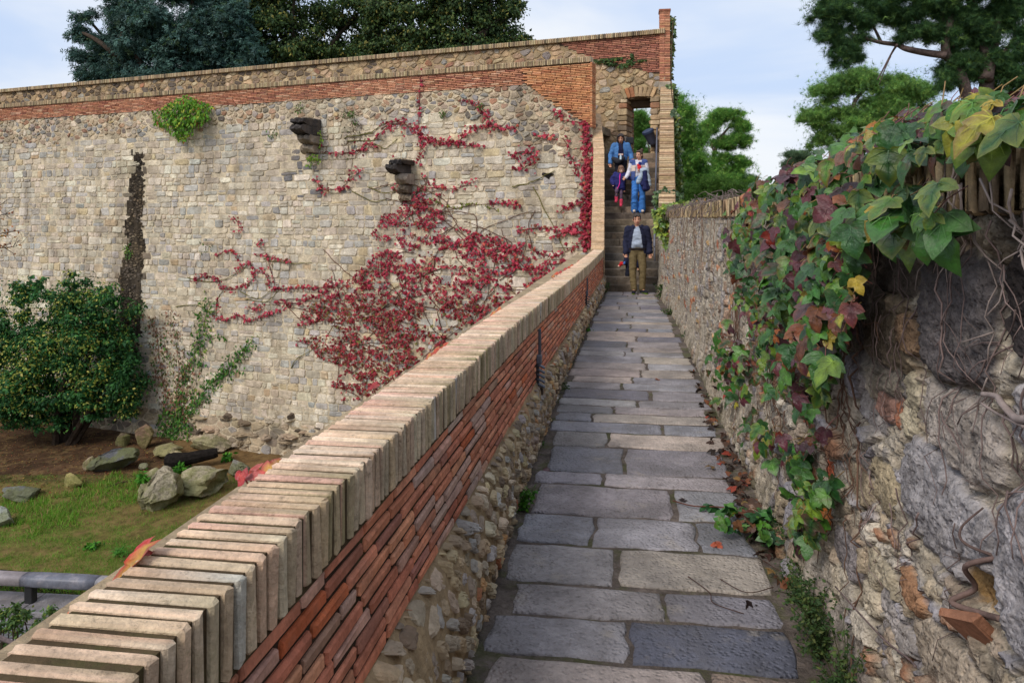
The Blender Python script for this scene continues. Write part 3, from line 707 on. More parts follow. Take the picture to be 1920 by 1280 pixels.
pal_cop = [(4, (206, 182, 148)), (3, (196, 168, 132)), (2, (214, 192, 160)), (1, (182, 154, 120)), (.5, (170, 150, 120))]
pal_cap = [(4, (190, 170, 136)), (3, (176, 152, 120)), (1, (150, 130, 104)), (1, (120, 106, 88))]
zB1 = 5.66; zT1 = 6.17; zC1 = 6.33

ramp = empty('rampart_wall', A0+wu*9+np.array([0, 0, -6.8]), 'huge pale rubble stone rampart wall with a brick parapet, half covered by red creeper', 'wall')
st = [Apx(*p) for p in ((252, 285), (268, 290), (270, 430), (266, 600), (264, 680), (230, 680), (229, 520), (240, 400))]
def in_streak(s, z): return inside(s+.30*(f1(z*1.4, 1.5, 3)-.5)+.22*(f1(z*5, s*5, 4)-.5), z, [tuple(p) for p in st])
def rub_lim(s):                         # lower edge of the rubble band under the parapet
    px, _ = pxA(s, 4.8)
    return float(np.interp(px, (-300, 0, 250, 300, 520, 800, 900, 960, 1108), (4.6, 4.66, 4.7, 4.85, 4.95, 4.95, 4.6, 4.1, 3.1)))+.35*(f1(s*.9, 2.2, 9)-.5)
but = [tuple(Apx(*p)) for p in ((984, 60), (984, 156), (1105, 236), (1112, 236), (1112, 60))]
def in_but(s, z): return inside(s, z, but)
mb = MB()
stm = MB()
sheet(stm, mapA, -.05, SL, -7.3, zC1-.05, .006, s2l(208, 192, 166), 150, 90, .05, sc=1.2)
ss, zz = np.linspace(min(a[0] for a in st)-.3, max(a[0] for a in st)+.3, 16), np.linspace(min(a[1] for a in st)-.2, max(a[1] for a in st)+.1, 70)
for i in range(15):
    for j in range(69):
        if in_streak(ss[i], zz[j]): stm.add(mapA(np.array([(ss[i], zz[j], .026), (ss[i+1], zz[j], .026), (ss[i+1], zz[j+1], .026), (ss[i], zz[j+1], .026)])), [(0, 1, 2, 3)], s2l(50, 44, 37)*RN.uniform(.6, 1.5))
stm.build('mortar_face', m_mortar, ramp)
for P in coursed(0, SL, -5.4, 5.0, .225, .36, 4):
    c = np.mean(P, 0)
    if c[1] > rub_lim(c[0]) or c[0] < .02: continue
    dk = in_streak(c[0], c[1])
    px, py = pxA(c[0], c[1])
    g = 1.0
    col = pick(pal_dark) if dk else pick(pal_ash)
    if not dk and (in_streak(c[0]+.22, c[1]) or in_streak(c[0]-.22, c[1])) and RN.random() < .55: col = pick([(2, (128, 116, 100)), (1, (100, 90, 78)), (1, (160, 146, 126))])
    if not dk:
        n = f1(c[0]*.35, c[1]*.35, 31)
        if n > .58 and RN.random() < .6: col = col*.5+.5*s2l(172, 168, 164)*RN.uniform(.8, 1.1)          # patches of greyer stone
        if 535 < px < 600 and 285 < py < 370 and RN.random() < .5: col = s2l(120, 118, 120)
    if dk or RN.random() < .04: continue
    stone(mb, P, RN.uniform(.035, .075) if dk else RN.uniform(.014, .040), col, mapA, gap=RN.uniform(.004, .018), rnd=.16, rough=.38)
zs = [a[1] for a in st]; ss_ = [a[0] for a in st]
for P in rubble(min(ss_)-.5, max(ss_)+.5, min(zs)-.2, max(zs)+.2, .105, 1.5):
    c = np.mean(P, 0)
    if in_streak(c[0], c[1]): stone(mb, P, RN.uniform(.01, .06), pick(pal_dark, .12), mapA, gap=RN.uniform(.004, .016), rnd=.2, rough=.5)
mb.build('squared_stones', m_stone, ramp, smooth=False)
mb = MB()
for P in rubble(-.05, SL, 2.9, zB1+.03, .165, 1.5, 1.1):
    c = np.mean(P, 0)
    if c[1] < rub_lim(c[0]) or c[0] < 0 or in_but(c[0], c[1]): continue
    stone(mb, P, RN.uniform(.018, .055), pick(pal_rub, .09), mapA, gap=RN.uniform(.006, .024), rnd=.24, rough=.4)
mb.build('rubble_band', m_stone, ramp)
mb = MB()
for P in rubble(-.05, SL, -7.1, -5.3, .26, 1.7):
    c = np.mean(P, 0)
    stone(mb, P, RN.uniform(.015, .07), pick([(3, (190, 172, 144)), (2, (170, 154, 130)), (2, (146, 132, 112)), (1, (170, 166, 162)), (.6, (110, 98, 84))]), mapA, gap=RN.uniform(.01, .05), rnd=.2, rough=.4)
# rough outcrop ledge at the foot
for i in range(34):
    px = RN.uniform(300, 640); a = Apx(px, RN.uniform(775, 838))
    w = RN.uniform(.15, .5); h = RN.uniform(.06, .16)
    P = [(a[0]+w*math.cos(t)*RN.uniform(.8, 1.1), a[1]+h*math.sin(t)*RN.uniform(.8, 1.1)) for t in np.linspace(0, 6.28, 7)[:-1]]
    stone(mb, P, RN.uniform(.07, .24), pick([(3, (176, 156, 130)), (2, (146, 130, 110)), (2, (188, 174, 152)), (1, (104, 92, 78))]), mapA, gap=.0, rnd=.2, rough=.4)
mb.build('rough_footing', m_stone, ramp)
mb = MB()
sheet(mb, mapA, -.03, SL, zB1-.02, zT1+.02, .012, s2l(84, 64, 52), 60, 2, .004)
bricks(mb, mapA, .0, SL, zB1, zT1, .29, .036, .017, pal_brk, e=.03, test=lambda s, z: not in_but(s, z))
mb.build('brick_band', m_brick, ramp)
mb = MB()
for s in np.arange(0, SL, .056):        # brick-on-edge capping
    cbox(mb, (s, zT1+.085, -.05+RN.uniform(-.006, .006)), (.021, .078+RN.uniform(-.004, .006), .15), .012, pick(pal_cap, .12), mapA, jit=.002)
sheet(mb, mapA, -.03, SL, zT1+.0, zT1+.10, .08, s2l(110, 96, 74), 40, 1, .004)
mb.build('coping', m_coping, ramp)
mb = MB()
V, Fs = [], []
sheet(mb, mapA, -.02, 2.6, zB1-2.2, zT1+.0, .03, s2l(110, 78, 58), 50, 44, .004, test=in_but)
bricks(mb, mapA, -.0, 2.6, 2.2, zT1, .29, .034, .016, pal_org, e=.045, test=in_but, proud=.022)
for k in range(70):                     # the return of the buttress seen at its right edge
    z = zT1-.047*k-.02
    if z > Apx(1105, 240)[1]: cbox(mb, (-.03, z, -.12), (.03, .017, .2), .005, pick(pal_org, .1), mapA)
mb.build('brick_buttress', m_brick, ramp)
# body of the wall behind its face and the wall walk
def solid(name, mat, parent, mapf, s0, s1, z0, z1, e0, e1, col):
    m_ = MB(); cbox(m_, ((s0+s1)/2, (z0+z1)/2, (e0+e1)/2), (abs(s1-s0)/2, abs(z1-z0)/2, abs(e1-e0)/2), .01, col, mapf); return m_.build(name, mat, parent)
solid('wall_core', m_mortar, ramp, mapA, -.02, SL, -7.2, zT1+.05, -.35, -.06, s2l(170, 150, 124))
# putlog hole: the shade inside it painted as a near-black raised patch
mb = MB(); a = Apx(1028, 329)
P = [(a[0]+x*.0075*2, a[1]+y*.0075*2) for x, y in ((-14, 2), (-6, 5), (2, 4), (12, 6), (14, 1), (4, -3), (-3, -9), (-5, -2))]
stone(mb, P, .004, s2l(18, 16, 15), lambda V: mapA(V+np.array([0, 0, .05])), gap=0, rnd=.15, base=-.01)
mb.build('putlog_shade', m_stone, ramp)
# corbels
def corbel(px0, py0, w, hs, es, cols, lab):
    a = Apx(px0, py0); m_ = MB(); z = a[1]
    for h, e, c in zip(hs, es, cols):
        hw = w*RN.uniform(.8, 1.08)/2; off = RN.uniform(-.07, .07); hg = h-.015
        prof = [(-.3, 0), (e*.5, .01), (e-.10, 0), (e-.02, -.05), (e, -.14), (e-.03, -hg*.62), (e*.84-.04, -hg*.88), (e*.62, -hg), (-.3, -hg)]
        ns = 11; m = len(prof); V = []
        for q in range(ns):
            t = q/(ns-1)*2-1; sh = 1-.10*abs(t)**4
            for (ee_, zz_) in prof:
                nz_ = .24*(f1(t*2.6+e*3, ee_*3.5+zz_*7, 19)-.5)
                V.append((a[0]+off+t*hw, z+zz_+nz_*.5, (ee_*sh if ee_ > 0 else ee_)+nz_))
        Fs = [(q*m+k, q*m+(k+1) % m, (q+1)*m+(k+1) % m, (q+1)*m+k) for q in range(ns-1) for k in range(m)]+[tuple(range(m)), tuple((ns-1)*m+k for k in range(m))]
        cc = s2l(*c); C = np.array([cc*(.6+.8*f1(v[0]*4, v[1]*4+v[2]*3, 23)) for v in V])
        m_.add(mapA(np.array(V)), Fs, C)
        z -= h
    o = m_.build('corbel', m_stone, ramp); o['label'] = lab
corbel(590, 228, .5, (.22, .30, .28, .30, .2), (1.1, 1.15, .78, .48, .26), ((54, 51, 52), (66, 62, 62), (140, 128, 114), (178, 162, 140), (180, 164, 142)), 'black stained stone corbel under the parapet')
corbel(764, 303, .46, (.14, .28, .34, .28, .24), (.95, 1.02, .62, .42, .24), ((46, 43, 43), (66, 62, 60), (156, 142, 126), (110, 98, 84), (146, 130, 112)), 'black stained stone corbel wrapped by red creeper')

# ---------------- the higher wall with the doorway
BL = float(Bpx(-260, 400)[0]); BR = float(Bpx(1246, 300)[0])
zTb = 7.47
upw = empty('upper_wall', B0+np.array([0, 0, 3.4]), 'higher rubble wall behind the parapet, with brick corner and an open stone doorway', 'wall')
dl = Bpx(1176, 187); dr = Bpx(1220, 187); zthr = 3.62
sD0, sD1 = dr[0], dl[0]; zD = dl[1]
def in_door(s, z, g=0.): return sD0-g < s < sD1+g and z < zD+g+.05*math.cos((s-(sD0+sD1)/2)*4)
brb = [tuple(Bpx(*p)) for p in ((1040, 40), (1043, 84), (1075, 92), (1108, 110), (1170, 124), (1238, 140), (1250, 140), (1250, 30))]
def in_brb(s, z): return inside(s+.25*(f1(s*2, z*2, 8)-.5), z, brb)
mb = MB()
sheet(mb, mapB, BR, BL, 2.5, zTb-.16, 0., s2l(176, 152, 118), 300, 50, .03, sc=2., test=lambda s, z: not in_door(s, z, .02))
mb.build('mortar_face', m_mortar, upw)
mb = MB()
pal_upw = [(4, (196, 168, 132)), (3, (182, 154, 120)), (2, (206, 182, 150)), (1.5, (164, 142, 118)), (.6, (170, 122, 94)), (.8, (156, 148, 142))]
for P in rubble(BR, 3.2, 2.6, zTb-.15, .2, 1.5)+rubble(3.2, BL, zTb-1.6, zTb-.15, .2, 1.5):
    c = np.mean(P, 0)
    if in_brb(*c) or in_door(c[0], c[1], .12): continue
    px, py = c; col = pick(pal_upw, .12)
    if c[0] > 9 and RN.random() < .35: col = s2l(96, 84, 74)
    stone(mb, P, RN.uniform(.012, .04), col, mapB, gap=RN.uniform(.008, .03), rnd=.2, rough=.6)
mb.build('rubble_stones', m_stone, upw)
mb = MB()
sheet(mb, mapB, BR, 3.6, 5.4, zTb-.14, .01, s2l(84, 66, 56), 60, 40, .004, test=lambda s, z: in_brb(s, z))
bricks(mb, mapB, BR, 3.6, 5.4, zTb-.15, .28, .038, .017, [(3, (176, 118, 96)), (3, (164, 106, 88)), (2, (186, 130, 106)), (1, (140, 92, 78))], e=.02, test=in_brb)
mb.build('brick_corner', m_brick, upw)
mb = MB()
for s in np.arange(BR, BL, .06): cbox(mb, (s, zTb-.075, -.02+RN.uniform(-.008, .008)), (.023, .075, .16), .01, pick(pal_cap, .12), mapB, jit=.002)
mb.build('coping', m_coping, upw)
mb = MB()                               # door arch stones, jambs, reveal
for k, t in enumerate(np.linspace(0, 1, 8)):
    s = sD0-.1+t*(sD1-sD0+.2); ang = (t-.5)*-.9; up = zD+.02+.05*math.cos((t-.5)*3)
    r_ = np.array([[math.cos(ang), math.sin(ang), 0], [-math.sin(ang), math.cos(ang), 0], [0, 0, 1]])
    cbox(mb, (s, up+.15, -.12), (.058, .16, .2), .015, pick([(3, (196, 166, 124)), (1, (180, 120, 84)), (2, (170, 146, 112))]), mapB, jit=.008, rot=r_.T)
for sd_, s in ((-1, sD0), (1, sD1)):
    z = zthr-.1
    while z < zD-.05:
        h = RN.uniform(.12, .24); w = RN.uniform(.1, .17)
        cbox(mb, (s+sd_*w, z+h/2, -.32), (w, h/2-.012, .38), .02, pick(pal_upw), mapB, jit=.008); z += h
    z = zthr-.1
    while z < zD:
        h = RN.choice([.05, .05, .1, .16]); cbox(mb, (s+sd_*.165, z+h/2, -.82), (.16, h/2-.006, .13), .01, pick([(2, (150, 92, 66)), (2, (150, 126, 98)), (1, (120, 96, 76))]), mapB, jit=.006); z += h
cbox(mb, ((sD0+sD1)/2, zD-.07, -.72), ((sD1-sD0)/2+.2, .10, .22), .02, s2l(86, 70, 54), mapB)
cbox(mb, ((sD0+sD1)/2, zD+.16, -.55), ((sD1-sD0)/2+.3, .13, .32), .02, s2l(96, 80, 62), mapB)
cbox(mb, ((sD0+sD1)/2, zthr-.2, -.6), ((sD1-sD0)/2+.1, .2, .8), .02, s2l(120, 104, 84), mapB)
mb.build('doorway', m_stone, upw)
solid('wall_core', m_mortar, upw, mapB, sD1+.25, BL, -2, zTb-.2, -.94, -.08, s2l(160, 138, 110))
solid('wall_core', m_mortar, upw, mapB, BR, sD0-.2, -2, zTb-.2, -.94, -.08, s2l(160, 138, 110))
solid('wall_core', m_mortar, upw, mapB, sD0-.2, sD1+.25, zD+.3, zTb-.2, -.94, -.08, s2l(160, 138, 110))
mb = MB()
cbox(mb, ((SL)/2, 4.35, -1.4), (abs(SL)/2, .12, 1.1), .01, s2l(140, 126, 110), mapA)
tag(mb.build('wall_walk', m_dirt, None), kind='structure')

# brick pier at the corner
pc = (U(1246, HZ, 24.05)); pier = empty('brick_pier', (pc[0], pc[1], 3.4), 'tall slim brick pier rising above the doorway corner', 'pier')
mb = MB(); pw = .16
z = 5.85
k = 0
while z < 8.02:
    for q in ((-1, 1) if k % 2 else (0,)):
        if k % 2: cbox(mb, (pc[0]+q*pw/2, pc[1], z+.02), (pw/2-.004, .2, .02), .006, pick(pal_brk[:4]+[(2, (190, 140, 104))], .1), jit=.003)
        else: cbox(mb, (pc[0], pc[1], z+.02), (pw, .2, .02), .006, pick(pal_brk[:4]+[(2, (190, 140, 104))], .1), jit=.003)
    z += .051; k += 1
cbox(mb, (pc[0], pc[1], 6.9), (pw-.012, .19, 1.1), .005, s2l(120, 84, 66))
cbox(mb, (pc[0], pc[1], 8.05), (pw+.02, .22, .035), .01, s2l(150, 96, 76))
mb.build('brickwork', m_brick, pier)
mb = MB(); cbox(mb, (pc[0]+.02, pc[1]-.02, 5.72), (pw+.05, .24, .13), .02, s2l(190, 178, 160), jit=.01); mb.build('base_stone', m_stone, pier)
# ------------------------------------------------------------------ path, parapet, stairs
D0 = 17.8                                # where the stairs begin
def Xl(d): return np.interp(d, (-4, 2.8, 4.2, 7.5, 10, 13.5, 15.8, 18), (-.60, -.60, -.65, -.69, -.675, -.63, -.59, -.56))   # foot of the parapet
def Xr(d): return np.interp(d, (-4, 2.6, 3.2, 6, 9, 12, 15, 18), (.64, .64, .66, .74, .76, .72, .66, .60))
def Xc(d): return np.interp(d, (-4, 5, 8.3, 12.5, 17.9), (-.68, -.68, -.665, -.63, -.545))                            # front edge of the coping
def Zc(d): return CZ-np.interp(d, (-4, 4.0, 4.9, 6.1, 8.3, 12.5, 17.9), (.637, .637, .645, .66, .70, .74, .71))
pathm = MB()
# bed
ds = np.linspace(-3, D0+.3, 240)
nx = 26; V = []; Fs = []
for d in ds:
    for x in np.linspace(-.95, 1.05, nx): V.append((x, d, .004+.012*(f1(x*4, d*4, 3)-.5)+.035*float(sstep(.55, .95, abs(x-.04)))*f1(x*7, d*7, 5)))
for j in range(len(ds)-1):
    for i in range(nx-1): a = j*nx+i; Fs.append((a, a+1, a+nx+1, a+nx))
bc = np.array([s2l(104, 94, 88)*(.8+.4*f1(v[0]*5, v[1]*5, 9)) for v in V])
pb = MB(); pb.add(V, Fs, bc)
path = empty('path', (0, 8, -.05)); path['kind'] = 'structure'
pb.build('bed', m_dirt, path, smooth=True)['kind'] = 'structure'
rows_px = [1640, 1500, 1400, 1318, 1232, 1150, 1092, 1018, 962, 905, 881, 834, 806, 787, 771, 757, 744, 726, 713, 702, 688, 676, 664, 655]
rd = [CZ*F/(p-HZ)*.989+.0 for p in rows_px]
splits = {3: [1330], 4: [1180], 5: [1248], 6: [1158], 7: [1115, 1305], 8: [1262], 9: [1128], 10: [1172], 11: [1140], 12: [1240], 13: [1110], 14: [1150]}
while rd[-1] < D0-.25: rd.append(rd[-1]+RN.uniform(.28, .5))
rd[-1] = D0+.02
rd = [-2.6, -2.1, -1.7, -1.3, -.9, -.5, -.15, .2, .55, .9, 1.25, 1.6]+rd
pal_slab = [(4, (156, 149, 149)), (3, (146, 142, 147)), (3, (166, 154, 147)), (2, (138, 136, 143)), (2, (172, 158, 148)), (1, (124, 123, 132))]
def slab(x0, x1, d0, d1, col, dome=.012):
    n = 5; o = []
    for t in np.linspace(0, 1, n, endpoint=False): o.append((x0+(x1-x0)*t, d0))
    for t in np.linspace(0, 1, n, endpoint=False): o.append((x1, d0+(d1-d0)*t))
    for t in np.linspace(0, 1, n, endpoint=False): o.append((x1+(x0-x1)*t, d1))
    for t in np.linspace(0, 1, n, endpoint=False): o.append((x0, d1+(d0-d1)*t))
    P = np.array(o); c = np.array([(x0+x1)/2, (d0+d1)/2])
    w = np.array([[f1(p[0]*9, p[1]*9, 21)-.5, f1(p[0]*9, p[1]*9, 33)-.5] for p in P]); P = P+w*.045
    for q in range(4): P[q*n] = P[q*n]*.9+.1*(P[(q*n+1) % 20]+P[q*n-1])/2*1.0
    hx, hy = (x1-x0)/2, (d1-d0)/2
    def ins(a): return c+(P-c)*np.array([1-a/hx, 1-a/hy])
    tl = NR.uniform(-.008, .008, 2)
    rings = [(P, -.03), (P, .005), (ins(.007), .0115), (ins(.03), .0135), (c+(P-c)*.5, .014)]
    V = [];
    for k, (Q, z) in enumerate(rings):
        for q in Q: V.append((q[0], q[1], z+(tl@(q-c))+(.007*(f1(q[0]*6, q[1]*6, 41)-.5) if k > 1 else 0)))
    V.append((c[0], c[1], .0142)); m = 20; Fs = []
    for k in range(4):
        for i in range(m): j = (i+1) % m; Fs.append((k*m+i, k*m+j, (k+1)*m+j, (k+1)*m+i))
    for i in range(m): Fs.append((4*m+i, 4*m+(i+1) % m, 5*m))
    pathm.add(V, Fs, col)
for r in range(len(rd)-1):
    d0, d1 = rd[r], rd[r+1]; dm = (d0+d1)/2; k = r-12
    xl, xr = Xl(dm)+.05+RN.uniform(0, .07), Xr(dm)-RN.uniform(.0, .08)
    zc_ = dm
    if k in splits: xs = [float(on_z(p, HZ+CZ*F/(dm*1.0), 0)[0]) for p in splits[k]]
    else:
        n = RN.choice([1, 2, 2, 2, 3]); xs = [xl+(xr-xl)*(q+RN.uniform(.75, 1.25))/(n+0.) for q in range(n-1)] if n > 1 else []
        xs = [min(max(x, xl+.18), xr-.18) for x in xs]
    ed = [xl]+sorted(xs)+[xr]
    for i in range(len(ed)-1):
        g = RN.uniform(.005, .015) if dm > 3.4 else RN.uniform(.008, .018)
        if ed[i+1]-ed[i] < .1: continue
        col = pick(pal_slab, .08)
        if k == 4 and i == 1: col = s2l(88, 90, 104)                   # the dark smooth slab
        if k == 3 and i == 1: col = s2l(150, 130, 116)
        jl, jr = RN.uniform(0, .02), RN.uniform(0, .02)
        slab(ed[i]+(g if i else 0), ed[i+1]-g, d0+g*.8+jl, d1-g*.8-jr*.5, col)
pathm.build('slabs', m_slab, path, smooth=True)['kind'] = 'structure'

# ---------------- the parapet on the left
par = empty('parapet_wall', (-.8, 6, 0), 'long low parapet beside the paved path, brick coping over thin red bricks and rubble', 'parapet')
def mapP(V):                             # (d, z, e): e outward towards the path from the coping front
    return np.stack([Xc(V[:, 0])+V[:, 2], V[:, 0], V[:, 1]], 1)
mb = MB()
D1 = D0+.12
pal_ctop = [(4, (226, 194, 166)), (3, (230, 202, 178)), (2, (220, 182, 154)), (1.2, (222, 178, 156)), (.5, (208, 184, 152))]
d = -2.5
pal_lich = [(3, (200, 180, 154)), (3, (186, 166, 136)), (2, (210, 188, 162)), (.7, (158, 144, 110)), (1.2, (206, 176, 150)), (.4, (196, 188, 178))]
while d < D1:
    w = RN.uniform(.0126, .0138)
    t = Zc(d)+RN.uniform(-.0025, .002)
    V, Fs = chamfer_box(w, .079, .114, .0045)
    V = V+NR.uniform(-.0026, .0026, V.shape)*np.array([.6, .8, 1.5])
    V[:, 2] += NR.uniform(-.004, .003)
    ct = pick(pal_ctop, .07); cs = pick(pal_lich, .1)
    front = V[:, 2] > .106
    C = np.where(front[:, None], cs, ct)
    V = V+np.array([d, t-.079, -.114])
    mb.add(mapP(V), Fs, C)
    d += 2*w+RN.uniform(.0145, .018)
cop = mb.build('coping', m_coping, par, smooth=False)
mb = MB()
dd = np.linspace(-2.5, D1, 160); V = []
for x in dd:
    for z, e in ((Zc(x)-.17, -.009), (Zc(x)-.0065, -.009), (Zc(x)-.0065, -.222), (Zc(x)-.17, -.222)): V.append((Xc(x)+e, x, z))
Fs = []
for i in range(len(dd)-1):
    for k in range(4): k2 = (k+1) % 4; Fs.append((i*4+k, i*4+k2, i*4+4+k2, i*4+4+k))
mb.add(V, Fs, s2l(84, 70, 52)); mb.build('coping_joints', m_joint, par)
# brick band: 9 courses that follow the coping
pal_pb = [(4, (206, 132, 102)), (3, (194, 120, 92)), (2, (212, 146, 114)), (.7, (176, 118, 100)), (.5, (208, 112, 72)), (.6, (198, 152, 130))]
mb = MB(); hb = .0335; jb = .015
def face_e(z_below): return -.004+.13*(z_below/.9)**1.6*0+.012
NC = 9
for k in range(NC):
    d = -2.5-RN.uniform(0, .25)
    while d < D1-.02:
        L_ = .262*RN.uniform(.85, 1.06)
        if RN.random() < .12: L_ *= .5
        if d+L_ > D1: L_ = D1-d
        c0 = pick(pal_pb, .1)
        dm_ = d+L_/2
        if RN.random() < .3*float(np.exp(-((dm_-3.3)/.7)**2))+.02: c0 = c0*.45+.55*s2l(190, 176, 164)     # lime bloom
        zt = Zc(dm_)-.158-.016-k*(hb+jb)
        slope = (Zc(dm_+.1)-Zc(dm_-.1))/.2
        V, Fs = chamfer_box(L_/2-.007, hb/2, .05, .006)
        V = V+NR.uniform(-.0028, .0028, V.shape)
        V[:, 1] += V[:, 0]*slope
        V += np.array([dm_, zt-hb/2+RN.uniform(-.001, .001), -.05-.012+RN.uniform(-.0018, .0018)])
        mb.add(mapP(V), Fs, c0)
        d += L_+.0
mb.build('brick_band', m_brick, par)
mb = MB()
V = []
for x in dd:
    for z, e in ((Zc(x)-.158, -.024), (Zc(x)-.158-.024-NC*(hb+jb), -.021)): V.append((Xc(x)+e, x, z))
mb.add(V, [(i*2, i*2+1, i*2+3, i*2+2) for i in range(len(dd)-1)], s2l(72, 58, 48)); mb.build('band_joints', m_joint, par)
# rubble base
def zbrk(d): return Zc(d)-.158-.016-NC*(hb+jb)
def mapR(V):                             # (d, t, e): t 0..0.55 from the ground upward, leaning out to the foot of the wall
    d_, t = V[:, 0], V[:, 1]; top = zbrk(d_); z = t/.47*(top+.02)-.02
    f = np.clip(z/top, 0, 1); f = np.where(z > top-.01, 1+(z-top+.01)*9, f); x = Xl(d_)*(1-f)+(Xc(d_)+.0)*f+.03*np.sin(f*np.pi)
    return np.stack([x+V[:, 2], d_, z], 1)
mb = MB(); sheet(mb, mapR, -2.5, D1, -.08, .505, .014, s2l(170, 146, 114), 260, 8, .03, sc=6); mb.build('mortar_face', m_mortar, par, smooth=True)
mb = MB()
pal_cob = [(5, (194, 170, 138)), (3, (206, 188, 162)), (2, (168, 152, 136)), (1.5, (184, 178, 172)), (.5, (200, 156, 108)), (.4, (188, 118, 84)), (1.5, (142, 124, 104)), (.8, (208, 190, 150))]
for P in rubble(-2.5, 8, -.06, .485, .072, 1.25)+rubble(8, D1, -.06, .485, .10, 1.4):
    c = np.mean(P, 0)
    big = RN.random() < .12
    stone(mb, P, RN.uniform(.016, .042), pick(pal_cob, .10), mapR, gap=RN.uniform(.004, .018), rnd=.24, rough=.35, sub=1)
mb.build('rubble_base', m_stone, par)
mb = MB()                                # outer side down to the garden
cbox(mb, (-1.06, 7.6, -2.95), (.155, 10.2, 3.8), .02, s2l(170, 150, 122)); mb.build('outer_face', m_mortar, par)
mb = MB(); cbox(mb, (.1, 7.6, -3.5), (1.04, 10.2, 3.4), .02, s2l(150, 132, 108)); tag(mb.build('causeway', m_mortar), kind='structure')

# recessed wall lights in slots of the parapet
def wall_light(dpos, lab, h0):
    x0 = float(Xc(dpos))+.012; zt = float(Zc(dpos))-.17
    r_ = empty('wall_light', (x0, dpos, zt-.42), lab, 'wall light', 'wall lights set into the parapet')
    m_ = MB(); cbox(m_, (x0+.0, dpos, zt-.11), (.011, .013, .1), .005, s2l(78, 82, 92)); m_.build('conduit', m_metal, r_)
    m_ = MB(); cbox(m_, (x0-.004, dpos, zt-.24), (.02, .028, .035), .008, s2l(96, 100, 112)); m_.build('cap', m_metal, r_)
    for q in range(5):
        m_ = MB(); c_ = np.array([x0+.012, dpos, zt-.292-.036*q]); V, Fs = chamfer_box(.028, .026, .006, .003)
        V[:, 2] += -.5*V[:, 0]; m_.add(V+c_, Fs, s2l(72, 78, 96)); m_.build('louvre', m_metal, r_)
    m_ = MB(); cbox(m_, (x0-.02, dpos, zt-.36), (.016, .022, .1), .004, s2l(30, 32, 38)); m_.build('housing', m_metal, r_)
    m_ = MB(); cbox(m_, (x0+.01, dpos, zt-.56), (.012, .028, .1), .008, s2l(58, 48, 40)); m_.build('slot', m_joint, r_)
wl = lambda px: float(np.interp(px, [pxx for pxx in np.interp(np.linspace(3, 17, 80), [3, 17], [3, 17])], np.linspace(3, 17, 80)))
def d_at_px(px):
    best = min(np.linspace(2, 17, 1500), key=lambda d_: abs(960+F*(np.dot(np.array([Xc(d_)+.012, d_, 0]), RT))/np.dot(np.array([Xc(d_)+.012, d_, 0]), FW)-px)); return float(best)
wall_light(d_at_px(1012), 'slim grey louvred wall light set in the bricks nearest the camera', .4)
wall_light(d_at_px(1101), 'slim grey louvred wall light set in the bricks near the stairs', .4)

# ---------------- stairs
RS, TR, NS = .165, .28, 22
def sxl(d): return float(np.interp(d, (17.8, 21.9, 24.2), (-.545, -.67, -.86)))
def sxr(d): return float(np.interp(d, (17.8, 24.2), (.615, .93)))
stairs = empty('staircase', (0, D0, 0), 'steep worn stone staircase climbing to the doorway', 'staircase')
mb = MB()
for k in range(NS):
    y0 = D0+k*TR; z1 = (k+1)*RS; y1 = y0+TR+.05
    if k == NS-1: y1 = 24.95
    xl, xr = sxl(y0)-.05, sxr(y0)+.05
    n = 1 if RN.random() < .35 else 2
    cut = [xl]+([xl+(xr-xl)*RN.uniform(.3, .7)] if n == 2 else [])+[xr]
    for i in range(n):
        col = pick([(3, (124, 112, 100)), (2, (112, 102, 92)), (2, (140, 124, 106)), (1, (100, 94, 90))], .08)
        cbox(mb, ((cut[i]+cut[i+1])/2, (y0+y1)/2, z1-.31/2), ((cut[i+1]-cut[i])/2-.004, (y1-y0)/2, .155+RN.uniform(-.003, .003)), .016, col, jit=.005)
cbox(mb, (.0, 21.4, -.6), (.9, 3.6, .62), .01, s2l(90, 80, 70))
mb.build('steps', m_step, stairs)
# left stair parapet, its coping climbs with the steps
spl = empty('stair_parapet', (-.75, D0, 0), 'steep brick-capped parapet on the left of the stairs, beside the red creeper', 'parapet')
def zsl(d): return float(np.interp(d, (17.75, 18.0, 21.9, 24.3), (.98, 1.10, 3.6, 5.05)))
def wsl(d): return float(np.interp(d, (17.8, 24.2), (.30, .30)))
mb = MB(); mj = MB(); d = 17.76
while d < 24.05:
    sl_ = (zsl(d+.05)-zsl(d-.05))/.1; ang = math.atan(sl_)
    x1 = sxl(d)+.005; x0 = x1-wsl(d)
    st_ = .05
    r_ = np.array([[1, 0, 0], [0, math.cos(ang), -math.sin(ang)], [0, math.sin(ang), math.cos(ang)]])
    h_ = .075
    off = r_@np.array([0, 0, -h_])
    cbox(mb, (((x0+x1)/2)+RN.uniform(-.006, .006), d+off[1], zsl(d)+off[2]), ((x1-x0)/2, .0185, h_), .007, pick([(3, (212, 182, 148)), (2, (206, 174, 138)), (1, (196, 164, 130))], .05), jit=.002, rot=r_)
    d += st_*math.cos(ang)
mb.build('coping', m_coping, spl)
mb = MB(); n = 60; V = []
dd2 = np.linspace(17.78, 24.1, n)
for d in dd2:
    x1 = sxl(d)-.006; x0 = x1-wsl(d)+.02; zt = zsl(d)-.035
    V += [(x0, d, -3), (x0, d, zt), (x1, d, zt), (x1, d, -.3)]
Fs = []
for i in range(n-1):
    for k in range(3): Fs.append((4*i+k, 4*i+k+1, 4*i+k+5, 4*i+k+4))
Fs.append((0, 1, 2, 3))
mb.add(V, Fs, s2l(150, 122, 92)); mb.build('masonry', m_mortar, spl)
mb = MB()
def mapL(V):
    return np.stack([np.array([sxl(d) for d in V[:, 0]])+V[:, 2]-.006, V[:, 0], V[:, 1]], 1)
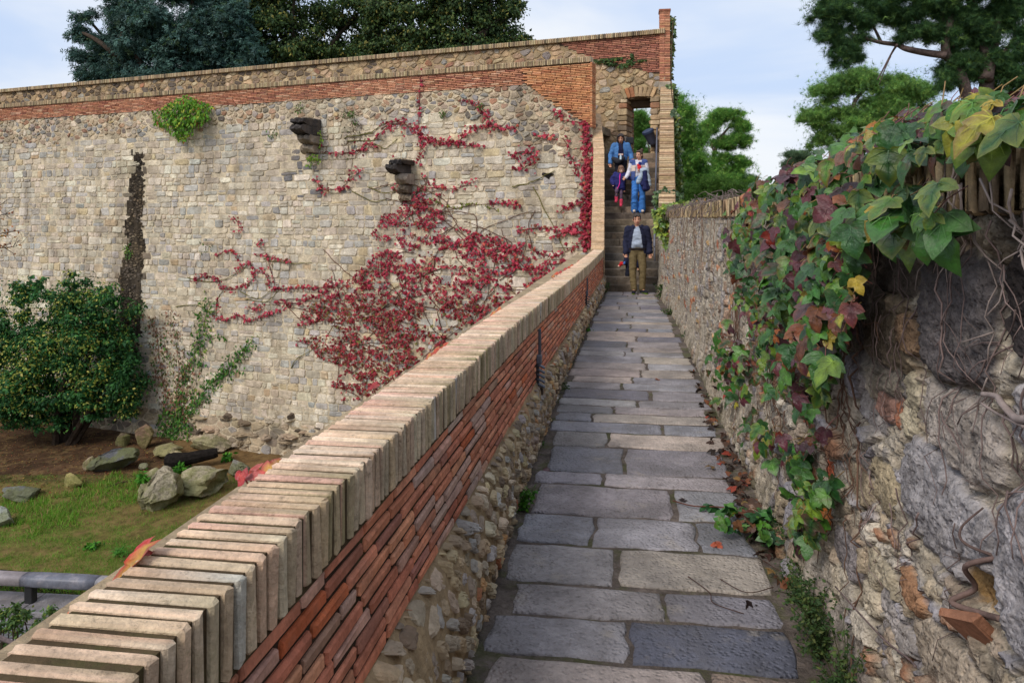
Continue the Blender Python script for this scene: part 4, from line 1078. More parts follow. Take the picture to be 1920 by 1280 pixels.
for P in rubble(17.8, 24, -.2, 5, .17, 1.4):
    c = np.mean(P, 0)
    if c[1] < zsl(c[0])-.26 and c[1] > (c[0]-D0)/TR*RS-.2: stone(mb, P, RN.uniform(.01, .022), pick(pal_upw), mapL, gap=.012, rnd=.25)
mb.build('rubble_face', m_stone, spl, smooth=True)
# right stair parapet
spr = empty('stair_parapet', (.9, D0, 0), 'worn crumbling brick-capped parapet on the right of the stairs, beside the handrail', 'parapet')
def zsr(d): return 5.66-(24.1-d)*.585
def xr0(d): return float(np.interp(d, (17.9, 24.1), (.68, .965)))
mb = MB(); d = 17.9
while d < 24.12:
    ang = math.atan(.585); r_ = np.array([[1, 0, 0], [0, math.cos(ang), -math.sin(ang)], [0, math.sin(ang), math.cos(ang)]])
    wv = .35+.03*f1(d*2, 0, 5); worn = f1(d*1.1, 3, 77) > .5
    off = r_@np.array([0, 0, -.07])
    col = pick([(3, (196, 166, 132)), (2, (180, 150, 118)), (1, (206, 182, 150))], .1)
    if worn and RN.random() < .5: col = pick([(2, (176, 150, 112)), (1, (140, 112, 84)), (1, (196, 176, 142))], .1)
    cbox(mb, (xr0(d)+wv/2+RN.uniform(-.006, .006), d+off[1], zsr(d)+off[2]+(RN.uniform(-.03, .005) if worn else 0)), (wv/2, .0175, .07), .008, col, jit=.004 if worn else .002, rot=r_)
    d += .047*math.cos(ang)
mb.build('coping', m_coping, spr)
mb = MB(); V = []
dd3 = np.linspace(17.9, 24.2, 50)
for d in dd3:
    x0 = xr0(d)+.015; x1 = x0+.36; zt = zsr(d)-.03
    V += [(x0, d, -.3), (x0, d, zt), (x1, d, zt), (x1, d, -3)]
Fs = []
for i in range(49):
    for k in range(3): Fs.append((4*i+k, 4*i+k+1, 4*i+k+5, 4*i+k+4))
Fs.append((0, 1, 2, 3)); mb.add(V, Fs, s2l(140, 118, 92)); mb.build('masonry', m_mortar, spr)
mb = MB()
def mapRr(V): return np.stack([np.array([xr0(d) for d in V[:, 0]])+.015-V[:, 2], V[:, 0], V[:, 1]], 1)
for P in rubble(17.9, 24.2, -.2, 5.6, .17, 1.4):
    c = np.mean(P, 0)
    if c[1] < zsr(c[0])-.2 and c[1] > (c[0]-D0)/TR*RS-.2: stone(mb, P, RN.uniform(.008, .02), pick(pal_upw), mapRr, gap=.012, rnd=.25)
mb.build('rubble_face', m_stone, spr, smooth=True)
# handrail
hr = empty('handrail', (.8, 20, 1.8), 'grey steel handrail running up the right side of the stairs', 'handrail')
a = U(1227, 462, 18.2); b = U(1232, 240, 23.6)
mb = MB(); tube(mb, [a+(b-a)*t for t in np.linspace(0, 1, 12)], .024, 8, s2l(104, 108, 124)); mb.build('rail', m_metal, hr, smooth=True)
for t in (.04, .35, .68, .97):
    p = a+(b-a)*t; zt = (p[1]-D0)/TR*RS
    mb = MB(); tube(mb, [p-np.array([0, 0, .01]), np.array([p[0]+.01, p[1], max(0, zt)])], .018, 8, s2l(96, 98, 110)); mb.build('post', m_metal, hr, smooth=True)
# ------------------------------------------------------------------ the near wall on the right
def Xw(d): return np.interp(d, (-2, 12, 15, 17.9), (.81, .81, .77, .665))
ZW = 1.69
rw = empty('stone_wall', (.95, 6, 0), 'head high rubble stone wall on the right of the path, draped with ivy and bare stems', 'wall')
dcol = [-1.2]
while dcol[-1] < 17.95:
    d = dcol[-1]; dcol.append(d+(.03 if d < 1.2 else .0055+.0036*max(0, d-1.6)))
dg = np.array(dcol); zg = np.arange(-.06, ZW+.012, .0062)
DD, ZZ = np.meshgrid(dg, zg)
wd = DD+.07*(fbm(DD*3, ZZ*3, 3)-.5)+.05*(fbm(DD*13, ZZ*13, 5)-.5)+.02*(fbm(DD*40, ZZ*40, 6)-.5)
wz = ZZ+.07*(fbm(DD*3, ZZ*3, 13)-.5)+.05*(fbm(DD*13, ZZ*13, 15)-.5)+.02*(fbm(DD*40, ZZ*40, 16)-.5)
a1, a2, ida = vor(wd/.15+3, wz/.105+8, 21)
b1, b2, idb = vor(wd/.062+1, wz/.048+5, 22)
big = fbm(DD*1.3, ZZ*1.3, 30) > .47
edge = np.where(big, sstep(.03, .17, a2-a1), sstep(.04, .24, b2-b1))
idc = np.where(big, ida, idb)
hgt = np.where(big, .018+.05*idc, .008+.03*idb)*edge
rid = 1-np.abs(2*fbm(DD*15, ZZ*15, 47, 3)-1)
rough = .016*(fbm(DD*9, ZZ*9, 41)-.5)+.016*(fbm(DD*34, ZZ*34, 43, 3)-.5)+.012*(vnoise(DD*80, ZZ*80, 45)-.5)*sstep(6, 3, DD)+.006*(vnoise(DD*150, ZZ*150, 46)-.5)*sstep(4, 2, DD)-.007*sstep(.88, 1.0, rid)
smear = sstep(.46, .58, fbm(DD*2.6+4, ZZ*2.6, 51))
hgt = hgt*(1-.7*smear)+.02*smear
hgt = hgt*(1-.45*sstep(4.5, 7, DD))+.014*sstep(4.5, 7, DD)
palw = np.array([s2l(*c) for c in ((168, 154, 136), (178, 164, 146), (150, 142, 138), (160, 152, 150), (142, 136, 140), (180, 168, 148), (128, 118, 108), (170, 154, 132), (156, 140, 124), (188, 178, 164), (156, 116, 92), (150, 146, 152))])
cst = palw[(idc*11.99).astype(int)]
cmo = s2l(174, 163, 146)
ee = np.clip(edge*1.5-.25, 0, 1)*(1-.75*smear)*(1-.35*sstep(4.5, 7, DD))
colw = cmo*(1-ee[..., None])+cst*ee[..., None]
colw *= (.72+.6*fbm(DD*14, ZZ*14, 61))[..., None]*(.8+.4*fbm(DD*60, ZZ*60, 63, 2))[..., None]
# large blocks, placed as on the wall: pixel box -> wall
def blk(px0, py0, px1, py1, h, c, rr=.35, seed=1, grain=1.):
    global hgt, colw, rough
    p0 = on_x(px0, (py0+py1)/2, .79); p1 = on_x(px1, (py0+py1)/2, .79); pa = on_x((px0+px1)/2, py0, .79); pb_ = on_x((px0+px1)/2, py1, .79)
    d0, d1 = sorted((p0[1], p1[1])); z0, z1 = sorted((pa[2], pb_[2]))
    cd_, cz_ = (d0+d1)/2, (z0+z1)/2; hd, hz = (d1-d0)/2, (z1-z0)/2
    u = np.abs(wd-cd_-.0)/hd; v = np.abs(wz-cz_)/hz
    n = 3.2
    r = (u**n+v**n)**(1/n)+.14*(fbm(DD*7, ZZ*7, 70+seed)-.5)
    m = sstep(1.01, .93, r); face = sstep(1.0, .78, r)
    hh = h*.62*(.55+.45*face)+.010*grain*(fbm(DD*13, ZZ*13, 90+seed)-.5)+.014*grain*(fbm(DD*34, ZZ*34, 95+seed, 3)-.5)
    hgt = hgt*(1-m)+hh*m
    groove = sstep(1.22, 1.04, r)*(1-m)
    hgt = hgt-.022*groove
    cc = s2l(*c)*(.72+.56*fbm(DD*16, ZZ*16, 80+seed))[..., None]
    colw = colw*(1-m[..., None])+cc*m[..., None]
blk(1668, 872, 1852, 1068, .055, (152, 147, 148), seed=1)
blk(1846, 925, 2040, 1330, .075, (154, 149, 151), seed=2)
blk(1700, 735, 1850, 880, .05, (158, 148, 140), seed=3)
blk(1696, 470, 1838, 728, .06, (96, 90, 90), seed=4)
blk(1842, 455, 2060, 728, .05, (66, 60, 60), seed=5)
blk(1858, 748, 2060, 905, .045, (160, 154, 154), seed=6)
blk(1588, 560, 1692, 700, .03, (160, 142, 118), seed=7)
blk(1590, 742, 1640, 800, .03, (160, 152, 148), seed=8, grain=.6)
blk(1600, 455, 1690, 560, .02, (98, 88, 80), seed=9)
blk(1552, 1000, 1604, 1080, .05, (146, 138, 138), seed=10, grain=.6)
blk(1618, 1050, 1668, 1130, .06, (176, 164, 142), seed=11, grain=.5)
blk(1640, 1140, 1700, 1200, .05, (170, 162, 158), seed=12, grain=.5)
blk(1570, 870, 1615, 940, .045, (168, 152, 128), seed=13, grain=.5)
blk(1615, 860, 1660, 960, .035, (176, 160, 132), seed=14, grain=.5)
blk(1560, 1180, 1640, 1290, .05, (150, 140, 132), seed=15, grain=.7)
blk(1700, 1200, 1850, 1330, .05, (166, 152, 136), seed=16, grain=.7)
blk(1530, 1090, 1562, 1200, .05, (154, 142, 132), seed=17, grain=.7)
blk(1659, 596, 1702, 662, .06, (140, 114, 90), seed=18, grain=.3)
blk(1680, 1076, 1724, 1126, .065, (158, 120, 92), seed=19, grain=.15)
blk(1624, 738, 1652, 788, .045, (176, 136, 122), seed=20, grain=.2)
blk(1652, 748, 1664, 800, .035, (178, 116, 88), seed=21, grain=.2)
blk(1666, 690, 1692, 830, .03, (178, 166, 142), seed=22, grain=.4)
blk(1534, 862, 1550, 905, .03, (186, 100, 70), seed=23, grain=.2)
blk(1780, 1060, 1850, 1150, -.03, (150, 120, 80), seed=24, grain=.8)
for i in range(70):                     # bits of terracotta and brick in the rubble farther along
    d_ = RN.uniform(3.4, 17); z_ = RN.uniform(.35, 1.5); hd, hz = RN.uniform(.06, .16), RN.uniform(.02, .035)
    r = np.maximum(np.abs(wd-d_)/hd, np.abs(wz-z_)/hz); m = sstep(1.05, .9, r)
    hgt = hgt*(1-m)+.035*m; colw = colw*(1-m[..., None])+s2l(*RN.choice([(176, 112, 80), (188, 128, 92), (160, 100, 76), (196, 160, 112)]))*m[..., None]
# black lichen and soot below the coping of the near end
lich = sstep(.48, .66, fbm(DD*2.3, ZZ*1.6, 101)+.22*sstep(1.0, 1.65, ZZ)-.12)*sstep(8, 4, DD)*sstep(.9, 1.25, ZZ)
lich = np.maximum(lich, .8*sstep(.56, .64, fbm(DD*6, ZZ*3, 103))*sstep(1.2, 1.6, ZZ)*sstep(7, 3, DD))
colw = colw*(1-.75*lich[..., None])+s2l(44, 38, 36)*.75*lich[..., None]
moss = sstep(.5, .7, fbm(DD*5, ZZ*5, 107))*sstep(.30, .02, ZZ)
colw = colw*(1-.6*moss[..., None])+s2l(66, 66, 36)*.6*moss[..., None]
bulge = .03*(fbm(DD*.9, ZZ*.9, 111)-.5)+.05*sstep(.35, .0, ZZ)
H = hgt+rough+bulge
XX = Xw(DD)-H+.02+.03*ZZ/1.7
V = np.stack([XX.ravel(), DD.ravel(), ZZ.ravel()], 1)
nc = len(dg); nr = len(zg)
ii = (np.arange(nr-1)[:, None]*nc+np.arange(nc-1)[None]).ravel()
Fq = np.stack([ii, ii+1, ii+nc+1, ii+nc], 1)
mb = MB(); mb.add(V, Fq, np.clip(colw.reshape(-1, 3), 0, 1)); mb.build('rubble_face', m_near, rw, smooth=True)
def rwx(d, z):                           # surface of the wall near (d, z)
    i = min(max(int(np.searchsorted(dg, d)), 0), nc-1); j = min(max(int(round((z+.06)/.0062)), 0), nr-1)
    return float(XX[j, i])
mb = MB(); V = []
for d in np.linspace(-1.2, 17.9, 40): V += [(float(Xw(d))+.06, d, -.3), (float(Xw(d))+.06, d, ZW), (float(Xw(d))+.36, d, ZW), (float(Xw(d))+.36, d, -1.2)]
Fs = []
for i in range(39):
    for k in range(3): Fs.append((4*i+k, 4*i+k+1, 4*i+k+5, 4*i+k+4))
mb.add(V, Fs, s2l(150, 134, 112)); mb.build('wall_core', m_mortar, rw)
mb = MB(); d = -1.2
pal_rc = [(3, (188, 164, 124)), (2, (170, 146, 112)), (2, (150, 126, 98)), (1, (200, 178, 140)), (1, (124, 104, 82))]
while d < 17.9:
    w = RN.uniform(.018, .021); x0 = float(Xw(d))+.005
    cbox(mb, (x0+.17+RN.uniform(-.012, .012), d, ZW+.075+RN.uniform(-.006, .004)), (.17, w, .078), .014, pick(pal_rc, .12), jit=.003)
    d += 2*w+RN.uniform(.010, .018)
mb.build('coping', m_coping, rw, smooth=True)
mb = MB()
V = []
for d in np.linspace(-1.2, 17.9, 40): V += [(float(Xw(d))+.03, d, ZW-.02), (float(Xw(d))+.03, d, ZW+.125), (float(Xw(d))+.32, d, ZW+.125)]
Fs = []
for i in range(39):
    for k in range(2): Fs.append((3*i+k, 3*i+k+1, 3*i+k+4, 3*i+k+3))
mb.add(V, Fs, s2l(60, 50, 40)); mb.build('coping_joints', m_joint, rw)
# tilted roof tile fragment stuck in the wall
mb = MB(); p = on_x(1815, 1195, .80)
V, Fs = chamfer_box(.085, .055, .011, .004); V = V+NR.uniform(-.006, .006, V.shape)
rt = np.array(Matrix.Rotation(math.radians(-38), 3, 'X')@Matrix.Rotation(math.radians(35), 3, 'Y')@Matrix.Rotation(math.radians(30), 3, 'Z'))
mb.add(V@rt.T+np.array([rwx(p[1], p[2])+.02, p[1], p[2]]), Fs, s2l(140, 98, 76)); mb.build('roof_tile', m_brick, rw)

# ---------------- bare climbing stems
def climber(mb, d, z, r0, length, heading, col, br=.16, wob=.5, depth=0, off=.012):
    pts = []; rs = []; n = max(3, int(length/.035)); h = heading
    for i in range(n):
        x = rwx(d, max(z, -.05)) if z < ZW else float(Xw(d))-.005
        pts.append((x-off-r0, d, z)); rs.append(r0*(1-.55*i/n))
        h += RN.uniform(-wob, wob)*.5+(heading-h)*.15
        d += .035*math.cos(h); z += .035*math.sin(h)
        if z < .02 or z > ZW+.14 or d < .3: break
        if RN.random() < br and depth < 2 and i > 1:
            climber(mb, d, z, r0*.6, length*RN.uniform(.15, .4), h+RN.choice((-1, 1))*RN.uniform(.5, 1.2), col*RN.uniform(.8, 1.2), br*.6, wob*1.3, depth+1, off)
    if len(pts) > 2: 
        P = np.array(pts); P[:, 0] += NR.uniform(-.004, .004, len(P)); 
        # knuckles
        rr = np.array(rs)*(1+.25*(NR.rand(len(rs)) < .15))
        tube(mb, P, rr, 5, col*RN.uniform(.8, 1.15))
stem_c = s2l(126, 108, 104)
bst = empty('bare_creeper', (.8, 2.2, .1), 'leafless grey creeper stems clinging to the near end of the stone wall', 'creeper')
mb = MB()
for i in range(20):
    px = RN.uniform(1570, 1935); py = RN.uniform(395, 520)
    p = on_x(px, py, .79)
    climber(mb, p[1], min(p[2], ZW+.1), RN.uniform(.0016, .0034), RN.uniform(.25, .85), -math.pi/2+RN.uniform(-.35, .35), stem_c*RN.uniform(.7, 1.1))
for i in range(14):
    p = on_x(RN.uniform(1560, 1900), RN.uniform(560, 1000), .79)
    climber(mb, p[1], p[2], RN.uniform(.0015, .003), RN.uniform(.15, .5), -math.pi/2+RN.uniform(-.8, .8), stem_c*RN.uniform(.6, 1.1))
for i in range(11):
    p = on_x(RN.uniform(1780, 1925), RN.uniform(270, 420), .79)
    climber(mb, p[1], min(p[2], ZW+.13), RN.uniform(.002, .0038), RN.uniform(.2, .6), -math.pi/2+RN.uniform(-.9, .9), s2l(150, 136, 130)*RN.uniform(.7, 1.1), off=.03)
mb.build('thin_stems', m_twig, bst, smooth=True)
def stem_px(pts, r0, r1, col, off=.03):
    P = []; mb = MB()
    for x, y in pts:
        p = on_x(x, y, .79); P.append((rwx(p[1], p[2])-off, p[1], p[2]))
    P = smooth_path(P, 6); tube(mb, P, np.linspace(r0, r1, len(P)), 7, col); mb.build('thick_stem', m_twig, bst, smooth=True)
stem_px([(1828, 738), (1850, 742), (1875, 755), (1888, 778), (1910, 786), (1950, 782)], .006, .010, s2l(150, 136, 132))
stem_px([(1826, 755), (1850, 772), (1880, 785), (1920, 800)], .003, .004, s2l(140, 126, 122))
stem_px([(1846, 1042), (1815, 1062), (1796, 1100), (1792, 1128), (1815, 1148), (1858, 1158)], .006, .008, s2l(112, 92, 86))
stem_px([(1820, 950), (1818, 990), (1826, 1020), (1844, 1046)], .002, .004, s2l(92, 76, 72))
stem_px([(1580, 1100), (1660, 1190), (1700, 1235), (1730, 1250)], .0025, .004, s2l(110, 94, 92))
# ------------------------------------------------------------------ creepers on the rampart
def A3(px, py, e):
    p = Apx(px, py, e); return A0+wu*p[0]+ZU*p[1]+wn*e
LS = leaf_small(); LO = leaf_oval(); LQ = leaf_quad(); LL = leaf_lobed(); LV = leaf_lobed(True)
pal_red = [(4, (176, 54, 76)), (3, (156, 44, 66)), (2, (190, 76, 90)), (1.6, (124, 40, 56)), (.5, (196, 92, 76)), (.8, (130, 82, 62))]
pal_redlow = [(3, (168, 56, 68)), (3, (144, 48, 58)), (2, (120, 52, 52)), (1, (128, 86, 56)), (.8, (112, 106, 52)), (1, (178, 78, 78))]
def wall_leaves(mb, pts, size, pal, e=(.05, .16), tmpl=LS, up=.25, sj=.3):
    n = len(pts)
    if n == 0: return
    C = np.array([A3(x, y, NR.uniform(*e)) for x, y in pts])
    N = wn[None]+.55*NR.normal(size=(n, 3))+np.array([0, 0, up]); T = np.array([0, 0, -1.])+.45*NR.normal(size=(n, 3))
    sz = size*NR.uniform(1-sj, 1+sj, n); C[:, 2] += sz*.4
    c = pal_pick(pal, n); leaf_cloud(mb, C, N, T, sz, tmpl, c)
def along(poly, spread, step):
    P = np.array(smooth_path([(x, y, 0) for x, y in poly], 8))[:, :2]
    out = []
    for i in range(len(P)-1):
        L_ = np.hypot(*(P[i+1]-P[i])); k = max(1, int(L_/step+NR.rand()))
        for q in range(k):
            p = P[i]+(P[i+1]-P[i])*NR.rand(); out.append(p+NR.normal(size=2)*spread*np.array([1, .75]))
    return out
red = empty('red_creeper', A3(700, 760, 0), 'crimson autumn creeper spread in ragged patches over the rampart wall', 'creeper')
mb = MB(); ms = MB()
dense = [(560, 600), (575, 570), (610, 560), (660, 520), (690, 490), (712, 460), (695, 440), (720, 402), (745, 380), (765, 372), (800, 370), (830, 400), (860, 425), (900, 440), (960, 448), (1000, 462), (1035, 485), (1045, 505), (1010, 545), (960, 590), (900, 630), (840, 680), (760, 735), (700, 750), (640, 752), (622, 720), (650, 690), (600, 672), (572, 640)]
def dens(x, y):
    n = .6*f1(x/60., y/20., 3)+.4*f1(x/22., y/13., 5); m = f1(x/150., y/120., 8)
    core = math.exp(-(((x-800)/190)**2+((y-560)/130)**2))
    return 1.0 if n*.8+m*.25+core*.10 > .552 else .07
pts = sample_poly(dense, 5200, NR, dens)
up_ = pts[pts[:, 1] < 560]; lo_ = pts[pts[:, 1] >= 560]
wall_leaves(mb, up_, .098, pal_red, sj=.45); wall_leaves(mb, lo_, .098, pal_redlow, sj=.45)
lines = [  # (polyline in the photo, spread px, step px between leaves, stem colour 0 red 1 green)
 ([(790, 128), (786, 200), (785, 240)], 2, 7, 0), ([(715, 240), (745, 232), (785, 245), (800, 258)], 9, 1.3, 0), ([(785, 250), (788, 280), (786, 310)], 4, 2.2, 0), ([(700, 262), (725, 240)], 3, 5, 0),
 ([(790, 258), (830, 268), (862, 262), (882, 245)], 5, 1.4, 0), ([(880, 240), (915, 238), (968, 242)], 4, 2.2, 0), ([(895, 200), (915, 222), (922, 240)], 6, 2, 0), ([(800, 262), (850, 272), (908, 274)], 4, 2.5, 0), ([(860, 190), (885, 190), (905, 210)], 3, 4, 0),
 ([(955, 292), (985, 285), (1002, 300), (980, 315), (965, 318)], 8, 1.5, 0), ([(1000, 255), (1045, 262)], 4, 3, 0), ([(1030, 208), (1060, 215)], 6, 4, 0), ([(1050, 225), (1102, 232)], 3, 6, 0), ([(1055, 260), (1070, 280)], 5, 5, 0),
 ([(592, 358), (640, 352), (655, 335), (682, 318)], 6, 1.9, 0), ([(592, 330), (600, 355)], 3, 5, 0), ([(608, 285), (640, 288), (692, 278)], 4, 3.2, 0), ([(670, 290), (690, 268), (700, 280)], 5, 3, 0), ([(568, 225), (590, 240), (600, 280)], 2, 8, 0),
 ([(738, 300), (748, 335), (745, 362), (770, 372)], 6, 3, 0), ([(762, 300), (764, 350)], 2, 6, 0), ([(790, 330), (800, 345)], 6, 3, 0), ([(770, 372), (800, 352), (850, 354), (895, 338)], 6, 3, 0), ([(918, 382), (950, 380), (978, 388)], 5, 2.4, 0), ([(820, 385), (828, 360)], 5, 3, 0),
 ([(1098, 232), (1100, 300), (1098, 380), (1096, 470)], 5, .9, 0), ([(1104, 300), (1105, 400), (1104, 468)], 4, 1.2, 0), ([(1050, 398), (1075, 385), (1100, 376)], 5, 2.2, 0), ([(1035, 445), (1065, 430), (1100, 408)], 6, 1.8, 0), ([(968, 432), (1010, 428), (1045, 432), (1095, 440)], 5, 2.4, 0), ([(1000, 470), (1040, 480), (1090, 455)], 5, 3, 0), ([(1030, 495), (1080, 490)], 4, 3, 0),
 ([(1060, 290), (1075, 300), (1080, 330)], 6, 5, 0), ([(1085, 320), (1075, 312)], 5, 4, 0),
 ([(436, 405), (446, 418), (447, 442)], 4, 2.4, 0), ([(405, 482), (425, 470), (438, 474), (445, 488)], 3, 2.6, 0), ([(482, 462), (492, 452)], 4, 2.5, 0), ([(478, 478), (505, 482), (545, 492)], 3, 2.6, 0),
 ([(360, 528), (385, 518), (408, 524), (415, 540), (440, 542), (470, 528), (478, 508), (462, 495), (440, 512)], 4, 2.0, 0), ([(485, 500), (500, 520), (505, 540)], 3, 3, 0), ([(500, 480), (512, 520), (515, 545)], 2, 6, 0), ([(508, 542), (560, 540), (605, 538), (640, 530)], 4, 2.2, 0), ([(515, 565), (545, 570), (580, 560), (620, 545)], 6, 2.0, 0),
 ([(398, 592), (420, 600), (445, 590), (465, 602), (500, 590), (540, 575)], 3.5, 2.2, 0), ([(405, 560), (412, 585)], 2, 5, 0), ([(465, 575), (480, 582), (492, 575)], 5, 2.4, 0), ([(620, 520), (625, 545)], 4, 3, 0), ([(555, 640), (580, 645)], 6, 2.4, 0), ([(600, 600), (560, 610)], 5, 2.2, 0),
]
for poly, sp, stp, g in lines:
    wall_leaves(mb, along(poly, sp, stp*.85), .105, pal_red, sj=.45)
def stem_wall(ms, poly, r, col, e=.05):
    P = smooth_path([A3(x, y, e) for x, y in poly], 6); P = [p+NR.normal(size=3)*.012 for p in P]
    tube(ms, P, np.linspace(r, r*.6, len(P)), 5, col)
for poly, sp, stp, g in lines: stem_wall(ms, poly, .014, s2l(112, 54, 52))
gl = [[(350, 520), (390, 528), (430, 520), (470, 492)], [(330, 575), (370, 572), (400, 590), (430, 600)], [(495, 485), (545, 494), (585, 492)], [(450, 545), (480, 560), (505, 548)], [(460, 560), (500, 565), (520, 545)], [(645, 258), (690, 250), (730, 228), (760, 232)], [(650, 265), (720, 262)], [(690, 262), (720, 278), (745, 260)],
      [(690, 350), (720, 362), (745, 358)], [(660, 358), (700, 378), (725, 372)], [(545, 690), (560, 670), (600, 648)], [(700, 250), (650, 255)], [(405, 590), (408, 560), (418, 545)], [(960, 350), (1000, 340), (1040, 320)], [(1000, 350), (1060, 470)]]
for p in gl: stem_wall(ms, p, .016, s2l(110, 104, 56))
for i in range(60):                      # stems inside the mass
    x, y = sample_poly(dense, 1)[0]; stem_wall(ms, [(x, y), (x+RN.uniform(-50, 50), y-RN.uniform(10, 50)), (x+RN.uniform(-90, 90), y-RN.uniform(20, 80))], .014, s2l(96, 60, 48))
mb.build('leaves', m_leafm, red); ms.build('stems', m_twig, red)

def small_creeper(name, base, lab, cat, polys, lines_, pal, size, e=(.04, .14), stemc=(104, 84, 62), tmpl=LO, sr=.012):
    r = empty(name, A3(base[0], base[1], 0), lab, cat); mb = MB(); ms = MB()
    for poly, n in polys: wall_leaves(mb, sample_poly(poly, n), size, pal, e, tmpl)
    for poly, sp, stp in lines_:
        if stp: wall_leaves(mb, along(poly, sp, stp), size, pal, e, tmpl)
        ms = MB(); stem_wall(ms, poly, sr, s2l(*stemc), e[0]); ms.build('stem', m_twig, r)
    mb.build('leaves', m_leafm, r)
    return r
gr1 = [(3, (62, 108, 40)), (2, (84, 128, 48)), (1, (46, 84, 34)), (.8, (120, 140, 56))]
grb = [(3, (150, 106, 84)), (2, (128, 90, 70)), (1.5, (96, 100, 50)), (1, (70, 100, 44))]
small_creeper('yellow_creeper', (840, 380), 'thin yellow green creeper tendril trailing across the rampart below the corbel', 'creeper', [], [([(806, 372), (850, 390), (870, 388), (880, 382), (902, 385), (935, 396)], 1.5, 3.2), ([(862, 380), (868, 388)], 2, 3)], [(2, (118, 128, 46)), (1, (96, 110, 42)), (1, (150, 150, 60))], .085)
r_ = small_creeper('green_creeper', (330, 830), 'half dead creeper with green and brown leaves climbing the foot of the rampart', 'creeper',
  [([(300, 770), (330, 770), (365, 800), (350, 835), (300, 830), (290, 800)], 300)],
  [([(322, 825), (335, 760), (355, 690), (375, 640), (386, 590), (395, 565)], 9, .6), ([(330, 800), (360, 760), (400, 715), (430, 690), (455, 660), (470, 640)], 8, .5), ([(400, 715), (425, 700), (445, 685)], 10, 1.0), ([(350, 780), (375, 760), (395, 745)], 5, 1.6), ([(380, 670), (372, 640), (365, 610)], 6, 2.2), ([(390, 640), (410, 630), (425, 640)], 4, 3), ([(380, 600), (365, 590)], 5, 3), ([(310, 780), (305, 740), (310, 700)], 6, 2.5), ([(375, 700), (380, 680)], 10, 1.5), ([(306, 630), (312, 660), (325, 680)], 6, 2)], gr1, .13)
mb = MB(); ms = MB()
for poly, sp, stp in [([(325, 800), (310, 740), (300, 680), (290, 620), (276, 590)], 8, .9), ([(330, 790), (335, 700), (330, 640), (318, 585)], 10, 1.3), ([(335, 800), (350, 730), (355, 670)], 13, 1.0), ([(345, 790), (340, 755)], 14, .7), ([(300, 720), (290, 690)], 10, 1.1)]:
    wall_leaves(mb, along(poly, sp, stp*.6), .11, grb, (.03, .1), LO); ms = MB(); stem_wall(ms, poly, .012, s2l(122, 92, 74)); ms.build('dry_stem', m_twig, r_)
mb.build('brown_leaves', m_leafm, r_)
small_creeper('wall_shrub', (340, 200), 'bright green shrub growing out of the rampart below its brick band', 'shrub',
  [([(285, 212), (315, 195), (345, 180), (375, 190), (400, 202), (395, 225), (370, 245), (345, 270), (330, 262), (310, 242), (290, 235)], 620), ([(300, 205), (345, 185), (390, 205), (370, 235), (340, 255), (310, 235)], 520)], [([(340, 215), (345, 250)], 5, 0)], [(3, (88, 138, 34)), (2, (116, 158, 42)), (1.4, (64, 104, 30)), (.8, (160, 172, 58)), (.3, (150, 90, 50))], .15, (.05, .75), tmpl=LO)
small_creeper('green_creeper', (580, 300), 'small light green creeper hanging below the left corbel', 'creeper', [([(575, 292), (600, 290), (606, 300), (590, 312), (582, 320), (574, 312)], 60)], [([(600, 245), (602, 262), (598, 280)], 2, 1.6), ([(585, 300), (590, 330)], 2, 0)], [(2, (112, 148, 48)), (1, (82, 116, 40)), (1, (150, 168, 70))], .10, (.2, .45))
small_creeper('green_creeper', (238, 470), 'little bright green creeper at the edge of the black streak', 'creeper', [([(228, 462), (246, 455), (250, 470), (244, 492), (235, 488)], 60)], [([(240, 450), (240, 490)], 3, 0)], gr1+[(2, (130, 150, 60))], .09)
for k, (x, y, w, n, lab) in enumerate(((655, 216, 12, 44, 'green weed tuft on the rubble band right of the black left corbel'), (830, 215, 8, 30, 'small green weed tuft under the parapet left of the brick buttress'), (562, 205, 11, 34, 'dull green weed tuft on top of the left black corbel'), (510, 250, 12, 24, 'low green weed tuft on the rampart left of the left black corbel'), (900, 200, 8, 26, 'bright green weed tuft growing amid red creeper near the buttress'), (385, 465, 16, 20, 'thin pale green weed tuft on the rampart above the bush'), (665, 230, 8, 18, 'tiny green weed tuft just under a bigger one on the rampart'))):
    small_creeper('weed_tuft', (x, y), lab, 'weed', [([(x-w, y-w*.5), (x, y-w), (x+w, y-w*.4), (x+w*.6, y+w*.7), (x-w*.6, y+w*.8)], n)], [([(x, y+4), (x+1, y-4)], 3, 0)], [(2, (70, 98, 44)), (1, (92, 122, 54)), (1, (96, 92, 60))], .085, (.04, .25))
small_creeper('dry_weed', (665, 272), 'grey dead weed clump hanging on the rampart between the corbels', 'weed', [([(645, 235), (675, 225), (690, 260), (680, 290), (650, 300), (640, 270)], 170)], [([(660, 230), (665, 270), (660, 300)], 5, 0), ([(650, 240), (655, 290)], 5, 0)], [(2, (112, 100, 90)), (1, (134, 118, 104)), (.5, (96, 100, 62))], .07, (.02, .1), tmpl=LQ)

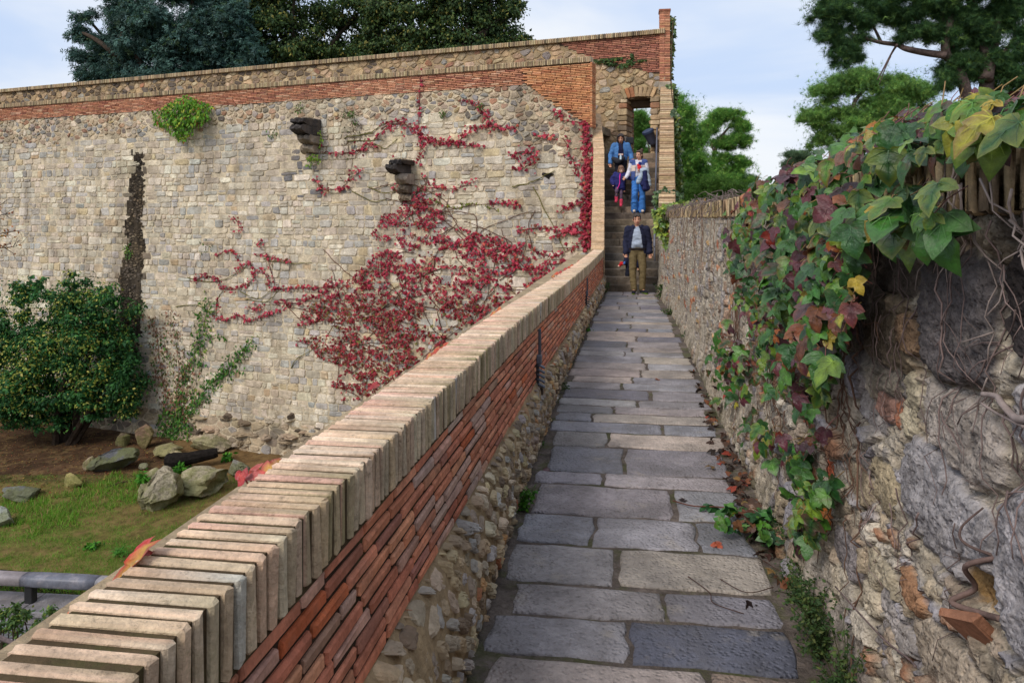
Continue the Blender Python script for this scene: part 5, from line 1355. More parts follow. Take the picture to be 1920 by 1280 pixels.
# ivy on the upper wall, thin line above the doorway
r = empty('green_ivy', U(1160, 115, 24), 'thin dark green ivy strand crossing the brick corner above the doorway', 'ivy'); mb = MB(); ms = MB()
def B3(px, py, e):
    p = Bpx(px, py, e); return B0+wu*p[0]+ZU*p[1]+wn*e
for poly, sp, stp in (([(1112, 112), (1140, 118), (1165, 124), (1182, 112), (1188, 98)], 2, 1.3), ([(1125, 112), (1150, 110), (1172, 108)], 1.8, 1.6), ([(1165, 122), (1195, 114), (1210, 112)], 1.5, 2)):
    P = along(poly, sp, stp); n = len(P); C = np.array([B3(x, y, NR.uniform(.04, .14)) for x, y in P])
    leaf_cloud(mb, C, wn+.5*NR.normal(size=(n, 3)), np.array([0, 0, -1.])+.4*NR.normal(size=(n, 3)), NR.uniform(.08, .14, n), LS, pal_pick([(2, (58, 84, 40)), (1, (84, 104, 48)), (1, (44, 62, 34))], n))
    Q = smooth_path([B3(x, y, .05) for x, y in poly], 6); ms = MB(); tube(ms, Q, .012, 5, s2l(84, 64, 52)); ms.build('stem', m_twig, r)
mb.build('leaves', m_leafm, r)

NT = tuft_needles(11, .028, 3, 1.3); SP = spray(9, .07, 5)
# ------------------------------------------------------------------ generic leaf masses
def mass(mb, ell, n, size, pal, tmpl=LO, shell=.5, out=.6, up=.3, droop=-.5, cj=.15, sj=.35):
    sig, rmax = (.6, 1.9) if tmpl is NT else (.42, 1.45)
    """leaves in ellipsoids: list of (center, radii)"""
    vol = np.array([r[0]*r[1]*r[2] for c, r in ell])**(2/3.); vol /= vol.sum()
    for (c, r), v in zip(ell, vol):
        k = max(3, int(n*v)); d = randdir(k); rad = np.abs(NR.normal(0, sig, k))+(1-shell)*.55; rad = np.minimum(rad, rmax-.3*NR.rand(k))
        C = np.asarray(c)+d*rad[:, None]*np.asarray(r)
        N = out*d+np.array([0, 0, up])+.5*NR.normal(size=(k, 3)); T = np.array([0, 0, droop])+.5*d+.5*NR.normal(size=(k, 3))
        tint = RN.uniform(.8, 1.2)
        leaf_cloud(mb, C, N, T, size*NR.uniform(1-sj, 1+sj, k), tmpl, pal_pick(pal, k, cj)*tint)
def limb(mb, a, b, r0, r1, col, bend=.12, n=7, sides=7):
    a = np.asarray(a, float); b = np.asarray(b, float); m = (a+b)/2+NR.normal(size=3)*np.linalg.norm(b-a)*bend
    P = smooth_path([a, m, b], n); tube(mb, P, np.linspace(r0, r1, len(P)), sides, col)

def px_ell(px, py, w, h, dep, ddep=1.0):
    c = U(px, py, dep); return (c, (w/2*dep/F, max(w, h)/2*dep/F*ddep, h/2*dep/F))
def tree(name, lab, base, ells, n, size, pal, tmpl, bark, trunk_r, limbs=None, group=None, mat=None, sub=6, up=.3, droop=-.5, out=.6, cj=.15, shell=.55, subr=(.25, .5), grow=1.):
    ells = [(c, tuple(np.asarray(q)*grow)) for c, q in ells]
    r = empty(name, base, lab, 'tree', group); mt = MB(); mc = MB()
    base = np.asarray(base, float)
    cs = np.array([c for c, rr in ells]); top = cs.mean(0)
    if limbs is None:
        fork = base+(top-base)*.45; limb(mt, base-np.array([0, 0, .3]), fork, trunk_r, trunk_r*.7, bark, .03)
        limbs = [fork]
        for c, rr in ells: limb(mt, fork+(top-fork)*RN.uniform(0, .5), c, trunk_r*.45, trunk_r*.12, bark, .1)
    else:
        for P, r0, r1 in limbs: P = smooth_path(P, 6); tube(mt, P, np.linspace(r0, r1, len(P)), 8, bark)
    se = []
    for c, rr in ells:                  # break every mass into smaller clumps with gaps between
        for q in range(sub):
            d = randdir(1)[0]; f = RN.uniform(.35, 1.0)
            cc = c+d*f*np.asarray(rr); s_ = RN.uniform(*subr)
            se.append((cc, np.asarray(rr)*s_*np.array([1, 1, .9])))
            if RN.random() < .5: limb(mt, c, cc, trunk_r*.12, trunk_r*.04, bark, .1, 3, 4)
    mass(mc, se, n, size, pal, tmpl, shell, out, up, droop, cj)
    mass(mc, [(c, np.asarray(q)*1.0) for c, q in ells], int(n*.3), size*.95, pal, tmpl, 1., out, up, droop, cj)
    mt.build('trunk', m_bark, r, smooth=True); mc.build('crown', mat or m_leafm, r)
    return r

# ---------------- trees behind the walls
cedar_pal = [(3, (76, 108, 98)), (2, (60, 90, 82)), (2, (48, 74, 66)), (1, (98, 128, 122)), (.8, (70, 94, 58))]
dep = 40
ce = [px_ell(*a, dep) for a in ((160, 30, 40, 34), (145, 58, 46, 36), (175, 78, 60, 40), (150, 105, 60, 26), (185, 130, 70, 50), (215, 60, 60, 60), (230, 10, 80, 60), (240, 100, 110, 70), (300, 40, 140, 100), (330, 100, 140, 80), (270, -50, 120, 90), (250, 140, 130, 40), (390, 60, 120, 110), (370, -30, 150, 110), (420, 115, 130, 60), (200, 150, 70, 30), (340, 135, 150, 40), (158, 140, 30, 40), (450, 70, 110, 110), (300, 150, 160, 30), (220, 130, 80, 50), (460, 130, 100, 40), (280, 60, 120, 90), (200, 100, 60, 60), (420, 20, 120, 90))]
bcol = s2l(72, 62, 54)
gz = U(300, 160, dep); gb = np.array([gz[0]+.8, gz[1], 3.0])
tree('conifer_tree', 'blue green conifer with ragged spiky outline behind the left of the walls', gb, ce, 30000, .30, cedar_pal, SP, bcol, .45, sub=10, subr=(.35, .6), up=.7, droop=-.25, out=.9)
oakp = [(3, (66, 90, 50)), (3, (52, 74, 44)), (2, (82, 106, 54)), (1, (104, 116, 58)), (.6, (136, 130, 62))]
dep = 43
o1 = [px_ell(*a, dep) for a in ((520, 30, 170, 110), (560, 90, 160, 80), (640, 40, 130, 90), (480, 90, 110, 70), (620, 110, 120, 50), (560, -40, 200, 90), (690, 5, 100, 60), (460, 20, 90, 80), (500, 125, 120, 30), (670, 95, 60, 60), (460, 60, 100, 110), (480, 110, 120, 60), (560, 120, 150, 40), (700, 30, 90, 90), (720, 110, 120, 40))]
tree('broadleaf_tree', 'dark broadleaf tree with sky gaps behind the middle of the walls', np.array([U(590, 150, dep)[0], U(590, 150, dep)[1], 3.0]), o1, 44000, .20, oakp, LO, s2l(60, 52, 44), .4, sub=12, droop=-.7, subr=(.3, .6))
o2 = [px_ell(*a, dep-2) for a in ((740, 20, 130, 90), (800, 60, 140, 80), (880, 20, 150, 90), (930, 55, 110, 70), (960, 20, 60, 60), (760, 90, 120, 40), (860, 85, 140, 40), (830, -30, 180, 80), (950, 85, 70, 30), (975, 75, 50, 20), (920, -20, 100, 60), (985, 68, 30, 12), (700, 60, 60, 60), (700, 100, 80, 50), (800, 110, 150, 40), (900, 100, 120, 40), (720, 10, 90, 60), (820, 20, 120, 90))]
tree('broadleaf_tree', 'dark green rounded broadleaf tree behind the walls, reaching nearest the brick pier', np.array([U(800, 150, dep-2)[0], U(800, 150, dep-2)[1], 3.0]), o2, 44000, .19, oakp, LO, s2l(60, 52, 44), .4, sub=12, droop=-.7, subr=(.3, .6))

# ---------------- pines on the right
pine_pal = [(3, (108, 158, 70)), (2, (88, 136, 64)), (2, (130, 174, 78)), (1, (152, 184, 92)), (1, (72, 112, 60))]
pine_dark = [(3, (70, 104, 64)), (3, (56, 86, 56)), (2, (88, 122, 70)), (1, (112, 144, 76))]
pbark = s2l(94, 80, 76)
dep = 22
def Ul(pts, dep): return [U(x, y, dep+RN.uniform(-.2, .2)) for x, y in pts]
lim = [(Ul([(1838, 420), (1845, 260), (1848, 185), (1852, 130), (1846, 90), (1828, 30), (1812, -40)], dep), .26, .13), (Ul([(1848, 150), (1860, 90), (1870, 30), (1862, -40)], dep), .2, .12),
       (Ul([(1840, 420), (1822, 230), (1806, 155), (1790, 118), (1774, 102), (1776, 60), (1800, -10)], dep), .2, .09),
       (Ul([(1776, 104), (1740, 100), (1700, 92), (1682, 84), (1652, 80), (1615, 70), (1575, 58)], dep), .11, .03), (Ul([(1682, 84), (1672, 100), (1656, 130), (1645, 150)], dep), .035, .015), (Ul([(1670, 106), (1660, 128), (1648, 160)], dep), .02, .01),
       (Ul([(1652, 80), (1640, 55), (1628, 40)], dep), .05, .02), (Ul([(1776, 80), (1768, 40), (1760, -20)], dep), .08, .04), (Ul([(1855, 130), (1890, 90), (1925, 40)], dep), .08, .03), (Ul([(1770, 103), (1800, 60)], dep), .05, .02)]
pe = [px_ell(*a, dep, .9) for a in ((1545, 20, 70, 60), (1560, 60, 70, 50), (1590, 20, 80, 50), (1620, 40, 60, 40), (1585, 105, 56, 54), (1570, 85, 50, 40), (1640, 10, 70, 40), (1605, 75, 60, 24), (1540, -20, 60, 40), (1660, 22, 50, 30),
     (1700, 30, 80, 50), (1720, 60, 60, 40), (1740, 10, 90, 60), (1700, 65, 50, 26), (1760, 60, 60, 50), (1790, 30, 80, 60), (1830, 50, 90, 90), (1890, 30, 90, 90), (1910, 90, 80, 90), (1890, 150, 80, 70), (1830, 120, 70, 70), (1790, 130, 60, 60), (1770, 150, 50, 40), (1870, 120, 60, 60), (1920, 10, 100, 80), (1820, -20, 150, 60), (1700, -10, 120, 40), (1790, 90, 50, 40), (1925, 150, 60, 60))]
tree('pine_tree', 'big dark pine with twisted bare limbs above the ivy covered wall', U(1842, 300, dep)*np.array([1, 1, 0]), pe, 34000, .18, pine_dark, NT, pbark, .25, limbs=lim, mat=m_needle, sub=12, up=.5, droop=.3, out=.9, shell=1., subr=(.22, .45), grow=1.08)
dep = 34
lim = [(Ul([(1612, 500), (1608, 270), (1603, 235), (1590, 215), (1560, 200)], dep), .2, .05), (Ul([(1606, 260), (1600, 200), (1620, 170), (1640, 150)], dep), .12, .04), (Ul([(1600, 240), (1575, 245), (1550, 250)], dep), .07, .02), (Ul([(1608, 280), (1640, 230), (1680, 190)], dep), .1, .03)]
pe = [px_ell(*a, dep) for a in ((1545, 170, 60, 40), (1590, 155, 80, 50), (1640, 150, 70, 40), (1690, 165, 80, 50), (1730, 175, 60, 50), (1530, 225, 60, 40), (1560, 210, 70, 40), (1640, 200, 90, 70), (1580, 250, 90, 50), (1540, 265, 50, 40), (1700, 210, 80, 60), (1640, 250, 80, 60), (1510, 215, 30, 24), (1615, 225, 50, 60))]
tree('pine_tree', 'rounded lighter green pine behind the ivy, below the big pine limb', U(1610, 300, dep)*np.array([1, 1, 0]), pe, 34000, .19, [(3, (120, 160, 84)), (2, (98, 140, 74)), (2, (146, 178, 90)), (1, (82, 116, 68))], NT, pbark, .2, limbs=lim, mat=m_needle, sub=11, up=.6, droop=.3, out=.9, shell=1., subr=(.28, .5), grow=1.2)
dep = 42
def bgpine(lab, ell, bx, trunk, n=7000, pal=pine_pal, dep=42, size=.27):
    pe = [px_ell(*a, dep) for a in ell]
    tree('pine_tree', lab, U(bx, 300, dep)*np.array([1, 1, 0])+np.array([0, 0, -.5]), pe, int(n*2.6), size*.78, pal, NT, s2l(100, 84, 76), .2, limbs=[(Ul(t, dep), r0, r1) for t, r0, r1 in trunk], mat=m_needle, sub=11, up=.6, droop=.3, out=.9, shell=1., subr=(.28, .55), grow=1.15)
bgpine('slender pine with a leaning bare trunk, right of the stairs', ((1350, 220, 50, 24), (1372, 212, 40, 20), (1335, 240, 40, 24), (1385, 240, 40, 30), (1395, 262, 40, 30), (1370, 265, 50, 24), (1350, 300, 50, 30), (1385, 310, 50, 34), (1365, 335, 70, 30), (1330, 330, 40, 30), (1342, 268, 26, 16)), 1340, [([(1336, 480), (1338, 320), (1340, 285), (1352, 258), (1370, 235)], .16, .05), ([(1341, 290), (1335, 275), (1336, 265)], .06, .02), ([(1338, 310), (1370, 300)], .06, .02)], 8000)
bgpine('tall dense green pine beside the brick pier and handrail', ((1265, 200, 60, 50), (1290, 215, 50, 50), (1275, 250, 70, 60), (1300, 270, 50, 60), (1290, 310, 80, 60), (1270, 340, 60, 50), (1250, 230, 40, 70), (1320, 330, 50, 40), (1280, 370, 90, 40)), 1290, [([(1300, 480), (1305, 320), (1295, 260), (1275, 210)], .2, .06)], 11000, dep=36)
bgpine('low bright green bushy pine just above the far end of the wall', ((1340, 350, 60, 40), (1370, 360, 60, 36), (1310, 365, 60, 36), (1395, 372, 40, 30), (1350, 380, 100, 30)), 1350, [([(1350, 480), (1350, 390), (1345, 355)], .12, .04)], 6000, [(3, (84, 120, 50)), (2, (66, 100, 44)), (1, (100, 134, 60))], dep=33, size=.21)
bgpine('small distant pale pine seen over the ivy leaves', ((1490, 295, 40, 24), (1510, 290, 30, 20), (1480, 310, 30, 20)), 1495, [([(1500, 480), (1500, 330), (1492, 300)], .12, .04)], 2200, [(2, (100, 124, 92)), (1, (82, 106, 74))], dep=60, size=.26)
bgpine('tiny distant pine top beside the low bushy pine', ((1410, 345, 24, 26), (1418, 360, 24, 24), (1408, 370, 30, 20)), 1412, [([(1412, 480), (1412, 360), (1411, 348)], .1, .04)], 1500, [(2, (96, 122, 86)), (1, (80, 104, 70))], dep=55, size=.24)
# trees seen through the doorway
pe = [px_ell(*a, 34) for a in ((1195, 225, 60, 40), (1210, 240, 40, 40), (1190, 275, 40, 26), (1200, 262, 24, 20), (1220, 285, 40, 24), (1185, 250, 30, 30), (1180, 290, 40, 30))]
tree('pine_tree', 'green pine glimpsed through the open doorway', np.array([U(1200, 300, 34)[0], U(1200, 300, 34)[1], -.9]), pe, 9000, .2, [(3, (104, 150, 70)), (2, (82, 128, 60)), (1, (130, 168, 84))], NT, s2l(84, 72, 66), .12, mat=m_needle, sub=7, up=.5, droop=.3, out=.9, shell=.8)

# ------------------------------------------------------------------ ivy around the stairs and on the wall
def ivy(name, lab, cat, base, items, pal, size, tmpl=LS, nrm=(-.3, -1, .4), twigs=None, pal2=None, mat=None):
    r = empty(name, base, lab, cat); mb = MB(); ms = MB()
    for poly, dep, n, dj in items:
        P = sample_poly(poly, n); k = len(P)
        C = np.array([U(x, y, dep+NR.uniform(-dj, dj)) for x, y in P])
        N = np.array(nrm)+.6*NR.normal(size=(k, 3)); T = np.array([0, 0, -1.])+.5*NR.normal(size=(k, 3))
        leaf_cloud(mb, C, N, T, size*NR.uniform(.6, 1.35, k), tmpl, pal_pick(pal, k))
    for t, dep, rr in (twigs or []):
        Q = smooth_path([U(x, y, dep) for x, y in t], 6); ms = MB(); tube(ms, Q, rr, 5, s2l(86, 68, 54)); ms.build('stem', m_twig, r)
    mb.build('leaves', mat or m_leaf, r)
    return r
ivy('green_ivy', 'narrow strip of ivy trailing down the outer side of the brick pier', 'ivy', U(1262, 370, 22), [([(1256, 30), (1266, 32), (1262, 80), (1258, 150), (1254, 150)], 24.1, 190, .15), ([(1246, 158), (1268, 155), (1270, 200), (1258, 200), (1256, 170)], 23.6, 120, .15), ([(1260, 200), (1274, 215), (1276, 300), (1280, 370), (1264, 370), (1262, 280)], 22, 420, .4)], [(3, (72, 98, 44)), (2, (96, 116, 52)), (1, (130, 134, 60)), (1, (50, 72, 38))], .14, twigs=[([(1262, 40), (1258, 150), (1266, 240), (1272, 370)], 22.6, .015)])
ivy('green_ivy', 'dark glossy ivy clump at the foot of the stair parapet behind the yellow creeper', 'ivy', U(1240, 385, 18.3), [([(1226, 360), (1250, 350), (1275, 362), (1270, 385), (1240, 392), (1226, 380)], 18.2, 330, .2)], [(3, (52, 78, 38)), (2, (70, 98, 46)), (1, (90, 116, 54))], .12, twigs=[([(1240, 395), (1250, 360)], 18.2, .012)])
ivy('yellow_creeper', 'lush yellow green creeper spilling over the far end of the stone wall', 'creeper', U(1255, 470, 16), [([(1226, 395), (1250, 382), (1290, 376), (1322, 380), (1300, 392), (1282, 400), (1278, 440), (1262, 472), (1250, 460), (1232, 435)], 15.6, 900, .5), ([(1262, 440), (1276, 440), (1272, 500), (1266, 555), (1258, 540), (1264, 490)], 15.2, 90, .2), ([(1255, 400), (1290, 395), (1280, 430), (1262, 450)], 15.4, 260, .3)], [(3, (124, 144, 48)), (2, (98, 126, 44)), (2, (150, 158, 62)), (1, (70, 98, 40)), (.6, (170, 130, 60))], .12, nrm=(-.6, -.8, .6), twigs=[([(1290, 385), (1265, 430), (1265, 540)], 15.5, .012)])

# ---------------- the big ivy in the foreground
pal_ivy = [(4, (54, 102, 38)), (5, (34, 74, 36)), (3, (78, 124, 42)), (1.1, (116, 142, 44)), (.35, (158, 152, 48))]
pal_aut = [(2.4, (92, 46, 54)), (1.6, (112, 66, 42)), (.7, (166, 96, 42)), (2.4, (66, 36, 44)), (.3, (160, 142, 50)), (.3, (150, 54, 42))]
pal_edge = [(6, (62, 98, 42)), (1.2, (130, 132, 50)), (.5, (140, 72, 50)), (.5, (110, 56, 58))]
big = empty('ivy', (.8, 4, .1), 'large leaved ivy turning yellow and purple, spilling over the near stone wall', 'ivy')
mb = MB(); mp_ = MB()
def big_leaves(P, size, aut, hang, e=(.02, .16), zmax=None, nrm=None, pal=None):
    n = len(P)
    if n == 0: return
    C = []
    for x, y in P:
        p = on_x(x, y, .80-NR.uniform(*e)); C.append(p)
    C = np.array(C)
    N = (np.array(nrm) if nrm is not None else np.array([-.75, -.55, .45]))+.38*NR.normal(size=(n, 3)); T = np.array([-.25, -.1, -1.])*hang+.45*NR.normal(size=(n, 3))
    c = pal_pick(pal or pal_ivy, n, .14); c2 = pal_pick(pal_edge, n, .14)*.6+c*.4
    au = NR.rand(n) < aut; ca = pal_pick(pal_aut, n, .18)
    c[au] = ca[au]; c2[au] = ca[au]*.8+.2*pal_pick(pal_aut, int(au.sum()), .2)
    sz = size*NR.uniform(.45, 1.4, n)
    leaf_cloud(mb, C, N, T, sz, LV, c, c2, (.5, 2.8))
    for q in np.where(NR.rand(n) < .5)[0]:                  # leaf stalks
        a = C[q]; b = a+np.array([NR.uniform(.02, .06), NR.uniform(-.04, .04), NR.uniform(-.02, .07)])
        tube(mb, [a, (a+b)/2+NR.normal(size=3)*.006, b], .0016, 4, s2l(150, 120, 70) if NR.rand() < .6 else s2l(120, 70, 66), cap=False)
# crest over the coping
crest = [(1355, 400), (1400, 362), (1440, 338), (1480, 318), (1530, 290), (1580, 265), (1650, 238), (1720, 212), (1790, 190), (1850, 182), (1925, 178), (1925, 225), (1850, 246), (1790, 268), (1720, 296), (1660, 330), (1600, 380), (1560, 430), (1480, 440), (1400, 440), (1360, 440)]
big_leaves(sample_poly(crest, 600), .066, .13, .9, (-.26, .10), nrm=(-.75, -.45, .6))
big_leaves(sample_poly([(1560, 270), (1700, 210), (1900, 180), (1925, 215), (1780, 225), (1640, 270)], 80), .066, .6, .4, (-.2, .05), nrm=(-.3, -.5, .8))
big_leaves(sample_poly([(1370, 375), (1480, 305), (1560, 300), (1530, 350), (1420, 420)], 120), .07, .5, .5, (-.2, .1), nrm=(-.4, -.6, .75))
# hanging curtain
big_leaves(sample_poly([(1360, 420), (1420, 400), (1520, 380), (1610, 380), (1610, 470), (1595, 590), (1540, 600), (1500, 560), (1420, 560), (1385, 500)], 420), .074, .26, 1.1)
big_leaves(sample_poly([(1400, 540), (1500, 540), (1580, 560), (1590, 620), (1545, 660), (1500, 760), (1470, 700), (1430, 640)], 200), .068, .28, 1.2)
big_leaves(sample_poly([(1640, 380), (1760, 330), (1790, 360), (1780, 420), (1700, 430), (1650, 430)], 26), .095, .03, 1.2, (.0, .12))
big_leaves([(1712, 402), (1752, 400), (1735, 420), (1690, 412), (1610, 360), (1640, 330), (1805, 290), (1860, 245)], .078, 0, 1.0, (.03, .1))
big_leaves(sample_poly([(1545, 640), (1580, 630), (1560, 700), (1545, 720), (1530, 690)], 14), .075, .1, 1.2)
# small leaved strands lower down
def strand(poly, sp, stp, size, aut, e=(.0, .09)): big_leaves(np.array(along(poly, sp, stp)), size, aut, 1.2, e)
strand([(1420, 560), (1425, 620), (1440, 700), (1470, 740)], 12, 3, .05, .12)
strand([(1352, 640), (1345, 690), (1338, 730), (1330, 780)], 12, 3.0, .07, .15)
strand([(1362, 620), (1375, 680), (1385, 730), (1360, 745)], 16, 3.2, .075, .22)
strand([(1400, 770), (1420, 810), (1440, 850)], 16, 3.2, .07, .15)
strand([(1440, 800), (1470, 830), (1510, 840), (1540, 800)], 10, 5.5, .05, .2)
strand([(1480, 850), (1510, 880), (1525, 940), (1515, 1000)], 18, 2.6, .062, .16)
strand([(1530, 930), (1512, 985), (1495, 1010)], 12, 4, .06, .05)
strand([(1520, 780), (1540, 740), (1550, 700)], 10, 6, .055, .1)
strand([(1500, 1010), (1488, 1040)], 12, 6, .045, .1)
strand([(1385, 640), (1395, 700)], 9, 3.5, .05, .3)
strand([(1375, 450), (1380, 520), (1395, 580)], 10, 3.2, .06, .3)
strand([(1415, 600), (1480, 640)], 14, 3.2, .06, .4)
mb.build('leaves', m_leaf, big, smooth=True)
ms = MB()
for i in range(34):
    px = RN.uniform(1370, 1590); p = on_x(px, RN.uniform(420, 560), .79)
    ms = MB(); climber(ms, p[1], min(p[2], 1.66), RN.uniform(.002, .005), RN.uniform(.4, 1.3), -math.pi/2+RN.uniform(-.3, .3), s2l(110, 84, 70), br=.1); ms.build('stem', m_twig, big, smooth=True) if ms.V else None
for i in range(26):
    ms = MB(); d_ = RN.uniform(4, 14); climber(ms, d_, 1.66, RN.uniform(.002, .004), RN.uniform(.3, 1.0), -math.pi/2+RN.uniform(-.3, .3), s2l(124, 100, 84), br=.1); ms.build('stem', m_twig, big, smooth=True) if ms.V else None
# dead stems lying like thatch on the far coping
dst = empty('dry_creeper', (.85, 11, 1.8), 'mat of dry grey stems lying on the far coping of the stone wall', 'creeper'); ms = MB()
for i in range(420):
    d_ = RN.uniform(6.5, 17.0); x = float(Xw(d_))-.0
    a = np.array([x+RN.uniform(-.02, .2), d_, ZW+.16+RN.uniform(0, .05)]); b = a+np.array([-RN.uniform(.02, .12), RN.uniform(-.25, .25), -RN.uniform(-.05, .25)])
    tube(ms, smooth_path([a, (a+b)/2+NR.normal(size=3)*.03, b], 3), RN.uniform(.002, .0045), 4, s2l(128, 114, 108)*RN.uniform(.6, 1.1), cap=False)
ms.build('stems', m_twig, dst)
# ------------------------------------------------------------------ ground
def gz(x, y):
    t = float(sstep(18, 27, y)); base = -6.85+.5*t
    return base+.12*(f1(x*.35, y*.35, 4)-.5)+.05*(f1(x*1.3, y*1.3, 6)-.5)
mb = MB(); mb.add([(-500, -500, -8.9), (500, -500, -8.9), (500, 700, -8.9), (-500, 700, -8.9)], [(0, 1, 2, 3)], s2l(96, 88, 60)); tag(mb.build('ground', m_dirt), kind='structure')
ys0 = 16.9
xs = np.linspace(-30, -1.0, 150); ysv = np.linspace(ys0, 33, 110)
gpoly = [(0, 935), (100, 930), (180, 900), (215, 880), (250, 895), (300, 905), (260, 940), (200, 960), (120, 985), (60, 1000), (0, 990)]
def grass_w(px, py):
    w = 0.0
    if py > 985: w = .85
    if inside(px+30*(f1(px*.02, py*.05, 4)-.5), py+22*(f1(px*.03, py*.05, 8)-.5), gpoly): w = 1.0
    if 890 < py <= 985: w = max(w, .45)
    return w
def topx(p):
    d = np.asarray(p)-CAM; k = np.dot(d, FW); return 960+F*np.dot(d, RT)/k, HZ-F*d[2]/k
V = []; C = []
for y in ysv:
    for x in xs:
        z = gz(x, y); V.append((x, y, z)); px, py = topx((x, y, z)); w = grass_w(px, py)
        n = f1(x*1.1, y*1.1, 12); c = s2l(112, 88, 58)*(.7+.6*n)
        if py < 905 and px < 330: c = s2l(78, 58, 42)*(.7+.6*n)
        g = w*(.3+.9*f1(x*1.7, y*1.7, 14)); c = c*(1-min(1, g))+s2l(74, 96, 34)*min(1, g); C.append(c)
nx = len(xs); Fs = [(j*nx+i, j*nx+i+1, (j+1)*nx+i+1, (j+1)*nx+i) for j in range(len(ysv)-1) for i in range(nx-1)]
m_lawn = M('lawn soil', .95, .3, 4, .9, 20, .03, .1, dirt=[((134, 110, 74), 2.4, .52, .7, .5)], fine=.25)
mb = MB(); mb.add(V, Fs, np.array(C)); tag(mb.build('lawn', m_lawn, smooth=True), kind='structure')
mb = MB(); tops = [(1.1, 400, -40, 400, -.5), ]
mb.add([(1.12, -60, -.9), (300, -60, -.9), (300, 90, -.9), (1.12, 90, -.9)], [(0, 1, 2, 3)], s2l(104, 92, 66)); tag(mb.build('terrace', m_dirt), kind='structure')
mb = MB(); Q = [B0+wu*60-wn*1.3, B0-wu*.6-wn*.95, B0+wu*7-wn*22, B0+wu*60-wn*22]
mb.add([(q[0], q[1], 3.2) for q in Q], [(0, 1, 2, 3)], s2l(104, 92, 66)); tag(mb.build('upper_terrace', m_dirt), kind='structure')
# grass
mb = MB(); pts = []; 
LB = (np.array([(-.06, 0, 0), (.06, 0, 0), (.02, -1, .25)]), np.array([(0, 1, 2)]), np.array([0, 0, 1.]))
gp = []
for k in range(34000):
    px, py = RN.uniform(-40, 560), RN.uniform(850, 1112)
    w = grass_w(px, py); p = on_z(px, py, -6.6); p = on_z(px, py, gz(p[0], p[1])); 
    n = f1(p[0]*1.7, p[1]*1.7, 14)
    if RN.random() < w*(n*1.6-.25): gp.append((p[0], p[1], gz(p[0], p[1]), w))
gp = np.array(gp); n = len(gp)
if n:
    for rep in range(3):
        Cc = gp[:, :3]+np.column_stack([NR.uniform(-.08, .08, n), NR.uniform(-.1, .1, n), np.full(n, -.01)])
        leaf_cloud(mb, Cc, np.array([0, -1, .2])+.6*NR.normal(size=(n, 3)), np.array([0, 0, 1.])+.45*NR.normal(size=(n, 3)), np.where(gp[:, 3] > .9, .15, .08)*NR.uniform(.6, 1.4, n), LB, pal_pick([(3, (88, 138, 34)), (2, (108, 150, 44)), (1, (128, 136, 60)), (.8, (156, 132, 84))], n))
tag(mb.build('grass', m_leafm), 'short green and straw coloured grass on the lawn below the rampart', 'grass', kind='stuff')
mb = MB(); n = 2600; P = sample_poly([(0, 800), (330, 830), (300, 930), (0, 920)], n)
Cc = []
for x, y in P: p = on_z(x, y, -6.5); Cc.append((p[0], p[1], gz(p[0], p[1])+.02))
leaf_cloud(mb, np.array(Cc), np.array([0, 0, 1.])+.4*NR.normal(size=(n, 3)), randdir(n), NR.uniform(.04, .09, n), LO, pal_pick([(3, (120, 84, 50)), (2, (96, 66, 42)), (1, (160, 130, 66)), (1, (140, 76, 44)), (1, (76, 88, 44))], n))
tag(mb.build('leaf_litter', m_leafm), 'fallen brown leaves scattered under the bush', 'leaves', kind='stuff')

# ------------------------------------------------------------------ rocks
def rock(px, py, w, h, lab, col, seed, name='boulder', cat='boulder', tilt=0., dep=1.0, sharp=.5, mat=None):
    p = on_z(px, py, -6.6); p = on_z(px, py, gz(p[0], p[1])); k = np.dot(p-CAM, FW)/F
    V, Fs = icos(4); n = len(V)
    d = np.array([f1(v[0]*1.3+seed*3.1, v[1]*1.3+v[2]*1.7, seed) for v in V])-.5; d2 = np.array([f1(v[0]*4+seed, v[1]*4+v[2]*3, seed+5) for v in V])-.5
    V = V*(1+.55*d+.22*d2)[:, None]
    r = np.random.RandomState(seed)
    for q in range(9):                  # chip flat faces
        nn = unit(r.normal(size=3)); c = r.uniform(.45, .85); ex = np.maximum(0, V@nn-c); V = V-ex[:, None]*nn*sharp*1.6
    V = V*np.array([w/2*k*1.1, w/2*k*dep*.8, h*k*.5]); a = math.radians(tilt); V = V@np.array([[math.cos(a), 0, -math.sin(a)], [0, 1, 0], [math.sin(a), 0, math.cos(a)]])
    V = V-np.array([0, 0, V[:, 2].min()*.72])
    mb = MB(); mb.add(V+p-np.array([0, 0, .0]), Fs, s2l(*col)); o = mb.build(name, mat or m_rock, None, origin=p); tag(o, lab, cat); return o
rock(292, 955, 104, 86, 'long slanting mossy boulder on the lawn, below a taller mossy boulder', (164, 154, 134), 3, tilt=-14, sharp=.9)
rock(382, 922, 104, 62, 'tall rounded mossy boulder with a dark hollow, nearest the parapet', (160, 150, 126), 8, sharp=.9)
rock(44, 936, 72, 34, 'flat dark grey boulder at the left edge of the bright grass', (112, 112, 116), 12)
rock(136, 912, 38, 28, 'small boulder with yellow lichen in front of the fallen leaves', (170, 156, 104), 15)
rock(208, 880, 84, 50, 'dark smooth tilted boulder under the bush', (92, 92, 96), 19, tilt=-20, sharp=.8)
rock(285, 902, 26, 34, 'small upright pale boulder behind the slanting mossy one', (170, 160, 130), 22)
rock(2, 985, 52, 40, 'pale boulder cut by the left picture edge beside the grass', (160, 164, 156), 26)
rock(312, 852, 62, 22, 'low pale boulder at the foot of the green creeper', (176, 160, 126), 28)
rock(445, 890, 46, 40, 'grey boulder half hidden by the red leaf on the parapet', (140, 136, 128), 31)
rock(165, 880, 20, 30, 'thin upright pale stone leaning beside the dark tilted boulder', (150, 130, 112), 33, tilt=20)
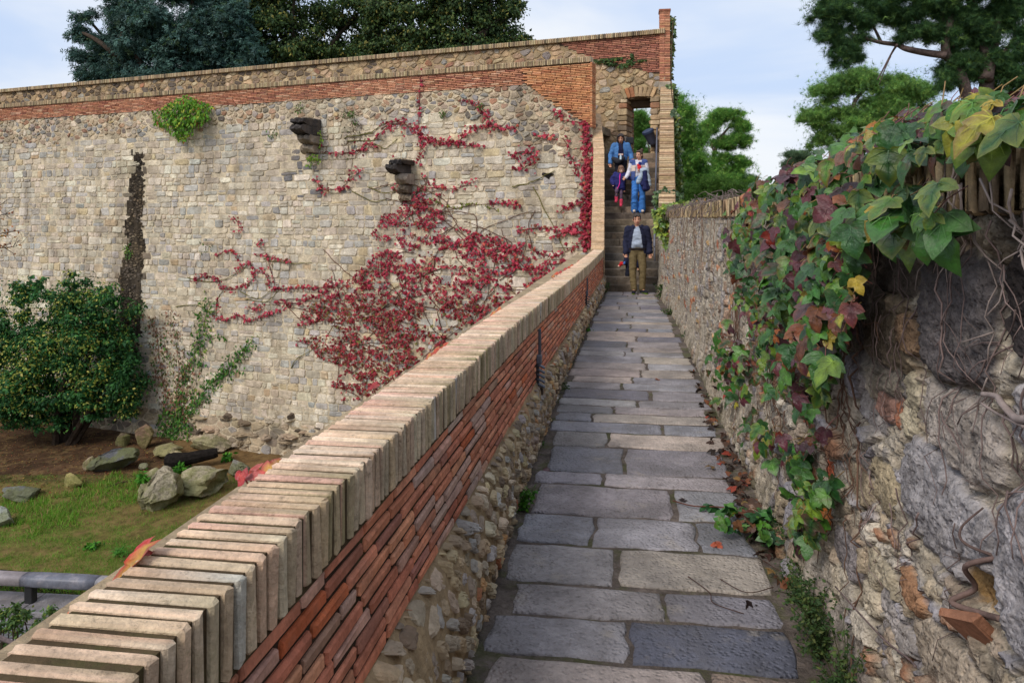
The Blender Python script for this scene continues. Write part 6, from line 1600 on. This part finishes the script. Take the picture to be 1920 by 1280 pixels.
rock(268, 878, 18, 14, 'small whitish stone between the dark boulder and the black log', (176, 170, 156), 37, cat='stone', name='stone')
rock(270, 838, 36, 50, 'rough brown stone standing at the very foot of the rampart', (150, 122, 100), 41)
rock(230, 836, 26, 36, 'brown stone leaning on the rampart in the shade of the bush', (110, 96, 78), 43)
rock(400, 840, 80, 34, 'broad pale rock at the foot of the rampart right of the creeper', (180, 164, 140), 47)
p = on_z(345, 878, gz(-9, 24)); mb = MB(); k = np.dot(p-CAM, FW)/F
tube(mb, smooth_path([p+np.array([-.55, -.1, .25]), p+np.array([0, 0, .3]), p+np.array([.9, .5, .42])], 6), [.2, .25, .24, .26, .25, .24, .22, .2, .2, .19, .18, .17, .14], 10, s2l(34, 30, 28))
tag(mb.build('log', m_bark, None, origin=p), 'charred black log lying behind the mossy boulders', 'log')
p0 = on_z(196, 917, gz(-11, 22)); p1 = on_z(252, 905, gz(-10, 22)); mb = MB()
tube(mb, smooth_path([p0+ZU*.03, (p0+p1)/2+np.array([0, .1, .08]), p1+ZU*.05], 5), .025, 6, s2l(60, 46, 38)); tag(mb.build('stick', m_twig, None, origin=p0), 'thin dark stick lying on the bare brown soil', 'stick')
def tuft(px, py, w, h, n, lab, pal, size=.13, name='green_plant', cat='plant', tmpl=LO):
    p = on_z(px, py, -6.6); p = on_z(px, py, gz(p[0], p[1])); k = np.dot(p-CAM, FW)/F
    mb = MB(); c = p+np.array([0, 0, h*k*.5]); mass(mb, [(c, (w*k/2, w*k/2, h*k/2))], n, size, pal, tmpl, .8, .5, .6, -.1); tag(mb.build(name, m_leafm, None, origin=p), lab, cat)
gtu = [(3, (66, 128, 32)), (2, (86, 146, 40)), (1, (48, 100, 30))]
tuft(268, 912, 24, 30, 130, 'bright green weed clump left of the slanting mossy boulder', gtu, .16)
tuft(338, 886, 30, 18, 110, 'bright green weed clump in front of the charred log', gtu, .16)
tuft(345, 876, 22, 20, 90, 'green weed clump against the end of the charred log', gtu, .15)
tuft(425, 862, 26, 14, 90, 'green weed clump at the foot of the rampart near the parapet', gtu, .16)
tuft(228, 1045, 50, 26, 200, 'green grass clump on the lawn beside the nearest red leaf', [(2, (70, 132, 40)), (1, (90, 150, 50))], .16, 'grass_clump', 'grass', LB)
tuft(170, 1030, 40, 14, 120, 'low leafy weed on the lawn above the guard rail', gtu, .12)

# ------------------------------------------------------------------ the bush by the rampart
dep = 28
ell = [px_ell(*a, dep, .85) for a in ((60, 560, 110, 80), (130, 540, 90, 60), (175, 555, 80, 60), (215, 590, 90, 80), (20, 590, 90, 80), (90, 620, 160, 100), (180, 640, 150, 100), (235, 650, 80, 90), (20, 680, 110, 120), (120, 710, 180, 100), (220, 710, 90, 90), (60, 760, 130, 60), (170, 750, 140, 50), (240, 740, 50, 60), (30, 770, 110, 50), (-40, 620, 80, 160), (-30, 720, 90, 140), (70, 530, 40, 30), (30, 545, 40, 40), (120, 640, 220, 160), (90, 740, 220, 90), (190, 700, 140, 120), (40, 660, 160, 150), (150, 600, 160, 110), (60, 790, 120, 40), (190, 772, 110, 40), (235, 755, 70, 50), (120, 775, 110, 40), (20, 740, 120, 110), (230, 690, 90, 120))]
bb = on_z(125, 828, -6.4); bush = empty('bush', bb, 'big round dark green bush with yellowish seed heads in front of the rampart', 'bush')
mb = MB(); mt = MB(); se = []
for c, rr in ell:
    for q in range(10):
        d = randdir(1)[0]; se.append((c+d*RN.uniform(.3, 1.0)*np.asarray(rr), np.asarray(rr)*RN.uniform(.4, .7)))
mass(mb, se, 60000, .13, [(4, (50, 98, 50)), (3, (40, 82, 46)), (2, (64, 116, 56)), (1, (90, 132, 58))], LO, 1., .8, .4, -.5)
mass(mb, [s_ for s_ in se if RN.random() < .35], 8000, .11, [(2, (150, 156, 66)), (1, (176, 170, 88)), (1, (120, 138, 58))], LO, .35, 1., .5, -.2)
for q in range(7):
    a = bb+np.array([RN.uniform(-.3, .3), RN.uniform(-.3, .3), -.2]); e = ell[RN.choice((5, 6, 8, 9, 10, 3, 1))][0]; limb(mt, a, e, .14, .05, s2l(58, 48, 40), .06)
mt.build('trunk', m_bark, bush); mb.build('crown', m_leafm, bush)
# twiggy tree whose branch tips enter at the left
tw = empty('bare_tree', U(-120, 840, 24), 'sparse twigs with a few orange leaves at the left picture edge', 'tree'); mt = MB(); ml = MB()
limb(mt, U(-120, 850, 24), U(-70, 450, 24), .14, .08, s2l(70, 58, 50), .02)
tips = []
for a, b in (((-70, 450), (20, 440)), ((-70, 460), (40, 432)), ((-60, 440), (14, 400)), ((-70, 470), (30, 462)), ((-40, 450), (25, 475)), ((-70, 400), (8, 380))):
    P = smooth_path([U(*a, 24), U((a[0]+b[0])/2, (a[1]+b[1])/2+RN.uniform(-10, 10), 24), U(*b, 24)], 6); tube(mt, P, np.linspace(.03, .008, len(P)), 5, s2l(66, 52, 46)); tips += P[6:]
    for q in range(4): i = RN.randrange(5, len(P)); limb(mt, P[i], P[i]+np.array([RN.uniform(.0, .5), 0, RN.uniform(-.4, .3)]), .009, .004, s2l(66, 52, 46), .1, 3, 4)
tp = np.array(tips); k = 46; Cc = tp[NR.randint(0, len(tp), k)]+NR.normal(size=(k, 3))*.12
leaf_cloud(ml, Cc, randdir(k)+np.array([0, -1, .2]), randdir(k), .11, LO, pal_pick([(2, (170, 104, 50)), (1, (150, 84, 46)), (1, (186, 134, 60))], k))
mt.build('branches', m_twig, tw); ml.build('leaves', m_leafm, tw)

# ------------------------------------------------------------------ low wall and guard rail at lower left
ra = on_z(-160, 1064, -6.08); rb = on_z(215, 1082, -6.08); ru = unit(rb-ra); rl = np.linalg.norm(rb-ra)
rno = np.array([-ru[1], ru[0], 0.])      # away from the camera
if rno[1] < 0: rno = -rno
def mapG(V): return ra*np.array([1, 1, 0])+V[:, 0:1]*ru*np.array([1, 1, 0])+V[:, 2:3]*(-rno)+V[:, 1:2]*ZU
lw = empty('low_wall', ra*np.array([1, 1, 0])+ZU*-8.9, 'low grey stone block wall carrying the guard rail at the lower left', 'wall')
zt = -6.70
mb = MB(); s = -8.
while s < rl+9:
    w = RN.uniform(.9, 1.5); cbox(mb, (s+w/2, zt-.06, .0), (w/2-.006, .06, .42), .012, pick([(2, (120, 118, 122)), (1, (136, 132, 132))]), mapG, jit=.003); s += w
mb.build('top_slabs', m_slab, lw)
mb = MB(); bricks(mb, mapG, -8, rl+9, -8.9, zt-.13, .62, .30, .012, [(2, (158, 156, 164)), (2, (140, 142, 152)), (1, (172, 162, 152)), (1, (126, 130, 142))], e=.3, proud=.02, bev=.01)
mb.build('blocks', m_slab, lw)
mb = MB(); cbox(mb, (rl/2, -7.85, -.05), (9+rl/2, 1.08, .32), .01, s2l(120, 112, 104), mapG); mb.build('core', m_mortar, lw)
rail = empty('guard_rail', ra*np.array([1, 1, 0])+ZU*zt, 'thick rounded grey guard rail on short black posts above the low wall', 'guard rail')
def beam(s0, s1, col, nm):
    m_ = MB(); prof = []
    for t in np.linspace(0, 2*np.pi, 24, endpoint=False):
        c_, s_ = math.cos(t), math.sin(t); prof.append((.18*np.sign(c_)*abs(c_)**.6, .13*np.sign(s_)*abs(s_)**.6))
    V = []; ss_ = np.linspace(s0, s1, 6)
    for s in ss_:
        f = .93 if s in (ss_[0], ss_[-1]) else 1
        for e, z in prof: V.append((s, -6.08-.13+z*f, e*f))
    m = 24; Fs = [(i*m+k, i*m+(k+1) % m, (i+1)*m+(k+1) % m, (i+1)*m+k) for i in range(5) for k in range(m)]+[tuple(range(m)), tuple(range(5*m, 6*m))]
    m_.add(mapG(np.array(V)), Fs, s2l(*col)); return m_.build(nm, m_rail, rail, smooth=True)
m_rail = M('weathered rail', .5, .2, 5, .25, 30, .006, .45, rvar=.12, dirt=[((170, 160, 164), 3, .52, .75, .5)], fine=.1)
sj = float(np.dot((on_z(47, 1073, -6.08)-ra), ru)); sp = float(np.dot((on_z(60, 1073, -6.08)-ra), ru)); se_ = float(np.dot((on_z(186, 1080, -6.08)-ra), ru))
b1 = beam(-6, sj-.01, (168, 158, 160), 'beam'); b1['label'] = 'pale worn length of rail'; b2 = beam(sj+.01, se_, (104, 106, 118), 'beam'); b2['label'] = 'dark grey length of rail'; b3 = beam(se_+.01, rl+6, (188, 184, 188), 'beam'); b3['label'] = 'pale length of rail behind the parapet'
for s in (sp, sp-3.0, sp+3.0):
    m_ = MB(); cbox(m_, (s, (zt-6.3)/2, 0), (.095, (-6.3-zt)/2+.04, .09), .015, s2l(30, 30, 33), mapG); po = m_.build('post', m_metal, rail)
    m_ = MB(); cbox(m_, (s, zt+.014, 0), (.2, .014, .16), .006, s2l(28, 28, 30), mapG); m_.build('base_plate', m_metal, po).matrix_parent_inverse.identity()
for o in list(rail.children):
    for c in o.children: c.data.transform(Matrix.Translation(-Vector([float(v) for v in rail.location]))) if False else None
# shrub in front of the low wall
dep = 12.5; sh = empty('shrub', U(30, 1400, dep), 'small leafy shrub in front of the low grey wall at the lower left', 'shrub')
mt = MB(); ml = MB(); cl = []
for q in range(26):
    x, y = sample_poly([(-30, 1150), (20, 1135), (50, 1150), (70, 1122), (100, 1135), (95, 1165), (60, 1215), (30, 1235), (-30, 1250)], 1)[0]; c = U(x, y, dep+RN.uniform(-.3, .3)); cl.append((c, (.15, .15, .12)))
    limb(mt, U(RN.uniform(-10, 50), 1400, dep), c, .018, .006, s2l(70, 58, 48), .06, 6, 5)
mass(ml, cl, 1500, .075, [(3, (70, 100, 48)), (2, (90, 118, 54)), (1, (124, 136, 60)), (1, (56, 84, 44))], LO, 1., .3, .5, -.3)
limb(mt, U(-60, 1170, dep-.4), U(28, 1206, dep-.6), .05, .03, s2l(96, 84, 84), .03)
mt.build('branches', m_twig, sh); ml.build('leaves', m_leafm, sh)

# ------------------------------------------------------------------ red leaves showing over the parapet from its outer side
ov = empty('red_creeper', (-.95, 3, .6), 'big red and orange leaves of a creeper peeping over the outer edge of the parapet', 'creeper'); ml = MB(); ms = MB()
def one_leaf(px, py, size, tip, c1, c2, n=(0.3, -.8, .7), xo=-.95, zv=1.4):
    p = on_x(px, py, xo); tv = np.array(tip, float)
    leaf_cloud(ml, p[None], np.array([n], float), tv[None], size, LL, s2l(*c1)[None], s2l(*c2)[None], (zv, zv+.01))
    tube(ml, smooth_path([p, p+np.array([.0, .05, -.1]), np.array([-1.02, p[1]+.1, p[2]-.35])], 4), .003, 4, s2l(140, 60, 50))
one_leaf(216, 1108, .10, (.35, .55, .55), (196, 150, 54), (176, 48, 40), (-.6, -.5, .5), -.93)
one_leaf(250, 1058, .06, (.2, .7, .25), (182, 60, 44), (170, 44, 44), (-.5, -.6, .6), -.93)
one_leaf(470, 900, .058, (.3, .9, .28), (186, 96, 88), (176, 70, 60), (-.5, -.65, .6), -.97, 2.0)
one_leaf(497, 888, .058, (.55, .6, .1), (190, 150, 60), (160, 60, 60), (-.3, -.8, .5), -.97, 2.4)
one_leaf(460, 897, .045, (-.5, .2, .1), (176, 60, 54), (150, 44, 50), (-.2, -.9, .4), -.98, 1.5)
one_leaf(160, 1165, .06, (.3, .5, .4), (200, 120, 50), (180, 70, 40), (-.5, -.6, .5), -.93)
one_leaf(110, 1195, .06, (.4, .5, .3), (206, 120, 60), (190, 90, 50), (-.5, -.6, .5), -.93)
for px, py, s_ in ((735, 697, .035), (805, 668, .05), (822, 655, .055), (832, 649, .05), (815, 660, .05), (925, 586, .05), (935, 578, .05), (700, 722, .035), (1036, 514, .05), (1043, 509, .055), (1050, 506, .05), (1060, 500, .055), (1066, 497, .05), (1072, 493, .05), (1085, 485, .05)):
    one_leaf(px, py+6, s_, (RN.uniform(-.3, .5), .7, RN.uniform(.0, .5)), RN.choice([(186, 70, 54), (196, 110, 60), (170, 50, 54), (190, 140, 70)]), RN.choice([(170, 44, 44), (150, 44, 56), (190, 90, 50)]), (-.4, -.7, .6), -.94 if px < 950 else -.86)
ml.build('leaves', m_leaf, ov, smooth=True)

# ------------------------------------------------------------------ weeds and litter along the path
def weed(p, h, w, n, lab, pal, size, tmpl=LO, name='weed', stems=6, cat='weed'):
    r = empty(name, p, lab, cat); ml = MB(); p = np.asarray(p, float); base = p-ZU*.02
    tips = []
    for q in range(stems):
        d = np.array([RN.uniform(-1, 1)*w, RN.uniform(-1, 1)*w*1.3, h*RN.uniform(.5, 1.1)]); P = smooth_path([base+d*np.array([.1, .1, 0]), base+d*np.array([.4, .4, .6]), base+d], 4); tube(ml, P, np.linspace(.0022, .001, len(P)), 4, s2l(74, 84, 46), cap=False); tips += P[2:]
    tp = np.array(tips); C = tp[NR.randint(0, len(tp), n)]+NR.normal(size=(n, 3))*size*.45
    C[:, 2] = np.maximum(C[:, 2], p[2])
    leaf_cloud(ml, C, np.array([0, 0, .9])+.6*NR.normal(size=(n, 3)), randdir(n)+np.array([0, 0, .1]), size*NR.uniform(.6, 1.3, n), tmpl, pal_pick(pal, n))
    ml.build('leaves', m_leafm, r)
gw = [(3, (70, 124, 34)), (2, (92, 144, 44)), (1, (52, 98, 30))]
dw = [(3, (58, 84, 44)), (2, (74, 98, 50)), (1, (92, 104, 54)), (1, (44, 66, 38))]
def fl(px, py): return on_z(px, py, .0)
weed(on_z(985, 955, .01), .13, .05, 190, 'bright green weed at the foot of the parapet beside the slabs', gw, .032)
weed(fl(1015, 835), .07, .04, 60, 'small green weed at the parapet foot below the near wall light', gw, .03)
weed(fl(1103, 622), .12, .08, 70, 'bright green weed tuft by the parapet, far along the path', gw, .045)
weed(fl(878, 1195), .06, .03, 40, 'tiny green weed at the parapet foot nearest the camera', gw, .018)
weed(fl(930, 1040), .06, .03, 36, 'tiny green weed in the joint between parapet and path', gw, .02)
weed(fl(1050, 730), .05, .1, 110, 'low mossy weed patch by the parapet in the middle of the path', dw, .03)
weed(fl(1130, 552), .25, .12, 140, 'dark green weed in the corner between parapet and first step', dw, .06)
weed(fl(1238, 560), .3, .14, 190, 'dark green weed growing at the right end of the lowest step', dw, .06)
weed(fl(1258, 590), .12, .15, 130, 'low green weed along the wall foot just before the stairs', dw, .05)
weed(fl(1290, 640), .10, .15, 110, 'low green weed at the wall foot behind the ivy strand', dw, .045)
for (px, py, h, w, n, lab) in ((1560, 1235, .22, .13, 520, 'feathery dark green weed at the wall foot nearest the camera'), (1500, 1130, .15, .10, 300, 'fine leaved weed spreading from the wall foot onto the path slabs'), (1520, 1040, .13, .07, 220, 'small weed under the hanging ivy at the wall foot'), (1600, 1330, .25, .12, 360, 'feathery weed at the wall foot cut by the lower picture edge'), (1545, 1180, .2, .07, 240, 'upright fine weed between two larger weeds at the wall foot')):
    p = fl(px, py); p[0] = min(p[0], .74); weed(p, h*1.1, w*1.15, n*2, lab, dw, .021, LO, stems=24)
# ivy runner creeping over the slabs
rn = empty('ivy_runner', fl(1400, 960), 'ivy runner lying over the slabs with green and brown leaves', 'ivy'); ml = MB(); ms = MB()
P = sample_poly([(1320, 945), (1380, 935), (1440, 960), (1480, 1000), (1470, 1030), (1420, 1010), (1360, 985)], 60); Cc = np.array([on_z(x, y, RN.uniform(.03, .12)) for x, y in P]); k = len(P)
leaf_cloud(ml, Cc, np.array([-.2, -.4, .9])+.45*NR.normal(size=(k, 3)), randdir(k)+np.array([-.6, 0, -.2]), .06*NR.uniform(.6, 1.3, k), LL, pal_pick(pal_ivy+[(4, (112, 76, 52)), (2, (84, 60, 48))], k), None, (.5, 2))
tube(ms, smooth_path([on_z(1262, 938, .03), on_z(1300, 948, .035), on_z(1350, 950, .05), on_z(1420, 960, .06), on_z(1500, 940, .1)], 5), .004, 5, s2l(96, 62, 52))
ml.build('leaves', m_leaf, rn, smooth=True); ms.build('stem', m_twig, rn)
ml = MB(); k = 150; P = np.vstack([sample_poly([(1330, 800), (1400, 830), (1500, 1000), (1500, 1100), (1440, 1080), (1380, 960), (1330, 860)], 90), sample_poly([(1290, 640), (1330, 700), (1345, 800), (1320, 790), (1290, 700)], 26), sample_poly([(1300, 720), (1350, 800), (1400, 900), (1430, 960), (1400, 960), (1340, 850)], 60)]); k = len(P)
Cc = np.array([on_z(x, y, .02+RN.uniform(0, .02)) for x, y in P])
leaf_cloud(ml, Cc, np.array([0, 0, 1.])+.35*NR.normal(size=(k, 3)), randdir(k), .045*NR.uniform(.6, 1.4, k), LL, pal_pick([(3, (92, 66, 52)), (3, (70, 50, 42)), (1, (128, 80, 56)), (.6, (140, 112, 70)), (.4, (150, 64, 46)), (2, (52, 40, 36))], k), None, (1, 4))
tag(ml.build('fallen_leaves', m_leafm, smooth=True), 'dead brown leaves gathered along the right edge of the path', 'leaves', kind='stuff')
def lone(px, py, size, col, lab, z=.02, zv=2.5):
    ml = MB(); p = on_z(px, py, z); leaf_cloud(ml, p[None], np.array([[.2, -.3, 1.]]), randdir(1)*np.array([1, 1, .1]), size, LL, s2l(*col)[None], s2l(*col)[None]*.7, (zv, zv+.1)); tag(ml.build('fallen_leaf', m_leaf, None, smooth=True, origin=p), lab, 'leaf')
lone(1352, 1022, .055, (176, 84, 54), 'orange dead leaf on the slab right of the middle joint')
lone(1400, 1135, .085, (44, 30, 30), 'blackened dead leaf on the slab by the wall foot weeds')
lone(1022, 878, .05, (96, 56, 62), 'curled purple dead leaf on the slabs beside the parapet')
lone(1280, 940, .06, (58, 44, 44), 'dark curled leaf at the tip of the ivy runner')
lone(1232, 712, .06, (150, 88, 56), 'brown dead leaf alone in the middle of the path')
lone(1262, 575, .14, (150, 176, 130), 'pale green leaf lying at the wall foot near the stairs')
ms = MB()
for i, pts in enumerate((((1290, 1080), (1330, 1110), (1338, 1130), (1395, 1150)), ((1350, 1085), (1400, 1110), (1450, 1100)), ((1430, 1050), (1480, 1075), (1530, 1060)))):
    m_ = MB(); Q = smooth_path([on_z(x, y, .028) for x, y in pts], 5); tube(m_, Q, .0022, 5, s2l(70, 50, 44)); tag(m_.build('twig', m_twig, None, origin=Q[0]), ('thin brown twig bent across the slab above the dark one', 'short dark twig on the slab beside the blackened leaf', 'thin twig at the wall foot under the ivy')[i], 'twig')

# ------------------------------------------------------------------ floodlights by the doorway
p = U(1219, 256, 23.75); r = empty('floodlight', p, 'dark barrel shaped floodlight on the rail beside the doorway', 'floodlight')
mb = MB(); lathe(mb, [(.1, -.26), (.13, -.22), (.15, 0), (.16, .05), (.16, .12)], (-.35, -.3, .8), p, s2l(62, 66, 84)); mb.build('housing', m_metal, r, smooth=False)
mb = MB(); lathe(mb, [(.165, .12), (.185, .13), (.185, .2), (.165, .21)], (-.35, -.3, .8), p, s2l(52, 66, 96)); mb.build('rim', m_metal, r)
mb = MB(); lathe(mb, [(.07, -.34), (.09, -.32), (.1, -.27)], (-.35, -.3, .8), p, s2l(24, 24, 28)); mb.build('gland', m_metal, r)
mb = MB(); tube(mb, [p, p+np.array([.14, .1, -.15]), p+np.array([.16, .12, -.55])], .02, 6, s2l(60, 62, 70)); mb.build('bracket', m_metal, r)
p = U(1181, 264, 23.95); r = empty('floodlight', p, 'small square black floodlight on the left jamb of the doorway', 'floodlight')
mb = MB(); cbox(mb, p, (.115, .09, .10), .015, s2l(44, 46, 56)); mb.build('housing', m_metal, r)
mb = MB(); cbox(mb, p+np.array([0, -.095, .0]), (.095, .006, .08), .004, s2l(26, 28, 36)); mb.build('glass', m_metal, r)
mb = MB(); tube(mb, [p+np.array([0, .05, -.08]), p+np.array([.02, .1, -.25])], .025, 6, s2l(40, 40, 44)); mb.build('bracket', m_metal, r)
